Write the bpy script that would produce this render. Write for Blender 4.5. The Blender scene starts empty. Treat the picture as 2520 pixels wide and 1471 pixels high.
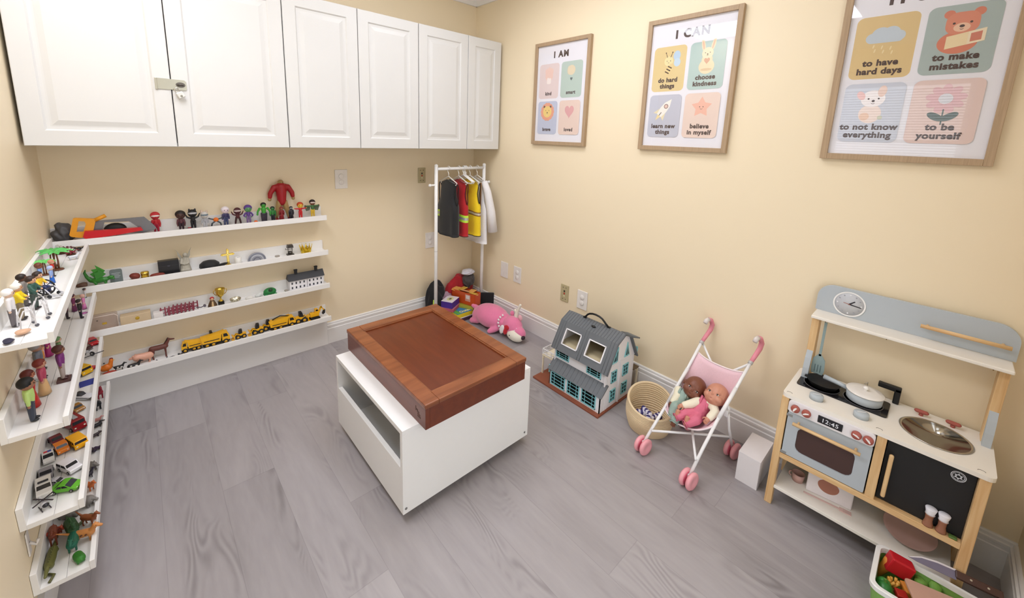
import bpy, bmesh, math, random
from mathutils import Matrix, Vector, Euler
SC = bpy.context.scene
COL = SC.collection
random.seed(7)
PI = math.pi

# ---------------------------------------------------------------- camera
cam = bpy.data.cameras.new('camera')
cam_ob = bpy.data.objects.new('camera', cam)
COL.objects.link(cam_ob)
F, CX, CY, W, H = 992.2154, 1241.3222, 520.1070, 2520.0, 1471.0
R_ = ((0.74392853, -0.66738344, 0.03420057), (-0.09620889, -0.15760803, -0.98280393), (0.66129735, 0.72784548, -0.18145733))
rx, ry, rf = (Vector(v) for v in R_)
mw = Matrix.Identity(4)
for i in range(3):
    mw[i][0] = rx[i]; mw[i][1] = -ry[i]; mw[i][2] = -rf[i]
mw[0][3], mw[1][3], mw[2][3] = 0.0, 0.0, 1.415
cam_ob.matrix_world = mw
cam.sensor_fit = 'HORIZONTAL'
cam.sensor_width = 36.0
cam.lens = F / W * 36.0
cam.shift_x = (W / 2 - CX) / W
cam.shift_y = (CY - H / 2) / W
cam.clip_start = 0.02
SC.camera = cam_ob

# ---------------------------------------------------------------- world, exposure
wd = bpy.data.worlds.new('world'); SC.world = wd; wd.use_nodes = True
wd.node_tree.nodes['Background'].inputs[0].default_value = (0.90, 0.95, 1.0, 1)
wd.node_tree.nodes['Background'].inputs[1].default_value = 1.35
SC.view_settings.view_transform = 'Standard'
SC.view_settings.look = 'None'
SC.view_settings.gamma = 1.0
SC.view_settings.use_curve_mapping = False
SC.view_settings.exposure = 0.88
LAMP = 6.2          # emission of the left ceiling panel
FILL_LAMP = 4.1  # emission of the added fill panel

# ---------------------------------------------------------------- materials
def lin(h):
    h = h.lstrip('#')
    o = []
    for i in (0, 2, 4):
        c = int(h[i:i + 2], 16) / 255
        o.append(c / 12.92 if c <= 0.04045 else ((c + 0.055) / 1.055) ** 2.4)
    return (*o, 1)
MATS = {}
def mat(col, rough=0.5, metal=0.0, var=0.06, scale=40.0, bump=0.0, coat=0.0, sheen=0.0, alpha=1.0, name=None):
    """plain coloured surface with a slight procedural mottle"""
    key = (col, rough, metal, var, scale, bump, coat, sheen, alpha)
    if key in MATS: return MATS[key]
    m = bpy.data.materials.new(name or ('paint_' + col.lstrip('#'))); m.use_nodes = True
    nt = m.node_tree; b = nt.nodes['Principled BSDF']
    c = lin(col)
    b.inputs['Roughness'].default_value = rough
    b.inputs['Metallic'].default_value = metal
    b.inputs['Coat Weight'].default_value = coat
    b.inputs['Sheen Weight'].default_value = sheen
    b.inputs['Alpha'].default_value = alpha
    tc = nt.nodes.new('ShaderNodeTexCoord')
    no = nt.nodes.new('ShaderNodeTexNoise'); no.inputs['Scale'].default_value = scale; no.inputs['Detail'].default_value = 3
    nt.links.new(tc.outputs['Object'], no.inputs['Vector'])
    mx = nt.nodes.new('ShaderNodeMix'); mx.data_type = 'RGBA'
    mx.inputs['A'].default_value = tuple(max(0, x * (1 - var)) for x in c[:3]) + (1,)
    mx.inputs['B'].default_value = tuple(min(1, x * (1 + var)) for x in c[:3]) + (1,)
    nt.links.new(no.outputs['Fac'], mx.inputs['Factor'])
    nt.links.new(mx.outputs['Result'], b.inputs['Base Color'])
    if bump:
        bp = nt.nodes.new('ShaderNodeBump'); bp.inputs['Strength'].default_value = bump; bp.inputs['Distance'].default_value = 0.002
        nt.links.new(no.outputs['Fac'], bp.inputs['Height']); nt.links.new(bp.outputs['Normal'], b.inputs['Normal'])
    MATS[key] = m
    return m
def emis(name, col, s):
    m = bpy.data.materials.new(name); m.use_nodes = True
    b = m.node_tree.nodes['Principled BSDF']
    b.inputs['Base Color'].default_value = (0.8, 0.8, 0.8, 1)
    b.inputs['Emission Color'].default_value = lin(col); b.inputs['Emission Strength'].default_value = s
    return m
def wood(name, c1, c2, axis=0, scale=6.0, rough=0.45, stretch=12.0, coat=0.0):
    m = bpy.data.materials.new(name); m.use_nodes = True
    nt = m.node_tree; b = nt.nodes['Principled BSDF']; L = nt.links.new
    tc = nt.nodes.new('ShaderNodeTexCoord'); mp = nt.nodes.new('ShaderNodeMapping')
    s = [stretch] * 3; s[axis] = 1.0
    mp.inputs['Scale'].default_value = s
    L(tc.outputs['Object'], mp.inputs['Vector'])
    no = nt.nodes.new('ShaderNodeTexNoise'); no.inputs['Scale'].default_value = scale; no.inputs['Detail'].default_value = 6; no.inputs['Distortion'].default_value = 0.6
    L(mp.outputs['Vector'], no.inputs['Vector'])
    cr = nt.nodes.new('ShaderNodeValToRGB')
    cr.color_ramp.elements[0].position = 0.32; cr.color_ramp.elements[0].color = lin(c1)
    cr.color_ramp.elements[1].position = 0.68; cr.color_ramp.elements[1].color = lin(c2)
    L(no.outputs['Fac'], cr.inputs['Fac']); L(cr.outputs['Color'], b.inputs['Base Color'])
    b.inputs['Roughness'].default_value = rough; b.inputs['Coat Weight'].default_value = coat; b.inputs['Coat Roughness'].default_value = 0.25
    return m
def glassy(name, tint='#ffffff', ior=1.45, rough=0.02, body=0.0):
    """thin clear pane: see-through plus a mirror-like reflection that grows at grazing angles"""
    m = bpy.data.materials.new(name); m.use_nodes = True
    nt = m.node_tree; nt.nodes.clear(); L = nt.links.new
    o = nt.nodes.new('ShaderNodeOutputMaterial'); mx = nt.nodes.new('ShaderNodeMixShader')
    tr = nt.nodes.new('ShaderNodeBsdfTransparent'); tr.inputs[0].default_value = lin(tint)
    gl = nt.nodes.new('ShaderNodeBsdfGlossy'); gl.inputs['Roughness'].default_value = rough
    fr = nt.nodes.new('ShaderNodeFresnel'); fr.inputs[0].default_value = ior
    ge = nt.nodes.new('ShaderNodeNewGeometry'); sb = nt.nodes.new('ShaderNodeMath'); sb.operation = 'SUBTRACT'; sb.inputs[0].default_value = 1.0   # inner faces of the pane only let light through
    mu = nt.nodes.new('ShaderNodeMath'); mu.operation = 'MULTIPLY'
    L(ge.outputs['Backfacing'], sb.inputs[1]); L(fr.outputs[0], mu.inputs[0]); L(sb.outputs[0], mu.inputs[1])
    L(mu.outputs[0], mx.inputs[0]); L(tr.outputs[0], mx.inputs[1]); L(gl.outputs[0], mx.inputs[2])
    if body:
        m2 = nt.nodes.new('ShaderNodeMixShader'); m2.inputs[0].default_value = body
        df = nt.nodes.new('ShaderNodeBsdfDiffuse'); df.inputs[0].default_value = lin(tint)
        L(mx.outputs[0], m2.inputs[1]); L(df.outputs[0], m2.inputs[2]); L(m2.outputs[0], o.inputs[0])
    else: L(mx.outputs[0], o.inputs[0])
    return m

# ---------------------------------------------------------------- mesh builder
def T(x=0, y=0, z=0): return Matrix.Translation((x, y, z))
def RX(a): return Matrix.Rotation(a, 4, 'X')
def RY(a): return Matrix.Rotation(a, 4, 'Y')
def RZ(a): return Matrix.Rotation(a, 4, 'Z')
def SCL(x, y=None, z=None):
    if y is None: y = z = x
    return Matrix.Diagonal((x, y, z, 1))
def frame_to(p, d):
    d = Vector(d).normalized()
    q = Vector((0, 0, 1)).rotation_difference(d)
    return Matrix.Translation(p) @ q.to_matrix().to_4x4()
class M:
    def __init__(s): s.v = []; s.f = []; s.fm = []; s.sm = []; s.mats = []
    def mi(s, m):
        if m not in s.mats: s.mats.append(m)
        return s.mats.index(m)
    def add(s, vs, fs, m, smooth=False, x=None):
        n = len(s.v); k = s.mi(m)
        s.v += [tuple(x @ Vector(p)) for p in vs] if x is not None else [tuple(p) for p in vs]
        for f in fs:
            s.f.append(tuple(n + i for i in f)); s.fm.append(k); s.sm.append(smooth)
        return s
    def bm(s, b, m, smooth=False, x=None):
        b.verts.index_update()
        vs = [v.co.copy() for v in b.verts]; fs = [[v.index for v in f.verts] for f in b.faces]
        b.free(); return s.add(vs, fs, m, smooth, x)
    def box(s, x0, x1, y0, y1, z0, z1, m, bev=0.0, x=None, seg=2):
        b = bmesh.new()
        bmesh.ops.create_cube(b, size=1.0, matrix=T((x0 + x1) / 2, (y0 + y1) / 2, (z0 + z1) / 2) @ SCL(abs(x1 - x0), abs(y1 - y0), abs(z1 - z0)))
        if bev: bmesh.ops.bevel(b, geom=b.edges[:], offset=bev, segments=seg, affect='EDGES', profile=0.5)
        return s.bm(b, m, False, x)
    def cyl(s, p0, p1, r0, r1=None, m=None, seg=16, x=None, smooth=True):
        r1 = r0 if r1 is None else r1
        p0 = Vector(p0); p1 = Vector(p1); fr = frame_to(p0, p1 - p0); h = (p1 - p0).length
        vs = []; fs = []
        for z, r in ((0, r0), (h, r1)):
            vs += [fr @ Vector((r * math.cos(2 * PI * i / seg), r * math.sin(2 * PI * i / seg), z)) for i in range(seg)]
        s.add(vs, [(i, (i + 1) % seg, seg + (i + 1) % seg, seg + i) for i in range(seg)], m, smooth, x)
        return s.add(vs, [tuple(range(seg - 1, -1, -1)), tuple(range(seg, 2 * seg))], m, False, x)
    def tube(s, pts, r, m, seg=10, x=None, closed=False, caps=True):
        P = [Vector(p) for p in pts]; n = len(P)
        rs = r if isinstance(r, (list, tuple)) else [r] * n
        tg = []
        for i in range(n):
            a = P[(i - 1) % n] if (closed or i > 0) else P[i]; b = P[(i + 1) % n] if (closed or i < n - 1) else P[i]
            tg.append((b - a).normalized())
        up = Vector((0, 0, 1)) if abs(tg[0].z) < 0.9 else Vector((1, 0, 0))
        u = tg[0].cross(up).normalized(); vs = []
        for i in range(n):
            u = (u - tg[i] * u.dot(tg[i])).normalized(); w = tg[i].cross(u)
            vs += [P[i] + (u * math.cos(2 * PI * k / seg) + w * math.sin(2 * PI * k / seg)) * rs[i] for k in range(seg)]
        fs = []
        for i in range(n if closed else n - 1):
            j = (i + 1) % n
            fs += [(i * seg + k, i * seg + (k + 1) % seg, j * seg + (k + 1) % seg, j * seg + k) for k in range(seg)]
        if caps and not closed: fs += [tuple(range(seg - 1, -1, -1)), tuple(range((n - 1) * seg, n * seg))]
        return s.add(vs, fs, m, True, x)
    def lathe(s, prof, m, seg=32, x=None, smooth=True, sx=1.0, sy=1.0):
        vs = []; fs = []; n = len(prof)
        for r, z in prof: vs += [(sx * r * math.cos(2 * PI * i / seg), sy * r * math.sin(2 * PI * i / seg), z) for i in range(seg)]
        for j in range(n - 1): fs += [(j * seg + i, j * seg + (i + 1) % seg, (j + 1) * seg + (i + 1) % seg, (j + 1) * seg + i) for i in range(seg)]
        if prof[0][0] > 1e-6: fs.append(tuple(range(seg - 1, -1, -1)))
        if prof[-1][0] > 1e-6: fs.append(tuple(range((n - 1) * seg, n * seg)))
        return s.add(vs, fs, m, smooth, x)
    def ell(s, c, r, m, x=None, seg=16, rot=None):
        if not isinstance(r, (tuple, list)): r = (r, r, r)
        b = bmesh.new(); bmesh.ops.create_uvsphere(b, u_segments=seg, v_segments=max(6, seg * 2 // 3), radius=1.0)
        mm = T(*c) @ (rot if rot is not None else Matrix.Identity(4)) @ SCL(*r)
        return s.bm(b, m, True, (x @ mm) if x is not None else mm)
    def limb(s, pts, rad, m, seg=10, x=None):
        for i, p in enumerate(pts): s.ell(p, rad[i], m, x, seg)
        for i in range(len(pts) - 1): s.cyl(pts[i], pts[i + 1], rad[i], rad[i + 1], m, seg, x)
        return s
    def prism(s, poly, y0, y1, m, x=None, smooth=False):
        """poly in (x,z), extruded along y"""
        n = len(poly)
        vs = [(p[0], y0, p[1]) for p in poly] + [(p[0], y1, p[1]) for p in poly]
        fs = [tuple(range(n)), tuple(range(2 * n - 1, n - 1, -1))]
        s.add(vs, fs, m, False, x)
        return s.add(vs, [(i, i + n, (i + 1) % n + n, (i + 1) % n) for i in range(n)], m, smooth, x)
    def flat(s, poly, y, m, x=None):
        return s.add([(p[0], y, p[1]) for p in poly], [tuple(range(len(poly)))], m, False, x)
def rrect(x0, x1, z0, z1, r, n=6):
    o = []
    for cx, cz, a in ((x1 - r, z0 + r, -PI / 2), (x1 - r, z1 - r, 0), (x0 + r, z1 - r, PI / 2), (x0 + r, z0 + r, PI)):
        o += [(cx + r * math.cos(a + PI / 2 * i / n), cz + r * math.sin(a + PI / 2 * i / n)) for i in range(n + 1)]
    return o
def circ(cx, cz, r, n=24, rz=None, a0=0.0):
    rz = r if rz is None else rz
    return [(cx + r * math.cos(a0 + 2 * PI * i / n), cz + rz * math.sin(a0 + 2 * PI * i / n)) for i in range(n)]
def arc(cx, cy, r, a0, a1, n=10): return [(cx + r * math.cos(a0 + (a1 - a0) * i / n), cy + r * math.sin(a0 + (a1 - a0) * i / n)) for i in range(n + 1)]

# ---------------------------------------------------------------- objects
ROOT = {}
def thing(name, label, cat, loc=(0, 0, 0), rz=0.0, group=None, rot=None, scale=1.0):
    o = bpy.data.objects.new(name, None); COL.objects.link(o)
    o.empty_display_size = 0.02
    m = T(*loc) @ (rot if rot is not None else RZ(rz)) @ SCL(scale)
    o.matrix_world = m; ROOT[o] = m
    o['label'] = label; o['category'] = cat
    if group: o['group'] = group
    return o
def part(name, m, root=None, label=None, world=False, remesh=0.0, smooth=0, sub=0, solid=0.0, stuff=False):
    """link builder m as one mesh object; world=True means its coordinates are world ones"""
    me = bpy.data.meshes.new(name)
    me.from_pydata(m.v, [], m.f)
    for mt in m.mats: me.materials.append(mt)
    me.polygons.foreach_set('material_index', m.fm); me.polygons.foreach_set('use_smooth', m.sm)
    me.validate(); me.update()
    o = bpy.data.objects.new(name, me); COL.objects.link(o)
    if root is not None:
        o.parent = root
        r = root
        while r.parent is not None: r = r.parent
        if r in ROOT:
            ROOT[o] = ROOT[r]
            if world: me.transform(ROOT[r].inverted())
    if label: o['label'] = label
    if stuff: o['kind'] = 'stuff'
    if remesh:
        k = o.modifiers.new('remesh', 'REMESH'); k.mode = 'VOXEL'; k.voxel_size = remesh; k.use_smooth_shade = True
    if solid:
        k = o.modifiers.new('solid', 'SOLIDIFY'); k.thickness = solid; k.offset = 0
    if smooth:
        k = o.modifiers.new('smooth', 'SMOOTH'); k.iterations = smooth; k.factor = 0.5
    if sub:
        k = o.modifiers.new('sub', 'SUBSURF'); k.levels = sub; k.render_levels = sub
    return o
def solo(name, m, label, cat, group=None, **k):
    """a thing that is one mesh: origin moved to the base centre"""
    xs = [v[0] for v in m.v]; ys = [v[1] for v in m.v]; zs = [v[2] for v in m.v]
    c = Vector(((min(xs) + max(xs)) / 2, (min(ys) + max(ys)) / 2, min(zs)))
    o = part(name, m, **k)
    o.data.transform(T(*(-c))); o.location = c
    o['label'] = label; o['category'] = cat
    if group: o['group'] = group
    return o
def struct(name, m, parent=None, **k):
    o = part(name, m, parent, **k)
    if parent is None: o['kind'] = 'structure'
    return o
def dup(root, loc, label, rz=None, group=None):
    """copy of a thing with copies of its parts and sub-parts"""
    r = root.copy(); COL.objects.link(r)
    a = ROOT[root].to_euler().z if rz is None else rz
    r.matrix_world = T(*loc) @ RZ(a); ROOT[r] = T(*loc) @ RZ(a)
    r['label'] = label
    if group: r['group'] = group
    for ch in root.children:
        c = ch.copy(); COL.objects.link(c); c.parent = r
        for g in ch.children:
            d = g.copy(); COL.objects.link(d); d.parent = c
    return r
def text_mesh(body, size, m, bold=0.0, space=1.0):
    """lettering as a flat mesh in the x-z plane, centred on x, baseline at z=0"""
    cu = bpy.data.curves.new('t', 'FONT'); cu.body = body; cu.size = size; cu.align_x = 'CENTER'; cu.offset = bold; cu.resolution_u = 4; cu.space_character = space
    o = bpy.data.objects.new('t', cu); COL.objects.link(o)
    dg = bpy.context.evaluated_depsgraph_get(); dg.update()
    me = bpy.data.meshes.new_from_object(o.evaluated_get(dg))
    vs = [(v.co.x, 0.0, v.co.y) for v in me.vertices]; fs = [tuple(p.vertices) for p in me.polygons]
    bpy.data.objects.remove(o); bpy.data.curves.remove(cu); bpy.data.meshes.remove(me)
    return vs, fs
# ---------------------------------------------------------------- lettering (made first, while the scene is small)
TX = {}
for body, size in (('I AM', .052), ('I CAN', .052), ("IT'S OK", .052), ('kind', .0295), ('smart', .0295), ('brave', .0295), ('loved', .0295),
                   ('do hard\nthings', .0295), ('choose\nkindness', .0295), ('learn new\nthings', .0295), ('believe\nin myself', .0295),
                   ('to have\nhard days', .0295), ('to make\nmistakes', .0295), ('to not know\neverything', .0295), ('to be\nyourself', .0295),
                   ('12:45', .021), ('Outsmart', .03)):
    TX[body] = text_mesh(body, size, None, 0.0026 if size > .05 else 0.0013 if size > .025 else 0.0002, 1.25 if size > .05 else 1.08)

# ---------------------------------------------------------------- surfaces of the room
def wall_paint():
    m = bpy.data.materials.new('cream_wall_paint'); m.use_nodes = True
    nt = m.node_tree; b = nt.nodes['Principled BSDF']; L = nt.links.new
    b.inputs['Roughness'].default_value = 0.55
    tc = nt.nodes.new('ShaderNodeTexCoord')
    n1 = nt.nodes.new('ShaderNodeTexNoise'); n1.inputs['Scale'].default_value = 1.2; n1.inputs['Detail'].default_value = 2
    n2 = nt.nodes.new('ShaderNodeTexNoise'); n2.inputs['Scale'].default_value = 180; n2.inputs['Detail'].default_value = 2
    L(tc.outputs['Object'], n1.inputs['Vector']); L(tc.outputs['Object'], n2.inputs['Vector'])
    mx = nt.nodes.new('ShaderNodeMix'); mx.data_type = 'RGBA'
    mx.inputs['A'].default_value = lin(WALL_A); mx.inputs['B'].default_value = lin(WALL_B)
    L(n1.outputs['Fac'], mx.inputs['Factor']); L(mx.outputs['Result'], b.inputs['Base Color'])
    bp = nt.nodes.new('ShaderNodeBump'); bp.inputs['Strength'].default_value = 0.08; bp.inputs['Distance'].default_value = 0.001
    L(n2.outputs['Fac'], bp.inputs['Height']); L(bp.outputs['Normal'], b.inputs['Normal'])
    return m
WALL_A, WALL_B = '#f0dfbf', '#f2e2c3'
def floor_planks():
    m = bpy.data.materials.new('grey_vinyl_planks'); m.use_nodes = True
    nt = m.node_tree; b = nt.nodes['Principled BSDF']; L = nt.links.new
    def N(t, **k):
        n = nt.nodes.new('ShaderNode' + t)
        for a, v in k.items(): setattr(n, a, v)
        return n
    def math_(op, a, bb=None, c=None):
        n = N('Math', operation=op)
        for i, v in enumerate((a, bb, c)):
            if v is None: continue
            if isinstance(v, (int, float)): n.inputs[i].default_value = v
            else: L(v, n.inputs[i])
        return n.outputs[0]
    tc = N('TexCoord'); sp = N('SeparateXYZ'); L(tc.outputs['Object'], sp.inputs[0])
    PW, PL = 0.181, 1.22
    u = math_('DIVIDE', math_('SUBTRACT', sp.outputs[0], 0.12), PW)
    row = math_('FLOOR', u); fu = math_('SUBTRACT', u, row)
    wn = N('TexWhiteNoise', noise_dimensions='1D'); L(row, wn.inputs['W'])
    off = math_('MULTIPLY', wn.outputs['Value'], 1.0)
    v = math_('ADD', math_('DIVIDE', sp.outputs[1], PL), off)
    ci = math_('FLOOR', v); fv = math_('SUBTRACT', v, ci)
    cb = N('CombineXYZ'); L(row, cb.inputs[0]); L(ci, cb.inputs[1])
    pn = N('TexWhiteNoise', noise_dimensions='2D'); L(cb.outputs[0], pn.inputs['Vector'])
    # grain: noise stretched along the plank, shifted per plank
    gx = math_('ADD', math_('MULTIPLY', sp.outputs[0], 1.0), math_('MULTIPLY', pn.outputs['Value'], 37.0))
    g = N('CombineXYZ'); L(gx, g.inputs[0]); L(math_('MULTIPLY', sp.outputs[1], 0.16), g.inputs[1])
    n0 = N('TexNoise'); n0.inputs['Scale'].default_value = 9; n0.inputs['Detail'].default_value = 4; n0.inputs['Distortion'].default_value = 0.9
    L(g.outputs[0], n0.inputs['Vector'])
    n1 = N('TexNoise'); n1.inputs['Scale'].default_value = 60; n1.inputs['Detail'].default_value = 5
    L(g.outputs[0], n1.inputs['Vector'])
    # cathedral figure: rings of a warped field
    gy = N('CombineXYZ'); L(gx, gy.inputs[0]); L(math_('MULTIPLY', sp.outputs[1], 0.30), gy.inputs[1])
    n2 = N('TexNoise'); n2.inputs['Scale'].default_value = 5.5; n2.inputs['Detail'].default_value = 1.5; n2.inputs['Distortion'].default_value = 0.5
    L(gy.outputs[0], n2.inputs['Vector'])
    ring = math_('SINE', math_('MULTIPLY', n2.outputs['Fac'], 120.0))
    msk = N('MapRange'); msk.inputs['From Min'].default_value = 0.52; msk.inputs['From Max'].default_value = 0.66
    L(n0.outputs['Fac'], msk.inputs['Value'])
    fig = math_('MULTIPLY', math_('MULTIPLY', ring, msk.outputs[0]), 0.085)
    tone = math_('ADD', math_('ADD', math_('MULTIPLY', math_('SUBTRACT', n0.outputs['Fac'], 0.5), -0.36), math_('MULTIPLY', math_('SUBTRACT', n1.outputs['Fac'], 0.5), 0.13)),
                 math_('ADD', fig, math_('MULTIPLY', math_('SUBTRACT', pn.outputs['Value'], 0.5), 0.17)))
    cr = N('ValToRGB'); e = cr.color_ramp.elements
    e[0].position = 0.22; e[0].color = lin('#7a7475'); e[1].position = 0.78; e[1].color = lin('#b8b2b3')
    k = e.new(0.5); k.color = lin('#a09a9b')
    L(math_('ADD', tone, 0.5), cr.inputs['Fac'])
    # seams
    du = math_('MINIMUM', fu, math_('SUBTRACT', 1.0, fu)); dv = math_('MINIMUM', fv, math_('SUBTRACT', 1.0, fv))
    sm = math_('MAXIMUM', math_('LESS_THAN', du, 0.006), math_('LESS_THAN', dv, 0.0011))
    mx = N('Mix', data_type='RGBA', blend_type='MULTIPLY'); L(math_('MULTIPLY', sm, 0.16), mx.inputs['Factor'])
    L(cr.outputs['Color'], mx.inputs['A']); mx.inputs['B'].default_value = (0.1, 0.1, 0.1, 1)
    L(mx.outputs['Result'], b.inputs['Base Color'])
    b.inputs['Roughness'].default_value = 0.42
    bp = N('Bump'); bp.inputs['Strength'].default_value = 0.10; bp.inputs['Distance'].default_value = 0.001
    L(math_('SUBTRACT', n1.outputs['Fac'], sm), bp.inputs['Height']); L(bp.outputs['Normal'], b.inputs['Normal'])
    return m
PAINT = wall_paint()
WHITE = mat('#d8d7d4', 0.4, var=0.015, scale=8)
TRIM = mat('#eeecea', 0.45, var=0.02, scale=6)
CEIL = mat('#f2efe8', 0.8, var=0.03, scale=120)
DARK = mat('#17161a', 0.45)
BLACK = mat('#0d0d0f', 0.4)
STEEL = mat('#c9c7c2', 0.22, 1.0, var=0.04)

XR, YB, XL, YF, ZC = 2.05, 2.655, -0.326, -0.338, 2.462   # right wall, back wall, left wall, front wall, ceiling
YL, XA = 1.18, -1.75                                       # end of the left wall, far side of the part of the room behind it

m = M(); m.box(XA - .1, XR + .1, YF - .1, YB + .1, -0.08, 0, floor_planks()); struct('floor', m)
m = M(); m.box(XA - .1, XR + .1, YF - .1, YB + .1, ZC, ZC + 0.08, CEIL); struct('ceiling', m)
m = M(); m.box(XL - .1, XR + .1, YB, YB + .1, 0, ZC, PAINT); struct('wall_back', m)
m = M(); m.box(XR, XR + .1, YF - .1, YB, 0, ZC, PAINT); struct('wall_right', m)
m = M(); m.box(XL - .1, XL, YL, YB, 0, ZC, PAINT); struct('wall_left', m)
m = M(); m.box(XA, XL - .1, YL, YL + .1, 0, ZC, PAINT); struct('wall_return', m)
m = M(); DX0, DX1, DZ = .25, 1.20, 2.06         # unseen doorway, added behind the camera to let in fill light
m.box(XA - .1, DX0, YF - .1, YF, 0, ZC, PAINT); m.box(DX1, XR, YF - .1, YF, 0, ZC, PAINT); m.box(DX0, DX1, YF - .1, YF, DZ, ZC, PAINT); struct('wall_front', m)
m = M()
for a in ((DX0 - .07, DX0, 0, DZ + .07), (DX1, DX1 + .07, 0, DZ + .07), (DX0, DX1, DZ, DZ + .07)): m.box(a[0], a[1], YF, YF + .016, a[2], a[3], TRIM)
for a in ((DX0, DX0 + .018), (DX1 - .018, DX1)): m.box(a[0], a[1], YF - .1, YF, 0, DZ, TRIM)
struct('fill_doorway', m)  # casing and jambs of the added fill-light opening
# far left wall with its window opening
m = M()
WY0, WY1, WZ0, WZ1 = -0.02, 0.98, 0.95, 2.1
m.box(XA - .1, XA, YF, WY0, 0, ZC, PAINT); m.box(XA - .1, XA, WY1, YL + .1, 0, ZC, PAINT)
m.box(XA - .1, XA, WY0, WY1, 0, WZ0, PAINT); m.box(XA - .1, XA, WY0, WY1, WZ1, ZC, PAINT)
struct('wall_far_left', m)
wf = M()
for a in ((WY0, WY0 + .04, WZ0, WZ1), (WY1 - .04, WY1, WZ0, WZ1), (WY0 + .04, WY1 - .04, WZ0, WZ0 + .04), (WY0 + .04, WY1 - .04, WZ1 - .04, WZ1), (WY0 + .04, WY1 - .04, 1.5, 1.53)):
    wf.box(XA - .09, XA - .04, a[0], a[1], a[2], a[3], TRIM)
win = struct('window_1', wf)
p = M(); p.box(XA - .07, XA - .066, WY0 + .04, WY1 - .04, WZ0 + .04, WZ1 - .04, glassy('window_glass')); part('window_glass', p, win)
p = M()
for i in range(40):
    z = WZ0 + .05 + i * 0.0262
    p.box(XA - .03, XA - .006, WY0 + .01, WY1 - .01, z, z + .0018, mat('#f3f1ec', .5), x=T(XA - .018, 0, z) @ RY(.5) @ T(-(XA - .018), 0, -z))
part('window_blind', p, win)

# skirting: flat board with a stepped moulding on top
def skirting(name, p0, p1, n, h=0.146, prof=None):
    """board from p0 to p1 on a wall whose inward normal is n"""
    prof = prof or [(0, 0), (.015, 0), (.015, h - .042), (.012, h - .039), (.012, h - .028), (.0145, h - .026), (.0145, h - .017), (.009, h - .014), (.009, h - .004), (.006, h), (0, h)]
    m = M(); p0 = Vector(p0); p1 = Vector(p1); n = Vector(n)
    vs = [p0 + n * a + Vector((0, 0, z)) for a, z in prof] + [p1 + n * a + Vector((0, 0, z)) for a, z in prof]
    k = len(prof)
    m.add(vs, [(i, (i + 1) % k, (i + 1) % k + k, i + k) for i in range(k)] + [tuple(range(k)), tuple(range(2 * k - 1, k - 1, -1))], TRIM)
    return struct(name, m)
skirting('baseboard_right', (XR, YB, 0), (XR, YF, 0), (-1, 0, 0))
skirting('baseboard_back', (.832, YB, 0), (XR - .015, YB, 0), (0, -1, 0))
skirting('baseboard_front', (XR - .015, YF, 0), (1.27, YF, 0), (0, 1, 0))
m = M(); m.box(XL, .83, YB - .019, YB, 0, .205, TRIM); struct('baseboard_back_left', m)
m = M(); m.box(XL, XL + .014, YL, YB - .019, 0, .12, TRIM); struct('baseboard_left', m)
# crown moulding
cp = [(0, -.072), (.012, -.072), (.02, -.05), (.045, -.02), (.06, -.012), (.06, 0), (0, 0)]
skirting('trim_1', (XR, YB, ZC), (XR, YF, ZC), (-1, 0, 0), prof=cp)
skirting('trim_2', (XL, YB, ZC), (XR, YB, ZC), (0, -1, 0), prof=cp)

# ceiling light and an added fill panel
def troffer(x0, x1, y0, y1, label, power):
    t = thing('ceiling_light', label, 'light', ((x0 + x1) / 2, (y0 + y1) / 2, ZC - .02))
    f = M()
    for a in ((x0 - .025, x0, y0 - .025, y1 + .025), (x1, x1 + .025, y0 - .025, y1 + .025), (x0, x1, y0 - .025, y0), (x0, x1, y1, y1 + .025)):
        f.box(a[0], a[1], a[2], a[3], ZC - .022, ZC - .0005, TRIM)
    part('light_frame', f, t, world=True)
    d = M(); d.box(x0, x1, y0, y1, ZC - .016, ZC - .001, emis('lit_diffuser', '#f1f4ff', power)); part('diffuser', d, t, world=True)
troffer(-.292, .23, .67, 1.9, 'lit rectangular ceiling light panel above the left ledges', LAMP)
troffer(1.0, 1.522, .67, 1.9, 'added ceiling fill panel, out of view, on the side of the posters', FILL_LAMP)  # added out of view to brighten the right side
# ---------------------------------------------------------------- wall cabinets
GREYGAP = mat('#77736f', 0.7)
def panel_door(x0, x1, z0, z1, yf, m):
    """raised-panel door, front face at y=yf looking towards -y"""
    t = .02
    rings = [(0, .002), (.002, 0), (.058, 0), (.064, .006), (.074, .0065), (.079, .006), (.098, .0005)]
    vs = []
    for a, d in rings: vs += [(x0 + a, yf + d, z0 + a), (x1 - a, yf + d, z0 + a), (x1 - a, yf + d, z1 - a), (x0 + a, yf + d, z1 - a)]
    fs = []
    for k in range(len(rings) - 1): fs += [(4 * k + i, 4 * k + (i + 1) % 4, 4 * k + 4 + (i + 1) % 4, 4 * k + 4 + i) for i in range(4)]
    n = 4 * (len(rings) - 1); fs.append((n, n + 1, n + 2, n + 3))
    b = len(vs); vs += [(x0, yf + t, z0), (x1, yf + t, z0), (x1, yf + t, z1), (x0, yf + t, z1)]
    fs += [(i, b + i, b + (i + 1) % 4, (i + 1) % 4) for i in range(4)] + [(b + 3, b + 2, b + 1, b)]
    m.add(vs, fs, WHITE); return m
CZ0, CZ1, CYF = 1.322, 2.081, 2.325
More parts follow.
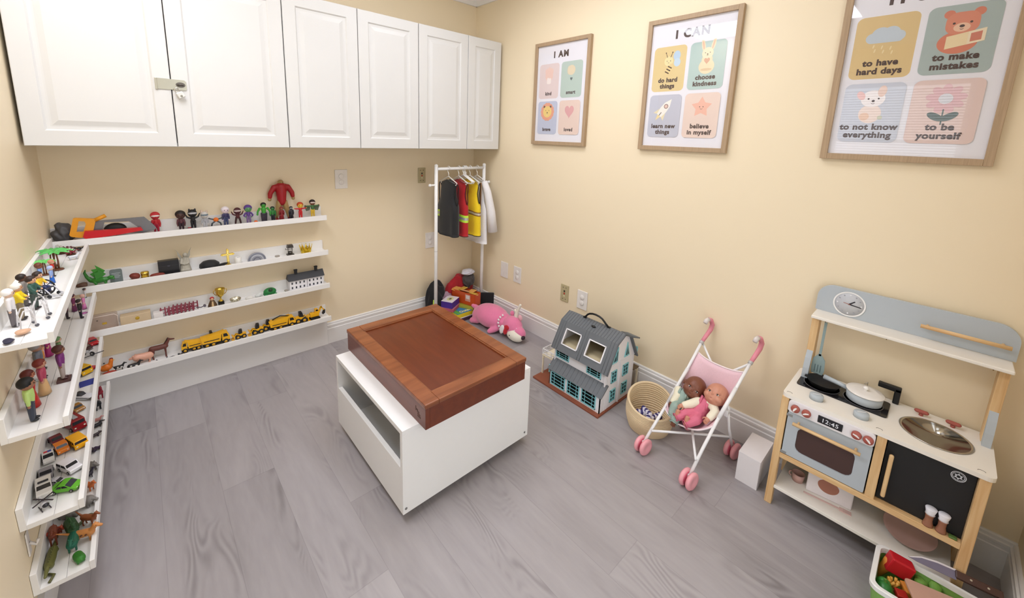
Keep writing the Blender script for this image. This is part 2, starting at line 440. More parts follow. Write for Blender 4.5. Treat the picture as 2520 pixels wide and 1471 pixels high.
def cabinet(x0, x1, xm, label):
    t = thing('wall_cabinet', label, 'cabinet', ((x0 + x1) / 2, 2.5, CZ0), group=None)
    b = M(); yb = YB - .0005
    yc = CYF + .022
    for a in ((x0, x0 + .016, yc, yb, CZ0, CZ1), (x1 - .016, x1, yc, yb, CZ0, CZ1), (x0 + .016, x1 - .016, yc, yb, CZ0, CZ0 + .016), (x0 + .016, x1 - .016, yc, yb, CZ1 - .016, CZ1), (x0 + .016, x1 - .016, yb - .006, yb, CZ0 + .016, CZ1 - .016)):
        b.box(*a, WHITE)
    part('carcass', b, t, world=True)
    for a, c in ((x0, xm), (xm, x1)):
        part('door', panel_door(a + .0018, c - .0018, CZ0, CZ1, CYF, M()), t, world=True)
    return t
cabA = cabinet(-.316, .589, .134, 'white two-door wall cabinet with the steel hasp and padlock')
cabB = cabinet(.590, 1.350, .968, 'middle white two-door wall cabinet, no lock on it')
cabC = cabinet(1.351, 2.030, 1.733, 'narrowest white two-door wall cabinet, next to the corner')
# hasp across the first pair of doors, padlock hanging from it
NICK = mat('#b9b6a6', 0.32, 0.85, var=0.05)
h = M(); yh = CYF - .004
h.prism([(.083, 1.567), (.183, 1.568), (.187, 1.574), (.187, 1.604), (.180, 1.611), (.083, 1.612)], yh, yh + .003, NICK)
h.box(.080, .088, yh - .004, yh + .004, 1.565, 1.613, NICK, .001)
hp = part('hasp', h, cabA, 'steel hasp plate', world=True)
s = M(); s.tube([(.165 + .009 * math.cos(a), yh - .004 - .012 * abs(math.sin(a)), 1.589) for a in [PI * i / 8 for i in range(9)]], .0035, mat('#5a5550', .3, .9)); part('staple', s, hp, world=True)
s = M(); s.flat(circ(.166, 1.59, .017, 20, .011), yh - .0005, mat('#6b655f', .4, .6)); part('slot', s, hp, world=True)
t = thing('padlock', 'small silver padlock hanging from the cabinet hasp', 'padlock', (.168, yh - .014, 1.535), rot=RY(-.5))
b = M(); b.box(-.013, .013, -.006, .006, 0, .026, mat('#d8d6cf', .3, .5), .003); part('lock_body', b, t)
b = M(); b.tube([(-.008, 0, .024), (-.008, 0, .036)] + [(.008 * math.cos(a), 0, .036 + .008 * math.sin(a)) for a in [PI - PI * i / 8 for i in range(9)]] + [(.008, 0, .024)], .0022, STEEL); part('shackle', b, t)
b = M(); b.cyl((0, -.0062, .008), (0, -.007, .008), .0045, None, mat('#8b8578', .3, .8)); part('keyhole_plate', b, t)

# ---------------------------------------------------------------- picture ledges
LW = mat('#f0eeeb', 0.45, var=0.015, scale=10)
def ledge(label, L, loc, rot, screws=(), tilt=0.0):
    """local: x along the wall, y=0 at the wall face and -y into the room, z=0 at the top of the front lip"""
    t = thing('picture_ledge', label, 'shelf', loc, rot=rot, group=None)
    b = M(); b.box(0, L, -.014, -.0006, -.030, .040, LW, .0012); part('back_panel', b, t)
    b = M(); b.box(0, L, -.062, -.014, -.030, -.016, LW); b.box(0, L, -.1085, -.0635, -.030, -.016, LW); b.box(0, L, -.0636, -.0619, -.030, -.0185, LW); part('base', b, t)
    b = M(); b.box(0, L, -.120, -.1085, -.030, 0, LW, .0012); part('front_lip', b, t)
    for x in screws:
        b = M(); b.cyl((x, -.0138, .012), (x, -.0155, .012), .0035, None, mat('#6d6a66', .4, .6)); part('screw', b, t)
    return t
I4 = Matrix.Identity(4)
BZ = {1: .904, 2: .683, 3: .465, 4: .241}
for k, lab in ((1, 'top white ledge on the back wall, holding the row of action figures'), (2, 'second white ledge on the back wall, holding the gold cross'),
               (3, 'third white ledge on the back wall, holding the gold trophy'), (4, 'lowest white ledge on the back wall, holding the yellow trucks')):
    ledge(lab, 1.152, (XL, YB, BZ[k]), I4, screws=(.10, .56, 1.06) if k != 1 else (.56,))
LZ = {1: (.882, .887), 2: (.653, .646), 3: (.436, .388), 4: (.207, .182)}   # far / near heights of the left ledges
YN, LL = 1.474, 1.06
for k, lab in ((1, 'top white ledge on the left wall, holding the toy wheelchair'), (2, 'second white ledge on the left wall, holding the doll figures'),
               (3, 'third white ledge on the left wall, holding the toy cars'), (4, 'lowest white ledge on the left wall, holding the toy animals')):
    za, zb = LZ[k]; ang = math.atan2(za - zb, LL)
    # local x runs along +y, local -y points to +x : rotate by 90 degrees
    ledge(lab, LL, (XL, YN, zb), RZ(PI / 2) @ RY(-ang))
def lz(k, y):
    """height of the floor of left ledge k at y"""
    za, zb = LZ[k]; return zb + (za - zb) * (y - YN) / LL - .016
def bz(k): return BZ[k] - .016
# ---------------------------------------------------------------- posters on the right wall
FRAMEW = wood('pale_oak_frame', '#a58b6c', '#b69b7b', axis=2, scale=9, stretch=30, rough=.5)
PAPER = mat('#eceaf0', 0.6, var=0.01)
INK = mat('#4a3735', 0.6)
GLASS = glassy('poster_glass', ior=1.75, rough=0.015)
def flatmat(h): return mat(h, 0.6, var=0.015, scale=30)
def put_text(m, body, u, v, y, mt):
    vs, fs = TX[body]; m.add([(u + a[0], y, v + a[2]) for a in vs], fs, mt)
def heart(cx, cz, s, n=40):
    o = []
    for i in range(n):
        t = 2 * PI * i / n
        o.append((cx + s * .95 * math.sin(t) ** 3, cz + s * 1.15 * (13 * math.cos(t) - 5 * math.cos(2 * t) - 2 * math.cos(3 * t) - math.cos(4 * t)) / 16))
    return o
def star(cx, cz, r, k=5, q=.5, a0=PI / 2): return [(cx + (r if i % 2 == 0 else r * q) * math.cos(a0 + PI * i / k), cz + (r if i % 2 == 0 else r * q) * math.sin(a0 + PI * i / k)) for i in range(2 * k)]
def rot2(poly, cx, cz, a): return [(cx + (x - cx) * math.cos(a) - (z - cz) * math.sin(a), cz + (x - cx) * math.sin(a) + (z - cz) * math.cos(a)) for x, z in poly]
class Art:
    def __init__(s, m, y): s.m = m; s.y = y
    def p(s, poly, h): s.y -= .00006; s.m.flat(poly, s.y, flatmat(h))
    def eyes(s, cx, cz, d, r=.0025, h='#4a3735'):
        for k in (-1, 1): s.p(circ(cx + k * d, cz, r, 10), h)
    def smile(s, cx, cz, r, h='#4a3735'):
        o = arc(cx, cz, r, PI * 1.15, PI * 1.85, 8); s.p(o + [(x, z + .0016) for x, z in reversed(o)], h)
CARDS = ((-.182, -.014, -.028, .190), (.004, .170, -.028, .190), (-.182, -.014, -.257, -.045), (.004, .170, -.257, -.045))
def lion(a, x, z):
    for i in range(14): a.p(circ(x + .043 * math.cos(i * PI / 7), z + .043 * math.sin(i * PI / 7), .016, 12), '#e9a283')
    a.p(circ(x, z, .046), '#e9a283'); a.p(circ(x - .027, z + .032, .008, 12), '#6a4a3a'); a.p(circ(x + .027, z + .032, .008, 12), '#6a4a3a')
    a.p(circ(x, z, .037), '#efcf7a'); a.eyes(x, z + .008, .014); a.p(circ(x, z - .006, .0045, 12), '#4a3735'); a.p(circ(x, z - .018, .009, 14, .006), '#f5dd97'); a.smile(x, z - .012, .006)
def bulb(a, x, z):
    a.p(rrect(x - .035, x + .02, z - .005, z + .05, .02), '#d9cdb0'); a.p(circ(x - .002, z + .022, .03), '#e2d2b2'); a.p(heart(x, z - .03, .010), '#5c6a6a')
def hand(a, x, z):
    for i in range(5): a.p(circ(x - .028 + i * .014, z + .028 + .006 * (2 - abs(i - 2)), .007, 12, .018), '#ecc9bb')
    a.p(circ(x, z, .033), '#ecc9bb'); a.p(rrect(x - .018, x + .018, z - .05, z - .01, .01), '#f3e6e0'); a.smile(x + .006, z - .004, .01, '#d39a86')
def bee(a, x, z):
    a.p(circ(x + .036, z + .028, .018, 20, .024), '#b9d0e4'); a.p(circ(x + .040, z - .004, .017, 20, .020), '#c4d8e8')
    a.p(circ(x - .004, z + .005, .023), '#f0dfa9'); a.p(rot2(circ(x + .004, z - .035, .014, 20, .030), x + .004, z - .03, -.5), '#e8cf94')
    for k in range(3): a.p(rot2(rrect(x - .010, x + .014, z - .028 - .014 * k, z - .022 - .014 * k, .002), x + .004, z - .03, -.5), '#5b4638')
    for k in (-1, 1): a.p([(x - .004 + k * .007, z + .024), (x - .004 + k * .016, z + .046), (x - .004 + k * .018, z + .045), (x - .004 + k * .010, z + .023)], '#5b4638'); a.p(circ(x - .004 + k * .017, z + .046, .0032, 10), '#5b4638')
    a.eyes(x - .004, z + .006, .009, .002); a.smile(x - .004, z, .004)
def bunny_(a, x, z):
    for k in (-1, 1): a.p(rot2(circ(x + k * .016, z + .062, .0085, 18, .030), x, z + .03, -k * .22), '#efdcb8'); a.p(rot2(circ(x + k * .016, z + .062, .004, 14, .021), x, z + .03, -k * .22), '#e7b9a0')
    a.p(circ(x, z - .038, .036, 24, .034), '#efdcb8'); a.p(circ(x, z - .008, .025, 24, .028), '#efdcb8'); a.p(circ(x, z + .022, .026), '#f2e2c2')
    a.eyes(x, z + .024, .011, .002); a.p(circ(x, z + .017, .003, 10), '#5b4638'); a.smile(x, z + .014, .004); a.p(heart(x, z - .012, .014), '#dba98c'); a.p(circ(x, z - .052, .026, 20, .006), '#e0c49c')
def rocket(a, x, z):
    b = [(x - .014, z - .045), (x + .014, z - .045), (x + .020, z - .01), (x + .017, z + .022), (x, z + .056), (x - .017, z + .022), (x - .020, z - .01)]
    R = lambda q: rot2(q, x, z, -.65)
    a.p(R([(x - .010, z - .045), (x, z - .075), (x + .010, z - .045)]), '#f0dba0'); a.p(R([(x - .014, z - .045), (x - .034, z - .052), (x - .019, z - .015)]), '#e9dcb6'); a.p(R([(x + .014, z - .045), (x + .034, z - .052), (x + .019, z - .015)]), '#e9dcb6')
    a.p(R(b), '#f3efe6'); a.p(R(circ(x, z + .012, .0115)), '#6b4a48'); a.p(R(circ(x, z + .012, .0085)), '#e3c3b6'); a.p(R(rrect(x - .002, x + .002, z - .045, z - .025, .001)), '#6b5a55')
def starface(a, x, z):
    a.p(star(x, z, .050, 5, .55), '#efb9a4'); a.p(circ(x, z, .026), '#efb9a4'); a.eyes(x, z + .002, .008, .0025); a.smile(x, z - .003, .007)
def cloud(a, x, z):
    for dx, dz, r in ((-.034, 0, .018), (-.012, .010, .026), (.016, .012, .024), (.036, .002, .018)): a.p(circ(x + dx, z + dz, r), '#c3cdd6')
    a.p(rrect(x - .046, x + .048, z - .018, z + .004, .010), '#c3cdd6')
    for i in range(3):
        for k in range(2): a.p(rot2(circ(x - .026 + .024 * i + .008 * k, z - .034 - .014 * k, .0022, 10, .007), x, z - .03, -.2), '#e9d7ae')
def bear(a, x, z):
    for k in (-1, 1): a.p(circ(x + k * .033, z + .048, .013), '#d57f66')
    a.p(circ(x - .004, z - .042, .046, 26, .036), '#d57f66'); a.p(rrect(x - .038, x + .038, z - .016, z + .052, .026), '#d98a70')
    a.p(circ(x, z + .004, .019, 20, .014), '#ecc2a4'); a.eyes(x, z + .018, .019, .0035); a.p(circ(x, z + .008, .006, 14, .0045), '#4a3735'); a.smile(x, z + .002, .005)
    a.p([(x - .030, z - .062), (x + .018, z - .052), (x + .018, z - .012), (x - .030, z - .022)], '#eed9ae'); a.p([(x + .018, z - .052), (x + .056, z - .044), (x + .056, z - .004), (x + .018, z - .012)], '#f0dfc0'); a.p([(x + .024, z - .044), (x + .048, z - .040), (x + .048, z - .013), (x + .024, z - .018)], '#cf7f6a')
def puppy(a, x, z):
    a.p(circ(x - .002, z - .042, .032, 24, .034), '#f0ddd4'); a.p(circ(x - .016, z - .052, .014), '#ecc9b2')
    a.p(circ(x, z + .012, .034, 24, .030), '#f5eeee'); a.p(rot2(circ(x - .032, z + .026, .011, 16, .017), x - .03, z + .02, .5), '#eec3c0'); a.p(rot2(circ(x + .022, z + .038, .012, 16, .020), x + .02, z + .03, -.1), '#eccfc2')
    a.eyes(x + .002, z + .012, .014, .003); a.p(circ(x + .002, z + .004, .0045, 12), '#4a3735'); a.smile(x + .002, z - .001, .006); a.p(circ(x + .028, z - .056, .007), '#cfd0b8')
def flower(a, x, z):
    for i in range(9): a.p(rot2(circ(x, z + .036, .0115, 16, .017), x, z + .004, 2 * PI * i / 9), '#dfb4b8')
    a.p(circ(x, z + .004, .017), '#d9d8de'); a.p(rrect(x - .0018, x + .0018, z - .082, z - .03, .0015), '#5d6c6a')
    for k in (-1, 1): a.p(rot2(circ(x + k * .022, z - .066, .023, 18, .011), x, z - .07, k * .55), '#5d6c6a')
def bigheart(a, x, z): a.p(heart(x, z, .038), '#e0a6a6')
def poster(yc, title, title_u, cards, label):
    t = thing('framed_poster', label, 'poster', (XR - .0012, yc, 1.70 - .325), rz=-PI / 2)
    D = .0225; w2, h = .2245, .65
    f = M()
    for a in ((-w2, -w2 + .022, 0, h), (w2 - .022, w2, 0, h), (-w2 + .022, w2 - .022, 0, .022), (-w2 + .022, w2 - .022, h - .022, h)): f.box(a[0], a[1], -D, 0, a[2], a[3], FRAMEW, .0012)
    part('frame', f, t)
    m = M(); m.box(-w2 + .02, w2 - .02, -.010, -.004, .02, h - .02, PAPER)
    a = Art(m, -.0101); v0 = .325
    for (x0, x1, z0, z1), (colr, fn, txt) in zip(CARDS, cards):
        a.p(rrect(x0, x1, z0 + v0, z1 + v0, .020), colr)
        cx = (x0 + x1) / 2; two = '\n' in txt
        fn(a, cx, v0 + (.114 if z0 > -.1 else -.112) + (0 if two else .0))
        put_text(m, txt, cx, v0 + z0 + (.046 if two else .022), a.y - .0001, INK)
    put_text(m, title, title_u, v0 + .224, -.0104, INK)
    part('print', m, t)
    g = M(); g.box(-w2 + .021, w2 - .021, -.0165, -.0145, .021, h - .021, GLASS); part('glass', g, t)
poster(1.757, 'I AM', -.006, (('#e3d0cd', hand, 'kind'), ('#b9cabf', bulb, 'smart'), ('#c0c5d8', lion, 'brave'), ('#e9d0c2', bigheart, 'loved')), 'leftmost of the three framed posters, titled I AM')
poster(.946, 'I CAN', .003, (('#e3cb92', bee, 'do hard\nthings'), ('#b4cbc6', bunny_, 'choose\nkindness'), ('#c3c4d0', rocket, 'learn new\nthings'), ('#ead3c6', starface, 'believe\nin myself')), 'middle of the three framed posters, titled I CAN')
poster(.143, "IT'S OK", 0, (('#dcc08a', cloud, 'to have\nhard days'), ('#a9b7b4', bear, 'to make\nmistakes'), ('#ccd0dc', puppy, 'to not know\neverything'), ('#e4cbc4', flower, 'to be\nyourself')), 'rightmost of the three framed posters, above the toy kitchen')

# ---------------------------------------------------------------- plates and outlets
PLW = mat('#ece7e2', 0.35); PLB = mat('#b9ac86', 0.35)
def plate(label, name, cat, loc, rz, kind, w=.080, h=.124, col=None):
    t = thing(name, label, cat, loc, rz); col = col or PLW
    b = M(); b.box(-w / 2, w / 2, -.0065, -.0006, 0, h, col, .0022); part('cover_plate', b, t)
    z0 = h / 2
    if kind == 'duplex':
        for k in (-1, 1):
            b = M(); b.lathe([(0, 0), (.0165, 0), (.0165, .0035), (.0150, .0045), (0, .0045)], PLW, 24, T(0, -.0064, z0 + k * .0195) @ RX(PI / 2)); part('outlet_face', b, t)
    elif kind == 'gfi':
        s = h / .124
        for k, colr in ((.016, '#3b352c'), (-.002, '#b4432f'), (-.020, '#d8cfa9')):
            b = M(); b.box(-.006, .006, -.0085, -.0062, z0 + (k - .006) * s, z0 + (k + .006) * s, mat(colr, .4), .0008); part('button', b, t)
        for sx in (-.012, .012):
            for sz in (.042, -.042):
                b = M(); b.box(sx - .003, sx + .003, -.0069, -.0062, z0 + (sz - .0025) * s, z0 + (sz + .0025) * s, DARK); part('socket_slot', b, t)
    return t
RZW = -PI / 2
plate('blank white cover plate nearest the corner on the right wall', 'wall_plate', 'wall plate', (XR, 2.229, .331), RZW, 'blank')
plate('white double outlet with round caps, next to the blank plate', 'electrical_outlet', 'outlet', (XR, 2.082, .331), RZW, 'duplex')
plate('tan outlet plate with a red button on the right wall', 'electrical_outlet', 'outlet', (XR, 1.621, .336), RZW, 'gfi', .066, .117, PLB)
plate('white double outlet just above the dollhouse roof', 'electrical_outlet', 'outlet', (XR, 1.474, .332), RZW, 'duplex')
plate('white double outlet on the back wall under the cabinets, above the big red figure', 'electrical_outlet', 'outlet', (.965, YB, 1.047), 0, 'duplex')
plate('tan outlet plate with a red button beside the clothes rack', 'electrical_outlet', 'outlet', (1.561, YB, 1.055), 0, 'gfi', .063, .114, PLB)
plate('white double outlet half hidden behind the left rack post', 'electrical_outlet', 'outlet', (1.632, YB, .540), 0, 'duplex', .08, .124)

# ---------------------------------------------------------------- dress-up rack in the corner
RKW = mat('#f2f1ef', 0.35)
YR = 2.42; XL_, XR_ = 1.540, 1.972
t = thing('clothes_rack', 'white tube clothes rack standing in the corner', 'clothes rack', ((XL_ + XR_) / 2, YR, 0))
for x in (XL_, XR_):
    b = M(); b.tube([(x, YR, .012), (x, YR, .57), (x, YR, 1.2)], .0125, RKW, 14); b.ell((x, YR, 1.2), (.0135, .0135, .012), RKW); b.cyl((x, YR, .58), (x, YR, .584), .0130, None, mat('#cfcdca', .4)); part('post', b, t, world=True)
b = M(); b.tube([(XL_, YR, 1.178), (XR_, YR, 1.178)], .0105, RKW, 12); part('hanging_rail', b, t, world=True)
for x, s in ((XL_, -1), (XR_, 1)):
    b = M(); b.cyl((x, YR, 1.065), (x + s * .045, YR, 1.065), .006, None, RKW); b.ell((x + s * .05, YR, 1.065), .011, RKW); part('peg', b, t, world=True)
for x in (XL_, XR_):
    b = M(); b.tube([(x, YR - .18, .012), (x, YR + .18, .012)], .0125, RKW, 12); part('foot', b, t, world=True)
b = M(); b.tube([(XL_, YR + .1, .02), (XR_, YR + .1, .02)], .009, RKW, 10); part('bottom_bar', b, t, world=True)

HNG = mat('#f4f3f0', 0.3)
def hanger_mesh(drop=.055, half=.105, thin=.0032):
    """local: x across the shoulders, z=0 on the rail axis"""
    m = M(); r = .017
    hook = [(r * math.cos(a), 0, r * math.sin(a) + .0) for a in [PI * 1.08 - PI * 1.08 * i / 10 for i in range(11)]] + [(.012, 0, -.02), (0, 0, -.034), (0, 0, -drop)]
    m.tube(hook, thin * .8, HNG, 8)
    m.tube([(0, 0, -drop), (half, 0, -drop - .042), (half * .9, 0, -drop - .056), (-half * .9, 0, -drop - .056), (-half, 0, -drop - .042)], thin, HNG, 8, closed=True)
    return m
def hanger(x, label, yaw=0.0, tilt=0.0, group=None, drop=.055):
    t = thing('clothes_hanger', label, 'hanger', (x, YR, 1.1785), rot=RZ(PI / 2 + yaw) @ RY(tilt), group=group)
    part('hanger_body', hanger_mesh(drop), t); return t
hanger(1.645, 'white hanger holding the black vest'); hanger(1.735, 'white hanger holding the red vest')
hanger(1.838, 'white hanger holding the yellow vest', .04); hanger(1.906, 'white hanger holding the white coat', .03)
for i, x in enumerate((1.776, 1.784, 1.792, 1.800)):
    hanger(x, 'empty white hanger, hung in the bunch between the red and yellow vests', .0, 0, 'empty white hangers bunched on the rail', .05)

def garment(m, mt, w, h, d, nx=14, nz=16, flare=.15, arm=.0, wave=.006, shoulder=.035, neck=.045, seed=0, hem_tilt=0.0):
    """hanging vest seen mostly from the side: a closed, softly folded shell; local x across the shoulders, y thickness, z down from the shoulder line"""
    rnd = random.Random(seed); ph = [rnd.random() * 6 for _ in range(6)]
    rows = []
    for j in range(nz + 1):
        f = j / nz; z = -h * f
        half = w / 2 * (1 + flare * f)
        if f < .42: half = w / 2 * (.80 if f < .30 else .80 + .2 * (f - .30) / .12) * (1 + flare * f)
        th = d / 2 * (.30 + .70 * min(1, f * 2.2))
        ring = []
        for k in range(2 * nx):
            a = 2 * PI * k / (2 * nx)
            ca, sa = math.cos(a), math.sin(a)
            x = half * math.copysign(abs(ca) ** .75, ca); y = th * math.copysign(abs(sa) ** .8, sa)
            y += wave * f * (math.sin(x * 46 + ph[0]) + .6 * math.sin(x * 90 + ph[1]))
            zz = z
            if j == 0: zz -= shoulder * abs(x) / (w / 2) - 0
            else: zz -= shoulder * abs(x) / (w / 2) * (1 - f)
            zz -= hem_tilt * f * x
            ring.append((x, y, zz))
        rows.append(ring)
    n = 2 * nx; vs = [p for r in rows for p in r]; fs = []
    for j in range(nz): fs += [(j * n + k, j * n + (k + 1) % n, (j + 1) * n + (k + 1) % n, (j + 1) * n + k) for k in range(n)]
    fs.append(tuple(range(n))); fs.append(tuple(range((nz + 1) * n - 1, nz * n - 1, -1)))
    m.add(vs, fs, mt, True); return rows
def band(m, rows, j0, j1, mt, off=.0016, xmin=None):
    n = len(rows[0]); vs = []
    for j in (j0, j1):
        r = rows[int(j)]; r2 = rows[min(len(rows) - 1, int(j) + 1)]; f = j - int(j)
        for a, b in zip(r, r2):
            p = Vector(a).lerp(Vector(b), f); l = math.hypot(p.x, p.y) or 1
            vs.append((p.x + p.x / l * off, p.y + p.y / l * off * 1.4, p.z))
    m.add(vs, [(k, (k + 1) % n, n + (k + 1) % n, n + k) for k in range(n) if xmin is None or (vs[k][0] > xmin and vs[(k + 1) % n][0] > xmin)], mt, True)
LIME = mat('#c9f04a', .5); SILV = mat('#b4b8b4', .35, .3)
def vest(x, label, colr, trim, h, w, d, yaw, seed, z=1.103, bands=True, lean=0.0):
    t = thing('dress_up_vest', label, 'vest', (x, YR, z), rot=RZ(PI / 2 + yaw) @ RY(lean))
    m = M(); rows = garment(m, mat(colr, .75, sheen=.2, bump=.1, scale=120), w, h, d, seed=seed); part('vest_body', m, t)
    # arm openings: dark ovals edged with piping, one on each side
    for s in (-1, 1):
        hw = w / 2 * .80
        a = M(); ring = [(s * (hw + .012 + .012 * abs(math.sin(q))), d * .17 * math.cos(q) * .9, -.105 + .075 * math.sin(q)) for q in [2 * PI * i / 20 for i in range(20)]]
        a.tube(ring, .0035, mat(trim, .7), 6, closed=True); part('armhole_piping', a, t)
    e = M(); n = len(rows[0]); e.tube([rows[-1][k] for k in range(n)], .003, mat(trim, .7), 6, closed=True); part('hem_piping', e, t)
    return t, rows
tv, rows = vest(1.645, 'black dress-up vest with a lime reflective strip, first on the rail', '#17181b', '#0f1012', .405, .215, .088, 0, 1)
b = M(); band(b, rows, 8.6, 10.6, LIME, xmin=.012); band(b, rows, 9.2, 10.0, SILV, .0022, xmin=.012); part('reflective_strip', b, tv, 'lime and silver strip')
tv, rows = vest(1.735, 'red dress-up vest with a lime reflective strip', '#b3141c', '#4a0a10', .415, .21, .068, 0, 2)
b = M(); band(b, rows, 9.4, 11.6, LIME); band(b, rows, 10.1, 10.9, SILV, .0022); part('reflective_strip', b, tv, 'lime and silver strip')
tv, rows = vest(1.838, 'yellow dress-up vest with silver and brown bands', '#efce14', '#241f1c', .425, .225, .066, .04, 3)
b = M(); band(b, rows, 8.6, 9.8, mat('#8a5a2a', .5)); band(b, rows, 8.9, 9.5, mat('#cfc6b4', .3, .4), .0022); part('reflective_strip', b, tv, 'brown and silver band')
for s in (-1, 1):
    b = M(); b.box(-.083 * s - .008, -.083 * s + .008, -.036, -.0335, -.23, -.03, mat('#8a5a2a', .5)); part('shoulder_stripe', b, tv)
# white coat with a sleeve
t = thing('dress_up_coat', 'white dress-up coat hanging nearest the corner', 'coat', (1.906, YR, 1.103), rot=RZ(PI / 2 + .03))
LIN = mat('#eceaec', .8, bump=.1, scale=90)
m = M(); garment(m, LIN, .21, .50, .05, seed=5, wave=.006); part('coat_body', m, t)
for s, q in ((-1, 1), (1, .1)):
    m = M(); m.tube([(s * .085, 0, -.02), (s * .115, -.008 * q, -.10), (s * .138, -.028 * q, -.25), (s * .148, -.042 * q, -.40)], [.022, .029, .033, .037], LIN, 12); part('sleeve', m, t)
m = M(); m.tube([(-.05, -.02, 0.0), (-.02, -.035, -.03), (0, -.04, -.06), (.02, -.035, -.03), (.05, -.02, 0)], .008, LIN, 8); part('collar', m, t)
# ---------------------------------------------------------------- white rolling cart and sand tray
CART = mat('#f3f2f0', 0.35, var=0.01)
X0, X1, Y0, Y1, Z0, Z1 = .594, 1.237, 1.147, 1.788, .04, .387
t = thing('rolling_cart', 'white box cart on black casters with an open slot, under the brown tray', 'cart', ((X0 + X1) / 2, (Y0 + Y1) / 2, 0))
b = M(); b.box(X0, X1, Y0, Y1, Z1 - .019, Z1, CART, .001); part('top_board', b, t, world=True)
for a in ((Y0, Y0 + .018), (Y1 - .018, Y1)):
    b = M(); b.box(X0, X1, a[0], a[1], Z0, Z1 - .019, CART, .0008); part('side_board', b, t, world=True)
b = M(); b.box(X0 + .018, X1 - .018, Y0 + .018, Y1 - .018, Z0 + .01, Z0 + .028, CART); part('bottom_board', b, t, world=True)
b = M(); b.box(X0, X0 + .018, Y0 + .018, Y1 - .018, Z0, .229, CART, .001); part('front_panel', b, t, world=True)
b = M(); b.box(X1 - .018, X1, Y0 + .018, Y1 - .018, Z0, Z1 - .019, CART); part('back_panel', b, t, world=True)
for x in (X0 + .012, X1 - .02):
    b = M(); b.cyl((x, Y0 + .0005, .062), (x, Y0 - .0012, .062), .005, None, mat('#8d8b88', .4, .5)); part('screw_cap', b, t, world=True)
for x in (X0 + .06, X1 - .06):
    for y in (Y0 + .05, Y1 - .05):
        b = M(); b.box(x - .012, x + .012, y - .012, y + .012, .036, .051, BLACK); b.cyl((x - .012, y, .02), (x + .012, y, .02), .0195, None, BLACK, 18); part('caster', b, t, world=True)
TRAYW = wood('reddish_tray_wood', '#622609', '#6e2f10', axis=1, scale=5, stretch=9, rough=.33, coat=.25)
TRAYW2 = wood('lighter_tray_wood', '#78401f', '#9a5a34', axis=0, scale=4, stretch=7, rough=.30, coat=.3)
t = thing('sand_tray_box', 'brown wooden lidded tray lying on the white cart', 'wooden tray', (.906, 1.455, Z1))
ax0, ax1, ay0, ay1 = .660, 1.152, 1.100, 1.811
b = M()
for a in ((ax0, ax0 + .018, ay0, ay1), (ax1 - .018, ax1, ay0, ay1), (ax0 + .018, ax1 - .018, ay0, ay0 + .018), (ax0 + .018, ax1 - .018, ay1 - .018, ay1)): b.box(a[0], a[1], a[2], a[3], Z1, Z1 + .083, TRAYW, .0015)
b.box(ax0 + .018, ax1 - .018, ay0 + .018, ay1 - .018, Z1 + .0005, Z1 + .008, TRAYW)
part('tray_body', b, t, world=True)
zl = Z1 + .0835
l = M(); e = .003; fw = .058
lx0, lx1, ly0, ly1 = ax0 - e, ax1 + e, ay0 - e, ay1 + e
for a in ((lx0, lx0 + fw, ly0, ly1), (lx1 - fw, lx1, ly0, ly1)): l.box(a[0], a[1], a[2], a[3], zl, zl + .018, TRAYW2, .003)
for a in ((ly0, ly0 + fw), (ly1 - fw, ly1)): l.box(lx0 + fw, lx1 - fw, a[0], a[1], zl, zl + .018, TRAYW2, .003)
lid = part('lid_frame', l, t, 'lighter wooden lid frame', world=True)
p = M(); px0, px1, py0, py1 = lx0 + fw, lx1 - fw, ly0 + fw, ly1 - fw
p.box(px0, px1, py0, py1, zl + .002, zl + .0085, TRAYW)
# ogee strip round the sunk panel
for a in ((px0, px0 + .006, py0, py1), (px1 - .006, px1, py0, py1), (px0, px1, py0, py0 + .006), (px0, px1, py1 - .006, py1)): p.box(a[0], a[1], a[2], a[3], zl + .008, zl + .0145, TRAYW2, .002)
part('lid_panel', p, lid, 'dark sunk lid panel', world=True)
g = M(); yb_ = 1.155; q = mat('#4a2414', .6)
for i, (dx, dz, w, h) in enumerate(((-.012, .052, .004, .018), (-.004, .050, .012, .005), (.004, .044, .014, .005), (.008, .036, .018, .005), (.010, .028, .022, .005))):
    g.box(ax0 - .0006, ax0, yb_ - dx - w / 2, yb_ - dx + w / 2, Z1 + dz - h / 2, Z1 + dz + h / 2, q)
part('burnt_mark', g, t, 'small dark burnt-in mark', world=True)

# ---------------------------------------------------------------- dollhouse
HW = mat('#f1eff2', .45, var=.01); ROOF = mat('#686c70', .6, var=.05); TEAL = mat('#8ccfd6', .45); TEALD = mat('#3f8f96', .45); HB = mat('#8a4a32', .5); CREAM = mat('#eadfc4', .5); HIN = mat('#d9c9a4', .6)
PANE = glassy('dollhouse_pane', tint='#9fb3b8', ior=1.3)
t = thing('dollhouse', 'white dollhouse with grey roof and blue windows against the right wall', 'dollhouse', (1.83, 1.21, 0))
b = M(); b.box(1.632, 2.022, 1.026, 1.492, 0, .011, HB, .002); part('base_board', b, t, world=True)
ya, yb2 = 1.036, 1.384      # right and left gable walls
zb = .011
GAB = [(1.690, zb), (1.964, zb), (1.964, .252), (1.900, .366), (1.827, .402), (1.762, .366), (1.690, .240)]
def gable(y0, y1, holes, name):
    """wall in the y plane with holes cut as recessed window panels"""
    m = M(); x = Matrix(((1, 0, 0, 0), (0, 1, 0, 0), (0, 0, 1, 0), (0, 0, 0, 1)))
    m.prism(GAB, y0, y1, HW); return part(name, m, t, world=True)
ga = gable(ya, ya + .006, None, 'end_wall'); gb = gable(yb2 - .006, yb2, None, 'end_wall')
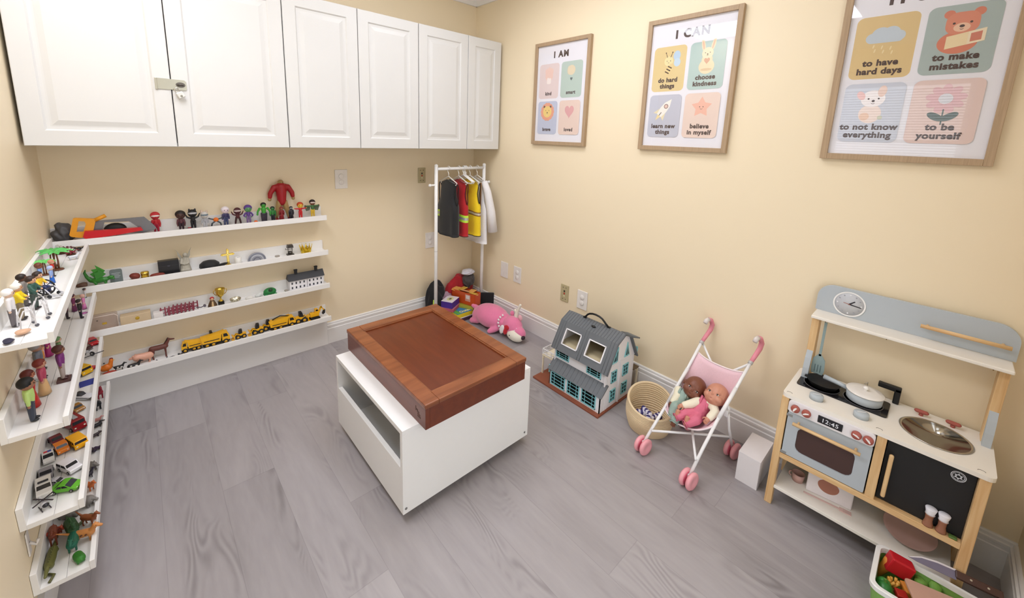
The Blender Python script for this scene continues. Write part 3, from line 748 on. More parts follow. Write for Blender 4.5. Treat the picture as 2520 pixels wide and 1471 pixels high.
# board strips and door line on the right gable
m = M()
for xx in (1.700, 1.716, 1.950): m.box(xx, xx + .004, ya - .0015, ya, zb, .235, HW)
m.box(1.817, 1.825, ya - .006, ya, zb, .262, HW); m.box(1.690, 1.964, ya - .002, ya, .243, .249, HW)
part('wall_trim', m, t, world=True)
# front lower porch wall and upper wall
m = M(); m.box(1.657, 1.690, ya, ya + .005, zb, .118, HW); part('porch_side', m, t, world=True)
m = M(); m.box(1.657, 1.690, yb2 - .005, yb2, zb, .118, HW); part('porch_side', m, t, world=True)
def win_front(x, y0, y1, z0, z1, root, nx=4, nz=4, mt=None, d=.006):
    """blue lattice window in a wall facing -x; y0>y1 runs left to right in view"""
    f = M(); w = .0045; mt = mt or TEAL
    lo, hi = min(y0, y1), max(y0, y1)
    for a in ((lo, lo + w, z0, z1), (hi - w, hi, z0, z1), (lo, hi, z0, z0 + w), (lo, hi, z1 - w, z1)): f.box(x - d, x, a[0], a[1], a[2], a[3], mt)
    for i in (1, nx - 1) if nx > 2 else range(1, nx): f.box(x - d * .7, x, lo + (hi - lo) * i / nx - .0011, lo + (hi - lo) * i / nx + .0011, z0, z1, mt)
    for i in range(1, nz): f.box(x - d * .7, x, lo, hi, z0 + (z1 - z0) * i / nz - .0011, z0 + (z1 - z0) * i / nz + .0011, mt)
    o = part('window', f, root, 'blue lattice window', world=True)
    p = M(); p.box(x - .0022, x - .0012, lo + w, hi - w, z0 + w, z1 - w, PANE); part('pane', p, o, world=True)
def wall_with_holes(m, x0, x1, lo, hi, z0, z1, holes, mt):
    """slab facing -x with rectangular holes (y0,y1,z0,z1) in one row"""
    holes = sorted(holes); y = lo
    for h in holes:
        m.box(x0, x1, y, h[0], z0, z1, mt)
        if h[2] > z0: m.box(x0, x1, h[0], h[1], z0, h[2], mt)
        if h[3] < z1: m.box(x0, x1, h[0], h[1], h[3], z1, mt)
        y = h[1]
    m.box(x0, x1, y, hi, z0, z1, mt)
PW_ = [(1.061, 1.153, .022, .106), (1.168, 1.252, .022, .104), (1.268, 1.371, .020, .100)]
m = M(); wall_with_holes(m, 1.657, 1.662, ya, yb2, zb, .118, PW_, HW); part('porch_wall', m, t, world=True)
for h in PW_: win_front(1.658, h[1], h[0], h[2], h[3], t)
UW = [(1.070, 1.162, .172, .226), (1.285, 1.380, .172, .226)]
m = M(); wall_with_holes(m, 1.702, 1.707, ya, yb2, .1, .244, UW, HW); part('upper_wall', m, t, world=True)
for h in UW: win_front(1.703, h[1], h[0], h[2], h[3], t, 4, 4)
for a in ((1.702, .130), (1.66, zb), (1.70, .250)):
    m = M(); m.box(a[0], 1.96, ya + .006, yb2 - .006, a[1], a[1] + .005, HIN); part('floor_board', m, t, world=True)
m = M(); m.box(1.956, 1.962, ya + .006, yb2 - .006, zb, .25, HIN); part('back_wall', m, t, world=True)
# porch roof
m = M(); m.prism([(1.645, .108), (1.649, .104), (1.708, .152), (1.708, .158), (1.700, .160)], yb2 + .008, ya - .012, ROOF)
for i in range(15):
    y = ya - .006 + i * (yb2 - ya + .01) / 14; m.tube([(1.648, y, .1105), (1.700, y, .1615)], .0008, ROOF, 4)
part('porch_roof', m, t, world=True)
# main gambrel roof: front slope with two skylight openings
def slope(m, x0, z0, x1, z1, lo, hi, mt, th=.007, holes=()):
    d = Vector((x1 - x0, 0, z1 - z0)); L_ = d.length; d.normalize(); n = Vector((-d.z, 0, d.x))
    X = Matrix(((d.x, 0, n.x, x0), (0, 1, 0, 0), (d.z, 0, n.z, z0), (0, 0, 0, 1)))
    hs = sorted(holes); y = lo
    for h in hs:
        m.box(0, L_, y, h[0], -th, 0, mt, x=X); m.box(0, h[2] * L_, h[0], h[1], -th, 0, mt, x=X); m.box(h[3] * L_, L_, h[0], h[1], -th, 0, mt, x=X); y = h[1]
    m.box(0, L_, y, hi, -th, 0, mt, x=X)
    return X, L_
m = M(); SKY = [(1.075, 1.185, .24, .80), (1.235, 1.345, .24, .80)]
lo, hi = ya - .018, yb2 + .018
X, L_ = slope(m, 1.676, .226, 1.757, .376, lo, hi, ROOF, holes=SKY)
slope(m, 1.757, .376, 1.827, .412, lo, hi, ROOF); slope(m, 1.827, .412, 1.898, .376, lo, hi, ROOF); slope(m, 1.898, .376, 1.978, .236, lo, hi, ROOF)
for i in range(22):
    y = lo + .004 + i * (hi - lo - .008) / 21
    if not any(h[0] - .006 < y < h[1] + .006 for h in SKY): m.tube([(1.6755, y, .2275), (1.7565, y, .3775)], .0009, ROOF, 4)
    m.tube([(1.757, y, .377), (1.827, y, .413)], .0009, ROOF, 4)
part('roof', m, t, world=True)
for h in SKY:
    f = M(); w = .006
    for a in ((h[2] * L_, h[2] * L_ + w, h[0], h[1]), (h[3] * L_ - w, h[3] * L_, h[0], h[1]), (h[2] * L_, h[3] * L_, h[0], h[0] + w), (h[2] * L_, h[3] * L_, h[1] - w, h[1])): f.box(a[0], a[1], a[2], a[3], -.004, .004, HW, x=X)
    sk = part('skylight', f, t, 'white skylight frame', world=True)
m = M(); m.prism([(1.895, .372), (1.965, .345), (1.965, .352), (1.897, .380)], 1.09, 1.012, ROOF); part('dormer_roof', m, t, world=True)
# carrying handle
m = M(); m.tube([(1.822, 1.285, .411), (1.815, 1.270, .428)] + [(1.812, 1.205 + .06 * math.cos(a), .428 + .030 * math.sin(a)) for a in [PI * i / 8 for i in range(1, 8)]] + [(1.815, 1.140, .428), (1.822, 1.125, .411)], .0055, BLACK, 8)
m.box(1.815, 1.83, 1.275, 1.295, .4105, .416, BLACK, .002); m.box(1.815, 1.83, 1.115, 1.135, .4105, .416, BLACK, .002)
part('carry_handle', m, t, 'black carrying handle', world=True)
m = M(); m.ell((1.79, 1.20, .396), (.008, .014, .006), BLACK); part('latch', m, t, 'black latch', world=True)
# windows on the right gable (facing -y)
def win_side(x0, x1, z0, z1, y, root):
    f = M(); w = .004
    for a in ((x0, x0 + w, z0, z1), (x1 - w, x1, z0, z1), (x0, x1, z0, z0 + w), (x0, x1, z1 - w, z1)): f.box(a[0], a[1], y - .005, y, a[2], a[3], TEAL)
    f.box((x0 + x1) / 2 - .001, (x0 + x1) / 2 + .001, y - .004, y, z0, z1, TEAL)
    for i in (1, 2): f.box(x0, x1, y - .004, y, z0 + (z1 - z0) * i / 3 - .001, z0 + (z1 - z0) * i / 3 + .001, TEAL)
    f.box(x0 + w, x1 - w, y - .0012, y - .0002, z0 + w, z1 - w, mat('#1e3f46', .25))
    part('window', f, root, 'blue window', world=True)
for (x0, x1, z0, z1) in ((1.742, 1.792, .150, .216), (1.742, 1.792, .040, .108), (1.852, 1.905, .150, .216), (1.852, 1.905, .040, .108)): win_side(x0, x1, z0, z1, ya, t)
for tri in ([(1.735, .262), (1.790, .262), (1.790, .345)], [(1.856, .262), (1.905, .262), (1.880, .345)]):
    m = M(); m.prism(tri, ya - .0045, ya, TEAL); cx = sum(p[0] for p in tri) / 3; cz = sum(p[1] for p in tri) / 3
    m.prism([(cx + (p[0] - cx) * .66, cz + (p[1] - cz) * .66) for p in tri], ya - .0052, ya - .0044, mat('#1e3f46', .25))
    m.box(cx - .001, cx + .001, ya - .0065, ya - .005, tri[0][1], tri[2][1] - .02, TEAL)
    part('gable_window', m, t, 'blue triangular window', world=True)
# side porch with white railing (left end)
m = M(); m.box(1.70, 1.955, yb2, 1.487, .127, .134, CREAM); part('deck', m, t, world=True)
for x in (1.705, 1.95):
    m = M(); m.box(x - .004, x + .004, 1.477, 1.485, zb, .127, CREAM); m.tube([(x, 1.480, .112), (x, 1.455, .127)], .003, CREAM, 6)
    part('deck_post', m, t, world=True)
m = M()
for x in (1.703, 1.952):
    m.box(x - .002, x + .002, yb2, 1.487, .168, .172, HW); m.box(x - .002, x + .002, yb2, 1.487, .140, .143, HW)
    for k in range(3):
        y0, y1 = yb2 + .034 * k, yb2 + .034 * (k + 1); m.tube([(x, y0, .143), (x, y1, .168)], .0012, HW, 5); m.tube([(x, y1, .143), (x, y0, .168)], .0012, HW, 5); m.box(x - .002, x + .002, y1 - .001, y1 + .001, .134, .172, HW)
m.box(1.703, 1.952, 1.483, 1.487, .168, .172, HW); m.box(1.703, 1.952, 1.483, 1.487, .140, .143, HW)
for k in range(7):
    a, c = 1.703 + .0356 * k, 1.703 + .0356 * (k + 1); m.tube([(a, 1.485, .143), (c, 1.485, .168)], .0012, HW, 5); m.tube([(c, 1.485, .143), (a, 1.485, .168)], .0012, HW, 5); m.box(c - .001, c + .001, 1.483, 1.487, .134, .172, HW)
part('railing', m, t, 'white criss-cross railing', world=True)
m = M(); m.box(1.66, 1.668, yb2 + .002, yb2 + .012, .075, .125, TEAL, .002); part('hinge', m, t, 'blue hinge', world=True)
m = M(); m.box(1.972, 1.982, ya - .01, ya + .004, .255, .285, TEAL, .002); part('hinge', m, t, 'blue hinge', world=True)
# small deck on the wall side
m = M(); m.box(1.966, 2.02, 1.03, 1.10, .142, .149, mat('#6b5a45', .6)); part('back_deck', m, t, world=True)
m = M(); m.box(2.008, 2.018, 1.032, 1.040, zb, .142, CREAM); m.tube([(2.012, 1.036, .12), (1.985, 1.036, .143)], .003, CREAM, 6); part('deck_post', m, t, world=True)
# ---------------------------------------------------------------- doll stroller
STW = mat('#f2f1f1', .3); PINK = mat('#f0a6ae', .4); DPINK = mat('#d9667c', .4); PFAB = mat('#efc9d2', .75, sheen=.2, bump=.05, scale=150); GRYP = mat('#b9b6b4', .45)
t = thing('doll_stroller', 'pink doll stroller with white tubes, two dolls sitting in it', 'doll stroller', (1.76, .62, 0))
FRT = [(1.580, .536, .05), (1.654, .522, .154), (1.74, .506, .262), (1.848, .486, .370), (1.94, .469, .466)]
FLT = [(1.606, .758, .05), (1.68, .746, .125), (1.753, .732, .203), (1.879, .709, .345), (1.966, .692, .462)]
for P in (FRT, FLT):
    b = M(); b.tube(P, .0068, STW, 10); part('front_tube', b, t, world=True)
    b = M(); b.tube([P[2], P[3]], .0082, STW, 10); part('tube_sleeve', b, t, world=True)
    q = P[-1]
    b = M(); b.tube([(q[0], q[1], q[2]), (q[0] + .028, q[1] - .006, q[2] + .024), (q[0] + .058, q[1] - .012, q[2] + .050), (q[0] + .068, q[1] - .014, q[2] + .075), (q[0] + .055, q[1] - .010, q[2] + .100), (q[0] + .032, q[1] - .006, q[2] + .110)], [.0085, .0095, .0105, .0108, .0105, .0100], mat('#e58d9d', .45), 12)
    h = part('handle_grip', b, t, 'pink curved grip', world=True)
    b = M(); b.tube([(q[0] + .032, q[1] - .006, q[2] + .110), (q[0] + .016, q[1] - .003, q[2] + .107), (q[0] + .006, q[1] - .001, q[2] + .096)], [.0103, .0108, .0098], mat('#dcd3cf', .45), 12); part('grip_end', b, h, 'pale grip end', world=True)
    b = M(); d = Vector(P[-1]) - Vector(P[-2]); d.normalize(); b.cyl(Vector(q) - d * .008, Vector(q) + d * .004, .0098, None, GRYP); part('collar', b, h, world=True)
RR = [(1.902, .478, .045), (1.844, .489, .170), (1.800, .494, .300)]; RL = [(1.926, .700, .045), (1.872, .711, .16), (1.830, .717, .288)]
for P in (RR, RL):
    b = M(); b.tube(P, .0062, STW, 10); part('rear_leg', b, t, world=True)
    b = M(); q = P[-1]; b.box(q[0] - .016, q[0] + .016, q[1] - .008, q[1] + .008, q[2] - .045, q[2] - .015, STW, .003); b.cyl((q[0], q[1] - .009, q[2] - .03), (q[0], q[1] + .009, q[2] - .03), .004, None, GRYP); part('joint', b, t, world=True)
for P in ([(1.640, .742, .105), (1.76, .61, .112), (1.868, .486, .118)], [(1.612, .530, .115), (1.76, .61, .126), (1.892, .703, .13)], [(1.972, .688, .452), (1.950, .59, .32), (1.846, .489, .175)], [(1.948, .472, .455), (1.958, .59, .33), (1.874, .711, .165)]):
    b = M(); b.tube(P, .0052, STW, 8); part('cross_brace', b, t, world=True)
def wheel_pair(c, ax):
    ax = Vector(ax).normalized()
    for s in (-1, 1):
        p = Vector(c) + ax * s * .016
        m = M(); X = frame_to(p, ax * s)
        m.lathe([(0, -.010), (.030, -.010), (.036, -.007), (.0385, -.002), (.038, .003), (.033, .008), (.020, .0085), (.015, .006), (0, .005)], PINK, 28, X)
        w = part('wheel', m, t, 'pink wheel', world=True)
        m = M(); m.lathe([(0, -.0112), (.030, -.0112), (.030, -.0095), (0, -.0095)], DPINK, 24, X); part('wheel_inner', m, w, 'darker pink inner face', world=True)
    m = M(); m.cyl(Vector(c) - ax * .012, Vector(c) + ax * .012, .006, None, GRYP); m.cyl(c, Vector(c) + Vector((0, 0, .022)), .007, None, STW); part('wheel_hub', m, t, world=True)
AXL = (.187, .982, 0)
for c in ((1.604, .758, .0387), (1.578, .536, .0387), (1.902, .478, .0387), (1.926, .700, .0387)): wheel_pair(c, AXL)
# hammock seat
def seat_surface():
    L_ = [(1.735, .736, .186), (1.775, .729, .215), (1.82, .720, .262), (1.868, .710, .322), (1.905, .703, .372), (1.938, .690, .416)]
    R2 = [(1.715, .512, .235), (1.755, .503, .272), (1.80, .494, .318), (1.845, .486, .362), (1.88, .480, .394), (1.905, .476, .428)]
    Cc = [(1.695, .622, .172), (1.745, .616, .158), (1.81, .608, .165), (1.862, .600, .215), (1.892, .594, .300), (1.912, .588, .407)]
    m = M(); nu = 16; vs = []; nv = 15
    def cr(P, s):
        n = len(P) - 1; i = min(int(s * n), n - 1); f = s * n - i
        p = [Vector(P[max(0, min(n, i + k))]) for k in (-1, 0, 1, 2)]
        return .5 * ((2 * p[1]) + (p[2] - p[0]) * f + (2 * p[0] - 5 * p[1] + 4 * p[2] - p[3]) * f * f + (3 * p[1] - p[0] - 3 * p[2] + p[3]) * f ** 3)
    for j in range(nv + 1):
        a, b_, c = cr(L_, j / nv), cr(R2, j / nv), cr(Cc, j / nv)
        for i in range(nu + 1):
            u = i / nu; k = 1 - abs(2 * u - 1) ** 2.6; base = a.lerp(b_, u); off = c - a.lerp(b_, .5)
            vs.append(base + off * k)
    m.add(vs, [(j * (nu + 1) + i, j * (nu + 1) + i + 1, (j + 1) * (nu + 1) + i + 1, (j + 1) * (nu + 1) + i) for j in range(nv) for i in range(nu)], PFAB, True)
    top = [vs[nv * (nu + 1) + i] for i in range(nu + 1)]; front = [vs[i] for i in range(nu + 1)]
    return m, top, front
sm_, top, front = seat_surface()
st = part('seat_fabric', sm_, t, 'pale pink seat fabric', world=True, solid=.003)
b = M(); b.tube(top, .0036, mat('#f4e3e6', .6), 8); part('seat_binding', b, st, world=True)
b = M(); b.tube(front, .0036, mat('#f4e3e6', .6), 8); part('seat_binding', b, st, world=True)
b = M(); b.tube([(1.753, .732, .203), (1.735, .722, .195), (1.715, .70, .178)], .003, PFAB, 6); part('seat_strap', b, t, world=True)

# ---------------------------------------------------------------- the two dolls
def orient(face, up):
    f = Vector(face).normalized(); u = Vector(up); u = (u - f * u.dot(f)).normalized(); r = u.cross(-f) * -1
    r = f.cross(u)      # right-hand side of the viewer looking at the face is -r
    # local x = r', local -y = face, local z = up
    y = -f; x = y.cross(u)
    return Matrix(((x.x, y.x, u.x, 0), (x.y, y.y, u.y, 0), (x.z, y.z, u.z, 0), (0, 0, 0, 1)))
def doll_hand(m, wrist, d, n, s, mt):
    """small curled hand: palm, four fingers of different length and a thumb from the side of the palm; d along the hand, n out of the back of the hand"""
    w = Vector(wrist); d = Vector(d).normalized(); n = Vector(n); n = (n - d * n.dot(d)).normalized(); x = d.cross(n)
    m.limb([w, w + d * .008, w + d * .016], [.0085, .0100, .0095], mt, 8); m.ell(w + d * .012, (.009, .009, .009), mt, None, 10)
    for k, ln in ((-1.5, .011), (-.5, .0135), (.5, .0130), (1.5, .0105)):
        b0 = w + d * .017 + x * k * .0046; b1 = b0 + (d * .75 - n * .35) * ln; b2 = b1 + (d * .25 - n * .9) * ln * .6
        m.limb([b0, b1, b2], [.0030, .0027, .0024], mt, 7)
    b0 = w + d * .008 + x * s * .009; b1 = b0 + (d * .55 + x * s * .65 - n * .3) * .011; b2 = b1 + (d * .8 - n * .3) * .007
    m.limb([b0, b1, b2], [.0034, .0031, .0027], mt, 7)
def doll_foot(m, ank, d, up, mt):
    a = Vector(ank); d = Vector(d).normalized(); up = Vector(up); up = (up - d * up.dot(d)).normalized(); x = d.cross(up)
    m.limb([a, a + up * .010 + d * .004, a + up * .024 + d * .003], [.0125, .0115, .0095], mt, 9); m.ell(a + d * .004, .012, mt, None, 10)
    for k in range(5): m.ell(a + up * (.031 - .0015 * abs(k - 1)) + x * (k - 2) * .0044 + d * .003, .0034 if k else .0042, mt, None, 8)
def doll(label, hc, face, up, skin, torso, arms, legs, top, bottom, sleeve, lips, feet):
    t = thing('baby_doll', label, 'doll', (hc[0], hc[1], .165))
    SK = mat(skin, .45, var=.03, scale=25); O = T(*hc) @ orient(face, up)
    m = M()
    # head: skull, cheeks, chin, nose, ears, brows
    m.ell((0, .004, .006), (.046, .050, .049), SK, O, 24); m.ell((0, -.014, -.014), (.041, .034, .034), SK, O, 18)
    for s in (-1, 1):
        m.ell((s * .022, -.030, -.017), (.018, .015, .016), SK, O, 14)
        m.ell((s * .046, .006, -.006), (.006, .010, .013), SK, O, 12); m.ell((s * .049, .002, -.003), (.004, .005, .007), SK, O, 10)
        m.ell((s * .017, -.039, .008), (.011, .007, .005), SK, O, 10)
    m.ell((0, -.046, -.008), (.0055, .0060, .0050), SK, O, 12); m.ell((0, -.043, .001), (.0042, .0045, .008), SK, O, 10)
    m.ell((0, -.036, -.031), (.012, .010, .009), SK, O, 12)
    # neck, trunk, limbs
    hips, chest = Vector(torso[0]), Vector(torso[1]); nk = O @ Vector((0, .004, -.040))
    m.limb([hips, hips.lerp(chest, .5), chest, nk], [.030, .029, .027, .017], SK, 12)
    for (sh, el, wr, n, s) in arms:
        d = (Vector(wr) - Vector(el)); m.limb([sh, el, wr], [.0135, .0120, .0090], SK, 9); doll_hand(m, wr, d, n, s, SK)
    for (hp, kn, an, fd, fu), ft in zip(legs, feet):
        m.limb([hp, kn, an], [.0190, .0165, .0115], SK, 9)
        if ft: doll_foot(m, an, fd, fu, SK)
    part('body', m, t, world=True, remesh=.0016, smooth=4)
    EW, EB = mat('#e9e4dd', .25), mat('#2a1a14', .2)
    for s in (-1, 1):
        m = M(); m.ell((s * .0175, -.0415, -.001), (.0062, .0034, .0036), EW, O, 14); e = part('eye', m, t, world=True)
        m = M(); m.ell((s * .0170, -.0438, -.001), (.0033, .0016, .0033), EB, O, 12); part('iris', m, e, world=True)
        m = M(); m.tube([O @ Vector((s * (.0175 + .0065 * math.cos(a)), -.0445 + .0015 * abs(math.cos(a)), -.001 + .0036 * math.sin(a))) for a in [PI * i / 6 for i in range(7)]], .0007, mat('#3a241c', .5), 6); part('eyelid', m, e, world=True)
    m = M(); m.tube([O @ Vector(p) for p in ((-.0075, -.0425, -.0235), (-.003, -.0455, -.0222), (0, -.0452, -.0230), (.003, -.0455, -.0222), (.0075, -.0425, -.0235))], [.0008, .0017, .0015, .0017, .0008], mat(lips, .4), 8); m.ell((0, -.0438, -.0262), (.0050, .0022, .0017), mat(lips, .4), O, 10); part('mouth', m, t, world=True)
    TP, BT, SL = mat(top, .8, bump=.12, scale=220), mat(bottom, .8, bump=.12, scale=220), mat(sleeve, .85, bump=.12, scale=260)
    m = M(); m.limb([hips, hips.lerp(chest, .5), chest + (hips - chest) * .05], [.0345, .0335, .0300], TP, 14)
    for (hp, kn, an, fd, fu) in legs:
        e = Vector(an).lerp(Vector(kn), .12); m.limb([hp, kn, e], [.0250, .0225, .0195], BT, 12)
    part('romper', m, t, world=True, remesh=.0018, smooth=5)
    for (hp, kn, an, fd, fu) in legs:
        e = Vector(an).lerp(Vector(kn), .12); d = (Vector(an) - Vector(kn)).normalized(); X = frame_to(e + d * .017, d)
        m = M(); m.tube([X @ Vector((.0165 * math.cos(2 * PI * i / 20), .0165 * math.sin(2 * PI * i / 20), 0)) for i in range(20)], .0022, BT, 6, closed=True); part('leg_hem', m, t, world=True)
    for (sh, el, wr, n, s) in arms:
        e = Vector(wr).lerp(Vector(el), .12); m = M(); m.limb([sh, el, e], [.0200, .0185, .0155], SL, 12); m.ell(sh, .021, SL); part('sleeve', m, t, world=True, remesh=.0018, smooth=4)
    m = M(); X = frame_to(nk + (chest - nk) * .35, nk - chest); m.tube([X @ Vector((.021 * math.cos(2 * PI * i / 20), .021 * math.sin(2 * PI * i / 20), 0)) for i in range(20)], .005, SL, 8, closed=True); part('collar', m, t, world=True)
    for s in (-1, 1):
        side = (chest - hips).cross(Vector((-1, 0, .4))).normalized()
        m = M(); c = chest + side * s * .016; m.tube([c + Vector((-.028, 0, -.004)), c + Vector((-.024, 0, .016)), c + Vector((-.004, 0, .028))], .0055, TP, 8); part('strap', m, t, world=True)
    return t
CR, CD, CF = Vector(R_[0]), Vector(R_[1]), Vector(R_[2])
doll('fair-skinned baby doll in a pink romper, on the right in the stroller', (1.822, .551, .309), -.75 * CF - .76 * CR - .74 * CD, .36 * CR - .93 * CD, '#c98b72',
     ((1.772, .600, .214), (1.797, .583, .262)),
     [((1.795, .553, .278), (1.772, .531, .262), (1.738, .541, .243), (-.2, -.3, .9), 1), ((1.782, .611, .264), (1.758, .633, .250), (1.736, .651, .244), (-.2, .1, .9), -1)],
     [((1.755, .615, .215), (1.722, .634, .216), (1.694, .655, .205), (-.85, .5, .1), (-.1, .2, 1)), ((1.752, .592, .212), (1.722, .588, .214), (1.690, .610, .200), (-.85, .5, .1), (-.1, .2, 1))],
     '#d9718a', '#d66c84', '#efe6cf', '#b06a5c', (1, 1))
doll('brown-skinned baby doll in a grey-green romper, on the left in the stroller', (1.825, .648, .294), -.82 * CF - .50 * CR - .27 * CD, .653 * CR - .757 * CD, '#7a4733',
     ((1.782, .684, .212), (1.803, .681, .250)),
     [((1.803, .708, .258), (1.778, .701, .246), (1.752, .707, .222), (-.5, .3, .7), 1), ((1.825, .66, .25), (1.84, .645, .235), (1.82, .63, .22), (0, 0, 1), -1)],
     [((1.765, .690, .212), (1.732, .687, .216), (1.712, .688, .190), (-.9, .1, .2), (0, .1, 1)), ((1.765, .672, .208), (1.722, .668, .196), (1.698, .668, .176), (-.9, .2, .1), (0, .1, -1))],
     '#9bb0a6', '#9bb3ab', '#efe8cf', '#5a2f26', (0, 1))

# ---------------------------------------------------------------- rope basket
ROPE = mat('#e0c9a4', .85, var=.08, scale=120, bump=.25); ROPED = mat('#c9a877', .85, var=.08, scale=120, bump=.25)
bc = (1.792, .832)
t = thing('rope_basket', 'cream coiled-rope basket beside the doll stroller', 'basket', (bc[0], bc[1], 0))
def wob(a, f): return 1 + .045 * f * math.sin(2 * a + .6) + .02 * f * math.sin(3 * a + 1)
m = M(); n = 15; nsg = 56; R0, RR0 = .092, .0056
def rimz(a): return .146 + .028 * math.cos(a - .75)      # higher on the wall side
prof = []
for j in range(n):
    f = j / (n - 1); r = .092 + .020 * math.sin(PI * min(1, f * 1.25) * .62)
    ring = [(bc[0] + r * wob(2 * PI * k / nsg, f) * math.cos(2 * PI * k / nsg), bc[1] + r * wob(2 * PI * k / nsg, f) * math.sin(2 * PI * k / nsg), RR0 + (rimz(2 * PI * k / nsg) - 2 * RR0) * f) for k in range(nsg)]
    m.tube(ring, RR0 * 1.15, ROPE, 8, closed=True)
part('coiled_wall', m, t, world=True)
m = M(); m.lathe([(0, .001), (.090, .001), (.090, .008), (0, .008)], ROPED, 40, T(bc[0], bc[1], 0)); part('basket_bottom', m, t, world=True)
t = thing('ribbon_bundle', 'blue and white striped cloth bundle lying in the rope basket', 'ribbon', (bc[0], bc[1], .009))
for k, (dx, dy, a, hh) in enumerate(((-.03, -.01, .4, .060), (.0, .015, 1.2, .072), (.02, -.025, -.3, .055), (-.01, .03, 2.2, .060))):
    m = M(); pts = [(bc[0] + dx + (i - 3) * .011 * math.cos(a), bc[1] + dy + (i - 3) * .011 * math.sin(a), hh * (.35 + .5 * (i % 2)) + .02) for i in range(7)]
    for i in range(6): m.tube([pts[i], Vector(pts[i]).lerp(Vector(pts[i + 1]), .5), pts[i + 1]], .011, mat('#3b3575' if i % 2 else '#e4e0ea', .6), 8)
    part('ribbon_strip', m, t, world=True)
m = M(); m.box(bc[0] - .05, bc[0] + .05, bc[1] - .04, bc[1] + .04, .009, .03, mat('#8a5a3a', .7), .006); solo('brown_cloth', m, 'brown folded cloth on the bottom of the rope basket', 'cloth')

# ---------------------------------------------------------------- plain white box by the kitchen
BXW = mat('#e4dfe0', .55, var=.015)
t = thing('white_box', 'plain white cardboard box on the floor between stroller and toy kitchen', 'box', (1.868, .381, 0))
m = M(); m.box(1.782, 1.956, .340, .423, 0, .132, BXW, .0015); part('box_body', m, t, world=True)
m = M(); m.box(1.7815, 1.9565, .3395, .4235, .1325, .1342, BXW, .0008); part('box_lid', m, t, world=True)
# ---------------------------------------------------------------- toy kitchen against the right wall
KW = mat('#efe9df', .45, var=.012); KB = mat('#b6bec4', .5, var=.02); PINE = wood('pine', '#d2a671', '#e6c593', axis=2, scale=5, stretch=16, rough=.5)
PINEH = wood('pine_rail', '#d2a671', '#e8c896', axis=1, scale=5, stretch=16, rough=.5); TERRA = mat('#a8564a', .45); BOARD = mat('#141416', .55, var=.1)
kx0, kx1, ky1, ky0, kz = 1.754, 2.03, .305, -.226, .488
t = thing('play_kitchen', 'wooden toy kitchen with blue-grey panels against the right wall', 'toy kitchen', ((kx0 + kx1) / 2, .04, 0))
def P(name, m, lab=None, root=None): return part(name, m, root or t, lab, world=True)
# counter with a round hole for the sink: ring of quads between rounded outline and hole
scx, scy, sr = 1.888, -.097, .080
out = rrect(kx0, kx1, ky0, ky1, .018, 5)
m = M()
def ring_plate(m, outer, cx, cy, r, z0, z1, mt, n=48):
    def hit(a):
        d = (math.cos(a), math.sin(a)); best = None
        for i in range(len(outer)):
            (x1, y1), (x2, y2) = outer[i], outer[(i + 1) % len(outer)]
            ex, ey = x2 - x1, y2 - y1; den = d[0] * ey - d[1] * ex
            if abs(den) < 1e-12: continue
            tt = ((x1 - cx) * ey - (y1 - cy) * ex) / den; s = ((x1 - cx) * d[1] - (y1 - cy) * d[0]) / den
            if tt > 0 and -1e-9 <= s <= 1 + 1e-9 and (best is None or tt < best): best = tt
        return (cx + d[0] * best, cy + d[1] * best)
    angs = sorted(set([2 * PI * i / n for i in range(n)] + [math.atan2(p[1] - cy, p[0] - cx) % (2 * PI) for p in outer]))
    k = len(angs); O = [hit(a) for a in angs]; I = [(cx + r * math.cos(a), cy + r * math.sin(a)) for a in angs]
    vs = [(p[0], p[1], z1) for p in O] + [(p[0], p[1], z1) for p in I] + [(p[0], p[1], z0) for p in O] + [(p[0], p[1], z0) for p in I]
    fs = []
    for i in range(k):
        j = (i + 1) % k
        fs += [(i, j, k + j, k + i), (2 * k + i, 3 * k + i, 3 * k + j, 2 * k + j), (i, 2 * k + i, 2 * k + j, j), (k + i, k + j, 3 * k + j, 3 * k + i)]
    m.add(vs, fs, mt)
ring_plate(m, out, scx, scy, sr, kz - .014, kz, KW); P('counter', m)
m = M(); X = T(scx, scy, kz)
m.lathe([(sr + .008, .0015), (sr + .004, .003), (sr - .001, .001), (sr - .006, -.008), (sr - .018, -.026), (sr - .045, -.036), (0, -.038)], mat('#b9b4ac', .16, 1.0, var=.02), 48, X); sk = P('sink_bowl', m, 'steel sink bowl')
m = M(); m.lathe([(.009, -.0375), (.009, -.036), (0, -.036)], mat('#6d6862', .3, 1.0), 20, X); P('drain', m, None, sk)
for y in (.286, .03, -.196):
    m = M(); m.tube([(1.772 + .006 * math.sin(a), y + .008 * math.cos(a), kz + .0004) for a in [PI * i / 8 for i in range(9)]], .0009, mat('#8b8378', .5), 6); P('screw_cap', m)
# legs, posts, rails
for (x, y) in ((kx0 + .002, .281), (kx0 + .002, -.219), (1.995, .281), (1.995, -.219)):
    m = M(); m.box(x, x + .028, y, y + .024, 0, kz - .014, PINE, .002); P('leg', m)
m = M(); m.box(kx0 + .004, kx0 + .026, .006, .031, .238, kz - .014, PINE, .0015); P('middle_post', m)
m = M(); m.box(kx0 + .002, kx0 + .026, -.195, .281, .218, .239, PINEH, .0015); P('lower_rail', m)
m = M(); m.box(kx0, 2.028, -.196, .281, .080, .092, KW, .001); P('bottom_shelf', m)
m = M(); m.box(2.020, 2.028, -.219, .305, .092, kz - .014, KW); P('back_board', m)
m = M(); m.box(kx0 + .03, 2.02, -.195, .281, .226, .236, mat('#cbb79a', .6)); P('oven_floor', m)
m = M(); m.box(kx0 + .03, 2.02, .014, .022, .236, kz - .014, mat('#cbb79a', .6)); P('divider', m)
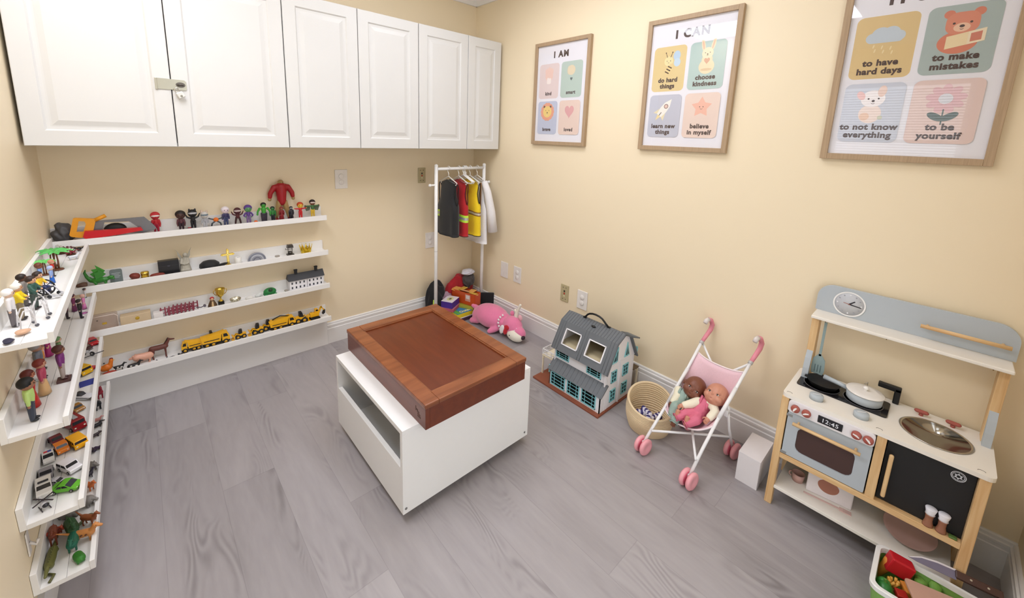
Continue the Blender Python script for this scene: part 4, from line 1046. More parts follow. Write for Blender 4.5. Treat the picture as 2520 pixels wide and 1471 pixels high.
m = M(); m.box(kx0 + .03, 1.995, -.2185, -.2135, .1, kz - .014, KW); P('side_board', m)
m = M(); m.box(kx0 + .03, 1.995, .300, .3045, .1, kz - .014, KW); P('side_board', m)
# oven panel with knobs and clock display
m = M(); m.prism([(y, z) for y, z in rrect(.033, .279, .427, kz - .0145, .010, 4)], 0, .012, mat('#ece8ea', .4), x=Matrix(((0, -1, 0, kx0 + .006), (1, 0, 0, 0), (0, 0, 1, 0), (0, 0, 0, 1)))); pn = P('control_panel', m)
for y, a in ((.256, 1.1), (.222, .5), (.080, -.4), (.049, -.8)):
    X = T(kx0 - .006, y, .4485) @ RY(-PI / 2)
    m = M(); m.lathe([(.0138, 0), (.0138, .009), (.012, .0115), (0, .0115)], TERRA, 24, X); k = P('knob', m, 'terracotta oven knob', pn)
    m2 = M(); m2.add([(-.002, -.009, .0118), (.002, -.009, .0118), (.0045, 0, .0118), (.002, .010, .0118), (-.002, .010, .0118)], [(0, 1, 2, 3, 4)], mat('#f1ece8', .5), False, X @ RZ(a)); m2.mats and m2
    m.add(m2.v, m2.f, m2.mats[0]); k.data.clear_geometry(); k.data.from_pydata([tuple(ROOT[t].inverted() @ Vector(v)) for v in m.v], [], m.f)
    for q in m2.mats: k.data.materials.append(q)
    k.data.polygons.foreach_set('material_index', m.fm); k.data.polygons.foreach_set('use_smooth', m.sm); k.data.update()
m = M(); m.box(kx0 - .009, kx0 - .005, .118, .188, .435, .462, mat('#1b1a20', .3), .001)
vs, fs = TX['12:45']; m.add([(kx0 - .0092, .153 - a[0], .4415 + a[2]) for a in vs], fs, mat('#e8eaf0', .5)); P('clock_display', m, 'black display reading 12:45', pn)
# oven door: frame round a smoked window
def yz(m, poly, x0, x1, mt): m.prism(poly, 0, x1 - x0, mt, x=Matrix(((0, 1, 0, x0), (1, 0, 0, 0), (0, 0, 1, 0), (0, 0, 0, 1))))
dx0, dx1 = kx0 + .004, kx0 + .016
m = M(); o = rrect(.0345, .277, .242, .423, .006, 4); w = rrect(.072, .240, .272, .376, .024, 4)
no = len(o); vs = [(dx0, p[0], p[1]) for p in o] + [(dx0, p[0], p[1]) for p in w] + [(dx1, p[0], p[1]) for p in o] + [(dx1, p[0], p[1]) for p in w]; fs = []
for i in range(no):
    j = (i + 1) % no; fs += [(i, j, no + j, no + i), (2 * no + i, 3 * no + i, 3 * no + j, 2 * no + j), (i, 2 * no + i, 2 * no + j, j), (no + i, no + j, 3 * no + j, 3 * no + i)]
m.add(vs, fs, KB); od = P('oven_door', m, 'blue-grey oven door')
m = M(); yz(m, rrect(.070, .242, .270, .378, .024, 4), dx0 + .005, dx0 + .007, mat('#4a3430', .22, var=.02)); P('oven_window', m, 'smoked brown window', od)
m = M(); m.tube([(kx0 - .020, .255, .392), (kx0 - .020, .060, .390)], .0062, PINEH, 12); P('oven_handle', m, 'wooden bar handle', od)
for y in (.240, .074):
    m = M(); m.cyl((kx0 - .018, y, .391), (dx0, y, .391), .004, None, PINE); P('handle_standoff', m, None, od)
for z in (.406, .246):
    m = M(); m.box(dx0 - .001, dx0 + .004, .262, .281, z - .004, z + .006, mat('#8f8f8d', .45)); P('hinge', m, None, od)
# fridge door: blackboard
fx = kx0 + .026
m = M(); m.box(fx, fx + .010, -.194, .004, .2405, kz - .0145, BOARD, .001); fd = P('fridge_door', m, 'blackboard door')
m = M(); m.box(fx - .024, fx - .012, -.018, -.006, .262, .424, PINE, .005); fh = P('fridge_handle', m, 'wooden door handle', fd)
for z in (.285, .40):
    m = M(); m.cyl((fx - .013, -.012, z), (fx, -.012, z), .004, None, PINE); P('handle_standoff', m, None, fd)
WHT = mat('#d9dde6', .5)
m = M(); cy, cz_ = -.158, .437
def disc_ring(m, r0, r1, x, mt, n=36):
    vs = [(x, cy + r0 * math.cos(2 * PI * i / n), cz_ + r0 * math.sin(2 * PI * i / n)) for i in range(n)] + [(x, cy + r1 * math.cos(2 * PI * i / n), cz_ + r1 * math.sin(2 * PI * i / n)) for i in range(n)]
    m.add(vs, [(i, (i + 1) % n, n + (i + 1) % n, n + i) for i in range(n)], mt)
disc_ring(m, .0150, .0165, fx - .0006, WHT); disc_ring(m, .0118, .0128, fx - .0006, WHT)
for k in range(24):
    a = 2 * PI * k / 24; m.add([(fx - .0006, cy + r * math.cos(a + d), cz_ + r * math.sin(a + d)) for r, d in ((.0133, -.05), (.0145, -.05), (.0145, .06), (.0133, .06))], [(0, 1, 2, 3)], WHT)
m.add([(fx - .0006, cy + r * math.cos(a), cz_ + r * math.sin(a)) for r, a in [((.0105 if i % 2 == 0 else .0062), PI / 2 + PI * i / 6) for i in range(12)]], [tuple(range(12))], WHT)
m.add([(fx - .0009, p[0], p[1]) for p in circ(cy, cz_, .0042, 16)], [tuple(range(16))], BOARD)
P('round_badge', m, 'round white badge', fd)
m = M(); m.box(fx - .003, fx + .002, -.193, -.170, .4655, .4725, mat('#8f8f8d', .45)); P('hinge', m, None, fd)
# stove top, counter knobs, taps
m = M(); m.prism(rrect(1.864, 1.990, .020, .286, .010, 4), 0, .004, mat('#1d1b1e', .12, var=.02), x=Matrix(((1, 0, 0, 0), (0, 0, 1, 0), (0, 1, 0, kz), (0, 0, 0, 1)))); hob = P('stove_plate', m, 'black stove plate')
for y in (.215, .092):
    m = M(); m.lathe([(.058, .0045), (.058, .0052), (.055, .0052), (.055, .0045)], mat('#5b5a5e', .3), 36, T(1.925, y, kz)); P('burner_ring', m, None, hob)
for y in (.210, .082):
    m = M(); m.lathe([(.0215, 0), (.0215, .016), (.0195, .019), (0, .019)], KB, 28, T(1.805, y, kz)); k = P('stove_knob', m, 'grey stove knob')
    m = M(); m.box(-.003, .003, -.014, .014, .019, .0205, mat('#d7dade', .5), .001, x=T(1.805, y, kz) @ RZ(.6)); P('knob_mark', m, None, k)
for y in (-.059, -.136):
    m = M(); m.lathe([(.006, 0), (.006, .008)], TERRA, 14, T(1.990, y, kz)); m.box(-.008, .008, -.019, .019, .008, .021, TERRA, .0075, x=T(1.990, y, kz), seg=4); P('tap_knob', m, 'terracotta tap handle')
m = M(); m.box(2.003, 2.019, .000, .018, kz, kz + .060, BLACK, .003); m.box(2.003, 2.019, .000, .064, kz + .046, kz + .066, BLACK, .003); P('faucet', m, 'black faucet')
# upper part
m = M()
for y in (.262, -.222): pass
for y in (.264, -.221):
    m = M(); m.box(1.962, 2.012, y, y + .024, kz, .752, PINE, .002); P('upper_post', m)
    q = M(); pr = [(1.962, kz), (1.935, kz), (1.940, kz + .045), (1.950, kz + .085), (1.962, kz + .115)]
    q.prism(pr, y + .002, y + .022, KB); P('corner_bracket', q, 'blue-grey curved bracket')
m = M(); m.box(1.922, 2.030, -.223, .287, .752, .764, KW, .003); P('upper_shelf', m)
bp = rrect(-.229, .292, .7645, .877, .052, 8); bp = [(y, max(z, .7645)) for y, z in bp]
bp = [(-.229, .7645), (.292, .7645)] + arc(.240, .825, .052, 0, PI / 2, 8) + arc(-.177, .825, .052, PI / 2, PI, 8)
m = M(); yz(m, bp, 2.016, 2.028, KB); bk = P('upper_panel', m, 'blue-grey rounded back panel')
m = M(); m.tube([(1.992, -.008, .812), (1.992, -.212, .812)], .0068, PINEH, 12); br = P('towel_bar', m, 'wooden towel bar')
for y in (-.025, -.195):
    m = M(); m.cyl((1.994, y, .812), (2.016, y, .812), .004, None, PINE); P('bar_standoff', m, None, br)
# clock face
cy, cz_ = .191, .817; xf = 2.0155
m = M(); m.lathe([(.0485, 0), (.0485, .001), (0, .001)], mat('#c3c5ca', .5), 48, T(xf, cy, cz_) @ RY(-PI / 2)); ck = P('clock', m, 'round clock face', bk)
def ring3(r0, r1, x, mt):
    m = M(); n = 48; vs = [(x, cy + r * math.cos(2 * PI * i / n), cz_ + r * math.sin(2 * PI * i / n)) for r in (r0, r1) for i in range(n)]
    m.add(vs, [(i, (i + 1) % n, n + (i + 1) % n, n + i) for i in range(n)], mt); return m
P('clock_rim', ring3(.0445, .0495, xf - .0015, mat('#f1f0ee', .5)), 'white ring', ck)
m = M()
for i in range(12):
    a = 2 * PI * i / 12; c = (cy + .036 * math.cos(a), cz_ + .036 * math.sin(a)); m.add([(xf - .0015, p[0], p[1]) for p in circ(c[0], c[1], .0028, 8)], [tuple(range(8))], mat('#a3a6ad' if i % 3 else '#e9eaee', .5))
P('hour_marks', m, None, ck)
def hand_(name, a, l0, l1, w, mt, dz):
    m = M(); c, s = math.cos(a), math.sin(a)
    vs = [(xf - dz, cy - (x * c - y * s), cz_ + (x * s + y * c)) for x, y in ((-l0, -w), (l1, -w * .7), (l1, w * .7), (-l0, w))]; m.add(vs, [(0, 1, 2, 3)], mt); P(name, m, None, ck)
hand_('hour_hand', .75, .002, .022, .0026, mat('#201d28', .5), .0020); hand_('minute_hand', -.12, .002, .037, .0022, mat('#201d28', .5), .0023); hand_('second_hand', PI - .18, .004, .018, .0012, mat('#a4614f', .5), .0026)
BR = mat('#8a6a3a', .35, .8)
for y in (.246, .067, -.185):
    m = M(); m.tube([(1.975, y, .752), (1.975, y, .744)] + [(1.969 + .006 * math.cos(a), y, .741 - .006 * math.sin(a)) for a in [PI * i / 6 for i in range(7)]], .0016, BR, 6); P('hook', m, 'brass hook')

# ---- things on and in the toy kitchen
t = thing('toy_spatula', 'grey-blue slotted toy spatula hanging at the left of the toy kitchen', 'spatula', (1.972, .243, .52))
SPT = mat('#8fa3a3', .45)
m = M(); X = Matrix(((0, 1, 0, 1.9685), (1, 0, 0, .243), (0, 0, 1, 0), (0, 0, 0, 1)))
m.prism([(-.004, .590), (.004, .590), (.0045, .735), (-.0045, .735)], -.002, .002, SPT, x=X); m.prism([(-.004, .598), (-.019, .575), (-.022, .530), (-.018, .512), (.018, .512), (.022, .530), (.019, .575), (.004, .598)], -.002, .002, SPT, x=X); part('spatula_body', m, t, world=True)
for d in (-.009, 0, .009):
    m = M(); m.prism(rrect(d - .0018, d + .0018, .520, .552, .0017, 3), -.0024, -.0021, mat('#5f7375', .5), x=X); part('slot', m, t, world=True)
t = thing('toy_frying_pan', 'black toy frying pan on the left burner', 'pan', (1.925, .210, kz + .0055))
m = M(); PB = mat('#1c1b1d', .4)
m.lathe([(0, .0002), (.042, .0002), (.052, .020), (.0535, .0205), (.050, .0190), (.0405, .004), (0, .004)], PB, 40, T(1.922, .212, kz + .0052)); part('pan_body', m, t, world=True)
m = M(); m.box(1.915, 1.929, .262, .272, kz + .019, kz + .026, PB, .002); part('pan_grip', m, t, world=True)
t = thing('toy_saucepan', 'blue-grey toy saucepan with a white lid on the right burner', 'saucepan', (1.925, .090, kz + .0055))
m = M(); m.lathe([(0, .0003), (.048, .0003), (.051, .004), (.0525, .034), (.050, .034), (.0485, .006), (0, .005)], KB, 44, T(1.925, .090, kz + .0055)); part('pot', m, t, world=True)
m = M(); m.tube([(1.928, .140, kz + .030), (1.934, .165, kz + .033), (1.945, .215, kz + .034)], [.0075, .0085, .0095], KB, 12); part('pot_handle', m, t, world=True)
m = M(); m.lathe([(.0545, .0340), (.0555, .0365), (.0535, .0395), (.03, .042), (0, .043)], mat('#efeae4', .35), 44, T(1.925, .090, kz + .0055)); ld = part('lid', m, t, 'white lid', world=True)
m = M(); m.lathe([(.005, .042), (.005, .046), (.0085, .050), (.0085, .054), (.005, .058), (0, .059)], mat('#f3efe9', .35), 20, T(1.925, .090, kz + .0055)); part('lid_knob', m, ld, world=True)
t = thing('toy_whisk', 'small wire whisk head behind the saucepan', 'whisk', (2.002, .092, kz))
for k in range(3):
    m = M(); a = PI * k / 3; m.tube([(2.002 + .010 * math.sin(q) * math.cos(a), .092 + .013 * math.sin(q) * math.sin(a) - 0, kz + .0015 + .046 * (1 - q / PI)) for q in [PI * i / 12 for i in range(13)]], .0012, STEEL, 6); part('whisk_wire', m, t, world=True)
# shakers on the rail
def shaker(y, lab):
    t = thing('toy_shaker', lab, 'shaker', (kx0 + .013, y, .239), group=None)
    m = M(); m.lathe([(.0125, 0), (.0125, .004), (.009, .020), (.0095, .036), (.0120, .042)], mat('#9c6a52', .45), 20); part('shaker_body', m, t)
    m = M(); m.lathe([(.0120, .042), (.0105, .046), (.0140, .062), (.0130, .0635), (0, .0640)], mat('#eceaf0', .4), 20); part('shaker_top', m, t, 'white top')
shaker(-.122, 'left of the two brown and white shakers in front of the blackboard door'); shaker(-.151, 'right of the two brown and white shakers in front of the blackboard door')
m = M(); m.box(kx0 + .004, kx0 + .020, -.186, -.168, .2392, .2450, mat('#5b7a3c', .6), .002); solo('green_toy_piece', m, 'small green toy piece at the foot of the blackboard door', 'toy piece')
# toaster-like box, plate and cutlery on the bottom shelf
t = thing('toy_toaster_box', 'white box with a brown oval on the bottom shelf of the toy kitchen', 'box', (1.86, .12, .092), rot=RZ(-.10))
XB = T(1.835, .125, .0922) @ RZ(.13)
m = M(); m.box(0, .075, -.070, .068, 0, .110, mat('#e9e1e2', .5), .004, x=XB); part('box_body', m, t, world=True)
m = M(); m.add([XB @ Vector((-.0006, .004 + .032 * math.cos(2 * PI * i / 30), .055 + .030 * math.sin(2 * PI * i / 30) * (1 if math.sin(2 * PI * i / 30) < 0 else .8))) for i in range(30)], [tuple(range(30))], mat('#a9705c', .5)); part('oval_picture', m, t, 'brown oval picture', world=True)
t = thing('toy_fork', 'pale pink toy fork on the bottom shelf beside the white box', 'fork', (1.815, .12, .0925), rz=-PI / 2 + .12)
FK = mat('#d9b9b2', .45); m = M(); m.box(-.075, .035, -.004, .004, 0, .003, FK, .001)
m.box(.033, .045, -.010, .010, 0, .003, FK, .001)
for d in (-.008, -.0027, .0027, .008): m.box(.044, .068, d - .0018, d + .0018, 0, .003, FK)
part('fork_body', m, t)
t = thing('toy_cup', 'dusty pink toy cup lying behind the fork on the bottom shelf', 'cup', (1.855, .225, .092))
m = M(); m.lathe([(.018, 0), (.022, .034), (.0205, .034), (.0165, .003), (0, .003)], mat('#c39a90', .5), 24); part('cup_body', m, t)
m = M(); m.tube([(0, .021 + .009 * math.sin(a), .018 + .010 * math.cos(a)) for a in [PI * i / 8 for i in range(9)]], .0025, mat('#c39a90', .5), 8); part('cup_handle', m, t)
t = thing('toy_tray', 'dusty brown oval toy tray leaning on the bottom shelf under the blackboard door', 'tray', (1.86, -.09, .0935), rot=Matrix.Identity(4))
X = T(1.815, -.093, .100) @ RY(-.62) @ RX(.0)
m = M(); m.lathe([(0, 0), (.058, 0), (.066, .006), (.0672, .0055), (.060, -.002), (0, -.002)], mat('#a5857b', .5), 40, T(1.846, -.093, .137) @ RY(-.62 - .1), sx=.82); part('tray_body', m, t, world=True)

# ---------------------------------------------------------------- bin of toy food at the lower right
BG = mat('#86b45c', .45); BWH = mat('#edece9', .35)
t = thing('toy_food_bin', 'white-rimmed green bin of toy food in front of the toy kitchen', 'bin', (1.63, -.17, 0))
bx0, bx1, by0, by1, bh = 1.528, 1.728, -.318, -.024, .12
def rr_loop(x0, x1, y0, y1, r, z): return [(p[0], p[1], z) for p in rrect(x0, x1, y0, y1, r, 5)]
def loft(m, loops, mt, smooth=False):
    n = len(loops[0]); vs = [p for l in loops for p in l]
    m.add(vs, [(j * n + i, j * n + (i + 1) % n, (j + 1) * n + (i + 1) % n, (j + 1) * n + i) for j in range(len(loops) - 1) for i in range(n)], mt, smooth)
m = M(); g = .012
loft(m, [rr_loop(bx0 + .018, bx1 - .018, by0 + .018, by1 - .018, .02, .0), rr_loop(bx0 + .004, bx1 - .004, by0 + .004, by1 - .004, .024, bh - .012), rr_loop(bx0 + .010, bx1 - .010, by0 + .010, by1 - .010, .02, bh - .010), rr_loop(bx0 + .022, bx1 - .022, by0 + .022, by1 - .022, .016, .004)], BG)
m.add(rr_loop(bx0 + .018, bx1 - .018, by0 + .018, by1 - .018, .02, .001), [tuple(range(24))], BG); m.add(rr_loop(bx0 + .022, bx1 - .022, by0 + .022, by1 - .022, .016, .004), [tuple(range(24))], BG); part('bin_body', m, t, world=True)
m = M(); loft(m, [rr_loop(bx0 + .001, bx1 - .001, by0 + .001, by1 - .001, .026, bh - .016), rr_loop(bx0, bx1, by0, by1, .026, bh - .002), rr_loop(bx0 + .003, bx1 - .003, by0 + .003, by1 - .003, .024, bh), rr_loop(bx0 + .012, bx1 - .012, by0 + .012, by1 - .012, .020, bh), rr_loop(bx0 + .014, bx1 - .014, by0 + .014, by1 - .014, .018, bh - .016)], BWH); part('bin_rim', m, t, 'white rim', world=True)
def food(name, m, label, cat): return solo(name, m, label, cat)
Fz = .06
m = M(); m.box(-.019, .019, -.030, .030, -.026, .026, mat('#c41f2b', .35), .004, x=T(1.690, -.082, .105) @ RZ(.35) @ RX(.25)); m.box(.0125, .0195, -.012, .012, -.0265, -.012, mat('#d8dbe6', .4), x=T(1.690, -.082, .105) @ RZ(.35) @ RX(.25)); food('red_food_box', m, 'red toy food carton standing in the food bin', 'toy food')
m = M(); X = T(1.688, -.052, .07) @ RX(.3); m.lathe([(0, -.045), (.008, -.04), (.013, 0), (.016, .035), (.010, .045), (0, .046)], mat('#d98a3a', .45), 18, X); food('toy_carrot', m, 'orange toy carrot in the back corner of the food bin', 'toy food')
m = M(); m.ell((1.590, -.060, .078), (.026, .021, .025), mat('#2f7a34', .35)); m.ell((1.602, -.057, .083), (.018, .019, .02), mat('#378a3c', .35)); m.cyl((1.592, -.06, .10), (1.592, -.058, .112), .004, .003, mat('#5c8a3c', .5)); food('toy_green_pepper', m, 'dark green toy pepper in the food bin', 'toy food')
m = M(); X = T(1.568, -.085, .075) @ RZ(-.2) @ RX(PI / 2 + .15); m.lathe([(.009, -.055), (.011, 0), (.014, .035), (.02, .06), (0, .062)], mat('#dcd88a', .45), 16, X); m.lathe([(0, -.056), (.0095, -.055)], mat('#f0eed0', .5), 16, X); food('toy_leek', m, 'pale yellow-green toy leek along the front of the food bin', 'toy food')
m = M()
for k in range(7): a = k * .9; m.tube([(1.640 + .012 * math.cos(a), -.074 + .010 * math.sin(a), .060 + .002 * k), (1.640 + .010 * math.cos(a + .6), -.078 + .012 * math.sin(a + .6), .084 + .001 * k)], .004, mat('#e0a545', .45), 7)
food('toy_fries', m, 'golden toy fries in the middle of the food bin', 'toy food')
m = M(); m.box(-.014, .014, -.014, .014, 0, .018, mat('#b3261e', .45), .003, x=T(1.608, -.098, .068) @ RZ(.4)); food('toy_tomato_piece', m, 'small dark red toy food block beside the fries', 'toy food')
m = M(); m.ell((1.556, -.128, .085), (.022, .026, .018), mat('#d89a62', .5)); food('toy_bread_roll', m, 'tan toy bread roll at the front of the food bin', 'toy food')
m = M(); m.ell((1.552, -.185, .083), (.022, .022, .020), mat('#c9822f', .45)); food('toy_orange', m, 'orange toy fruit behind the bread roll at the frame edge', 'toy food')
t = thing('toy_cutting_board', 'pinkish wooden cutting board lying across the food bin', 'cutting board', (1.62, -.165, .11))
m = M(); m.prism(rrect(-.048, .048, -.085, .085, .014, 4), -.003, .003, mat('#cfa692', .5, var=.05), x=T(1.630, -.190, .113) @ RZ(.30) @ RY(.15) @ Matrix(((1, 0, 0, 0), (0, 0, 1, 0), (0, 1, 0, 0), (0, 0, 0, 1)))); part('board', m, t, world=True)
m = M(); m.ell((1.590, -.215, .132), (.020, .022, .017), mat('#5a2350', .4)); food('toy_plum', m, 'dark purple toy plum on the cutting board', 'toy food')
m = M(); m.box(-.028, .028, -.035, .035, 0, .010, mat('#c07a70', .5, var=.25, scale=60), .003, x=T(1.640, -.245, .118) @ RZ(.5)); food('toy_bacon', m, 'red and pink toy bacon slices on the cutting board', 'toy food')
t = thing('toy_knife', 'grey toy chef knife with brown handle lying on the food bin', 'knife', (1.68, -.16, .13))
X = T(1.712, -.098, .136) @ RZ(-1.42) @ RX(-1.05)
m = M(); m.prism([(0, .002), (.03, .020), (.065, .028), (.105, .030), (.105, 0), (.02, -.001)], -.001, .001, mat('#746e82', .4), x=X); m.prism([(0, .002), (.03, .020), (.065, .028), (.105, .030), (.105, .025), (.066, .023), (.03, .0155), (.006, .003)], -.0016, .0016, mat('#d8d2d6', .4), x=X); kb = part('blade', m, t, 'grey blade', world=True)
m = M(); m.box(.103, .20, -.006, .006, .006, .028, mat('#4a3028', .45), .003, x=X); kh = part('knife_handle', m, t, 'dark brown handle', world=True)
for d in (.135, .17):
    m = M(); m.cyl(X @ Vector((d, -.0066, .017)), X @ Vector((d, .0066, .017)), .0028, None, STEEL); part('rivet', m, kh, world=True)

m = M()
for k in range(6):
    a = k * 1.05; m.ell((1.700 + .014 * math.cos(a), -.150 + .018 * math.sin(a), .078 + .006 * (k % 3)), (.018, .016, .010), mat('#6c9a3c', .6, bump=.3), None, 12, RX(.5 * math.cos(a)) @ RY(.5 * math.sin(a)))
food('toy_lettuce', m, 'leafy green toy lettuce under the knife in the food bin', 'toy food')
m = M(); X = T(1.690, -.225, .078) @ RZ(.3) @ RX(PI / 2); m.lathe([(0, -.045), (.012, -.038), (.016, 0), (.012, .036), (0, .044)], mat('#e3c04a', .5, bump=.4, scale=200), 18, X); food('toy_corn', m, 'yellow toy corn cob at the back of the food bin', 'toy food')
m = M(); m.box(-.02, .02, -.025, .025, 0, .022, mat('#e0913a', .5), .004, x=T(1.655, -.120, .062) @ RZ(.5)); food('toy_cheese', m, 'orange toy cheese block between the fries and the cutting board', 'toy food')
# ---------------------------------------------------------------- pink plush fawn lying in the corner
PK = mat('#e87fa6', .9, sheen=.5, var=.05, scale=60, bump=.15); IV = mat('#efe8d8', .9, sheen=.3, bump=.1, scale=90); PWH = mat('#f3eeee', .9, sheen=.3, bump=.1, scale=90); RED = mat('#c3182a', .8, sheen=.2)
t = thing('plush_fawn', 'big pink plush animal with white antler lying on the floor by the corner', 'plush toy', (1.87, 2.1, 0))
m = M(); ax = RZ(.12)
m.ell((1.866, 2.155, .086), (.100, .155, .086), PK, None, 28, ax); m.ell((1.855, 2.25, .068), (.083, .078, .066), PK, None, 22)
m.ell((1.880, 1.940, .084), (.066, .080, .072), PK, None, 24); m.ell((1.870, 1.862, .064), (.042, .056, .046), PK, None, 20); m.ell((1.876, 2.03, .082), (.066, .06, .066), PK, None, 20)
m.limb([(1.835, 2.035, .055), (1.805, 2.055, .035), (1.780, 2.075, .021)], [.026, .023, .019], PK, 12)
m.limb([(1.85, 2.29, .095), (1.84, 2.325, .108), (1.832, 2.345, .112)], [.022, .019, .014], PK, 12)
m.limb([(1.80, 2.25, .04), (1.785, 2.29, .024)], [.03, .022], PK, 12)
part('body', m, t, world=True, remesh=.005, smooth=8)
m = M(); m.ell((1.850, 1.882, .046), (.044, .074, .042), IV, None, 26, RY(.35)); part('face_patch', m, t, 'white lower face', world=True)
m = M(); m.ell((1.858, 1.808, .052), (.017, .013, .014), mat('#2a1a20', .5), None, 16); part('nose', m, t, 'dark nose', world=True)
m = M(); m.ell((1.8085, 1.893, .052), (.003, .005, .005), mat('#1a1418', .3), None, 12); part('eye', m, t, 'black eye', world=True)
m = M(); m.ell((1.806, 1.972, .068), (.011, .020, .038), PWH, None, 18, RX(.35)); part('ear', m, t, 'white ear', world=True)
m = M(); m.ell((1.818, 1.938, .088), (.012, .028, .020), RED, None, 16, RX(-.5)); m.ell((1.814, 1.946, .062), (.012, .020, .028), RED, None, 16, RX(.2)); part('bow', m, t, 'red bow', world=True)
for c, s in (((1.905, 1.975, .160), 'pink'), ((1.905, 1.890, .158), 'pale')):
    m = M(); m.ell(c, (.010, .018, .022), PK if s == 'pink' else mat('#e9b3bb', .9, sheen=.3), None, 16, RX(.5 if s == 'pink' else -.6)); part('ear', m, t, world=True)
m = M(); m.limb([(1.90, 1.930, .145), (1.902, 1.925, .185), (1.905, 1.908, .225), (1.907, 1.898, .248)], [.014, .012, .011, .010], IV, 12); m.limb([(1.902, 1.926, .180), (1.900, 1.938, .200)], [.010, .009], IV, 10); part('antler', m, t, 'ivory antler', world=True, remesh=.003, smooth=3)
for c in ((1.850, 1.868, .101), (1.838, 1.892, .108), (1.835, 1.874, .088)):
    m = M(); m.ell(c, (.004, .004, .004), PWH, None, 10); part('spot', m, t, 'white spot', world=True)
for i in range(9):
    a = -1.2 + i * .28; c = (1.880 - .075 * math.cos(a), 2.006 + .012 * math.sin(3 * a), .086 + .075 * math.sin(a))
    m = M(); m.ell(c, (.006, .009, .008), PWH, None, 10, RX(a)); part('collar_petal', m, t, 'white collar petal', world=True)

# ---------------------------------------------------------------- heap of boxes and costumes under the rack
def heap(name, label, cat, c, r, mt, seed, amp=.18, n=26, lo=None, freq=3.2):
    rnd = random.Random(seed); k = [(rnd.uniform(-1, 1), rnd.uniform(-1, 1), rnd.uniform(-1, 1), rnd.random() * 6) for _ in range(6)]
    b = bmesh.new(); bmesh.ops.create_uvsphere(b, u_segments=n * 2, v_segments=n, radius=1)
    for v in b.verts:
        d = v.co.normalized(); s = sum(math.sin(freq * (a[0] * d.x + a[1] * d.y + a[2] * d.z) * (1 + .6 * i) + a[3]) / (1 + .5 * i) for i, a in enumerate(k))
        f = 1 + amp * (1 - abs(s) * .9) * .8
        v.co = d * f
    m = M(); m.bm(b, mt, True, T(*c) @ SCL(*r))
    if lo is not None: m.v = [(x, y, max(z, lo)) for x, y, z in m.v]
    return solo(name, m, label, cat)
CL = lambda h: mat(h, .85, sheen=.25, bump=.1, scale=90)
m = M(); m.box(1.685, 1.915, 2.352, 2.575, 0.001, .029, mat('#4a2c3e', .6), .002); m.box(1.684, 1.916, 2.351, 2.576, .0292, .033, mat('#efe7ea', .6), .001); solo('flat_game_box', m, 'dark flat game box at the very bottom of the corner pile', 'game box')
t = thing('board_game_box', 'yellow and blue board game box near the front of the corner pile', 'game box', (1.79, 2.41, .034), rot=Matrix.Identity(4))
X = T(1.795, 2.415, .0342) @ RZ(.02)
m = M(); m.box(-.108, .108, -.065, .075, 0, .036, mat('#e6cf2d', .5), .002, x=X); m.box(-.1085, .1085, -.0655, -.060, -.0005, .005, mat('#efe9ea', .5), x=X); part('box_body', m, t, world=True)
m = M(); m.box(-.108, .108, -.065, .075, .0362, .0405, mat('#3f86b8', .45), .001, x=X); ld = part('box_lid', m, t, 'blue lid', world=True)
m = M(); m.box(-.107, -.072, -.064, .074, .0406, .0409, mat('#5fb04a', .5), x=X)
vs, fs = TX['Outsmart']; m.add([X @ Vector((.012 + a[0] * 1.3, -.055 + a[2] * 1.35, .0412)) for a in vs], fs, mat('#f0e9a0', .5)); part('lid_print', m, ld, 'pale lettering and green strip', world=True)
def small_box(name, label, c, s, yaw, colr, top=None, cat='box'):
    t = thing(name, label, cat, c, rz=yaw)
    m = M(); m.box(-s[0] / 2, s[0] / 2, -s[1] / 2, s[1] / 2, 0, s[2] - (.0015 if top else 0), mat(colr, .5), .0015); part('box_body', m, t)
    if top:
        m = M(); m.box(-s[0] / 2, s[0] / 2, -s[1] / 2, s[1] / 2, s[2] - .0015, s[2], mat(top[0], .5)); part('box_top', m, t)
        if len(top) > 1:
            m = M(); m.prism(circ(0, 0, s[0] * .28, 20, s[1] * .25), s[2], s[2] + .0004, mat(top[1], .5), x=Matrix(((1, 0, 0, 0), (0, 0, 1, 0), (0, 1, 0, 0), (0, 0, 0, 1)))); m2 = M(); m2.prism(circ(0, 0, s[0] * .13, 16, s[1] * .1), s[2] + .0004, s[2] + .0007, mat('#6a5a5a', .5), x=Matrix(((1, 0, 0, 0), (0, 0, 1, 0), (0, 1, 0, 0), (0, 0, 0, 1))))
            o = part('picture', m, t); part('picture_centre', m2, o)
    return t
small_box('storybook', 'olive-yellow book on the board game box under the orange box', (1.850, 2.440, .0752), (.13, .16, .022), .5, '#a8a63a')
small_box('card_box', 'dusty red flat box under the purple box', (1.712, 2.470, .0752), (.13, .10, .028), .55, '#b8566a', ('#c98088',))
t = small_box('card_game_box', 'purple box with a pale printed top, in front of the orange box', (1.706, 2.472, .1036), (.125, .095, .052), .50, '#4a2790', ('#e9e2ea', '#dbe2a0'))
t = thing('orange_gift_box', 'orange clear-sided box stuffed with yellow tissue in the corner pile', 'box', (1.845, 2.452, .10), rz=-1.29)
ORG = mat('#c8501e', .3, var=.08)
m = M(); m.box(-.115, .115, -.038, .038, 0, .005, ORG)
for a in ((-.115, .115, -.038, -.0355), (-.115, .115, .0355, .038), (-.115, -.1125, -.038, .038), (.1125, .115, -.038, .038)): m.box(a[0], a[1], a[2], a[3], .005, .098, ORG)
part('box_body', m, t, 'orange box')
m = M(); m.box(.02, .07, -.0388, -.0382, .03, .085, mat('#d9a08a', .5)); m.box(.028, .062, -.0392, -.0388, .05, .078, mat('#e9dcd6', .5)); part('box_label', m, t, 'small pale label')
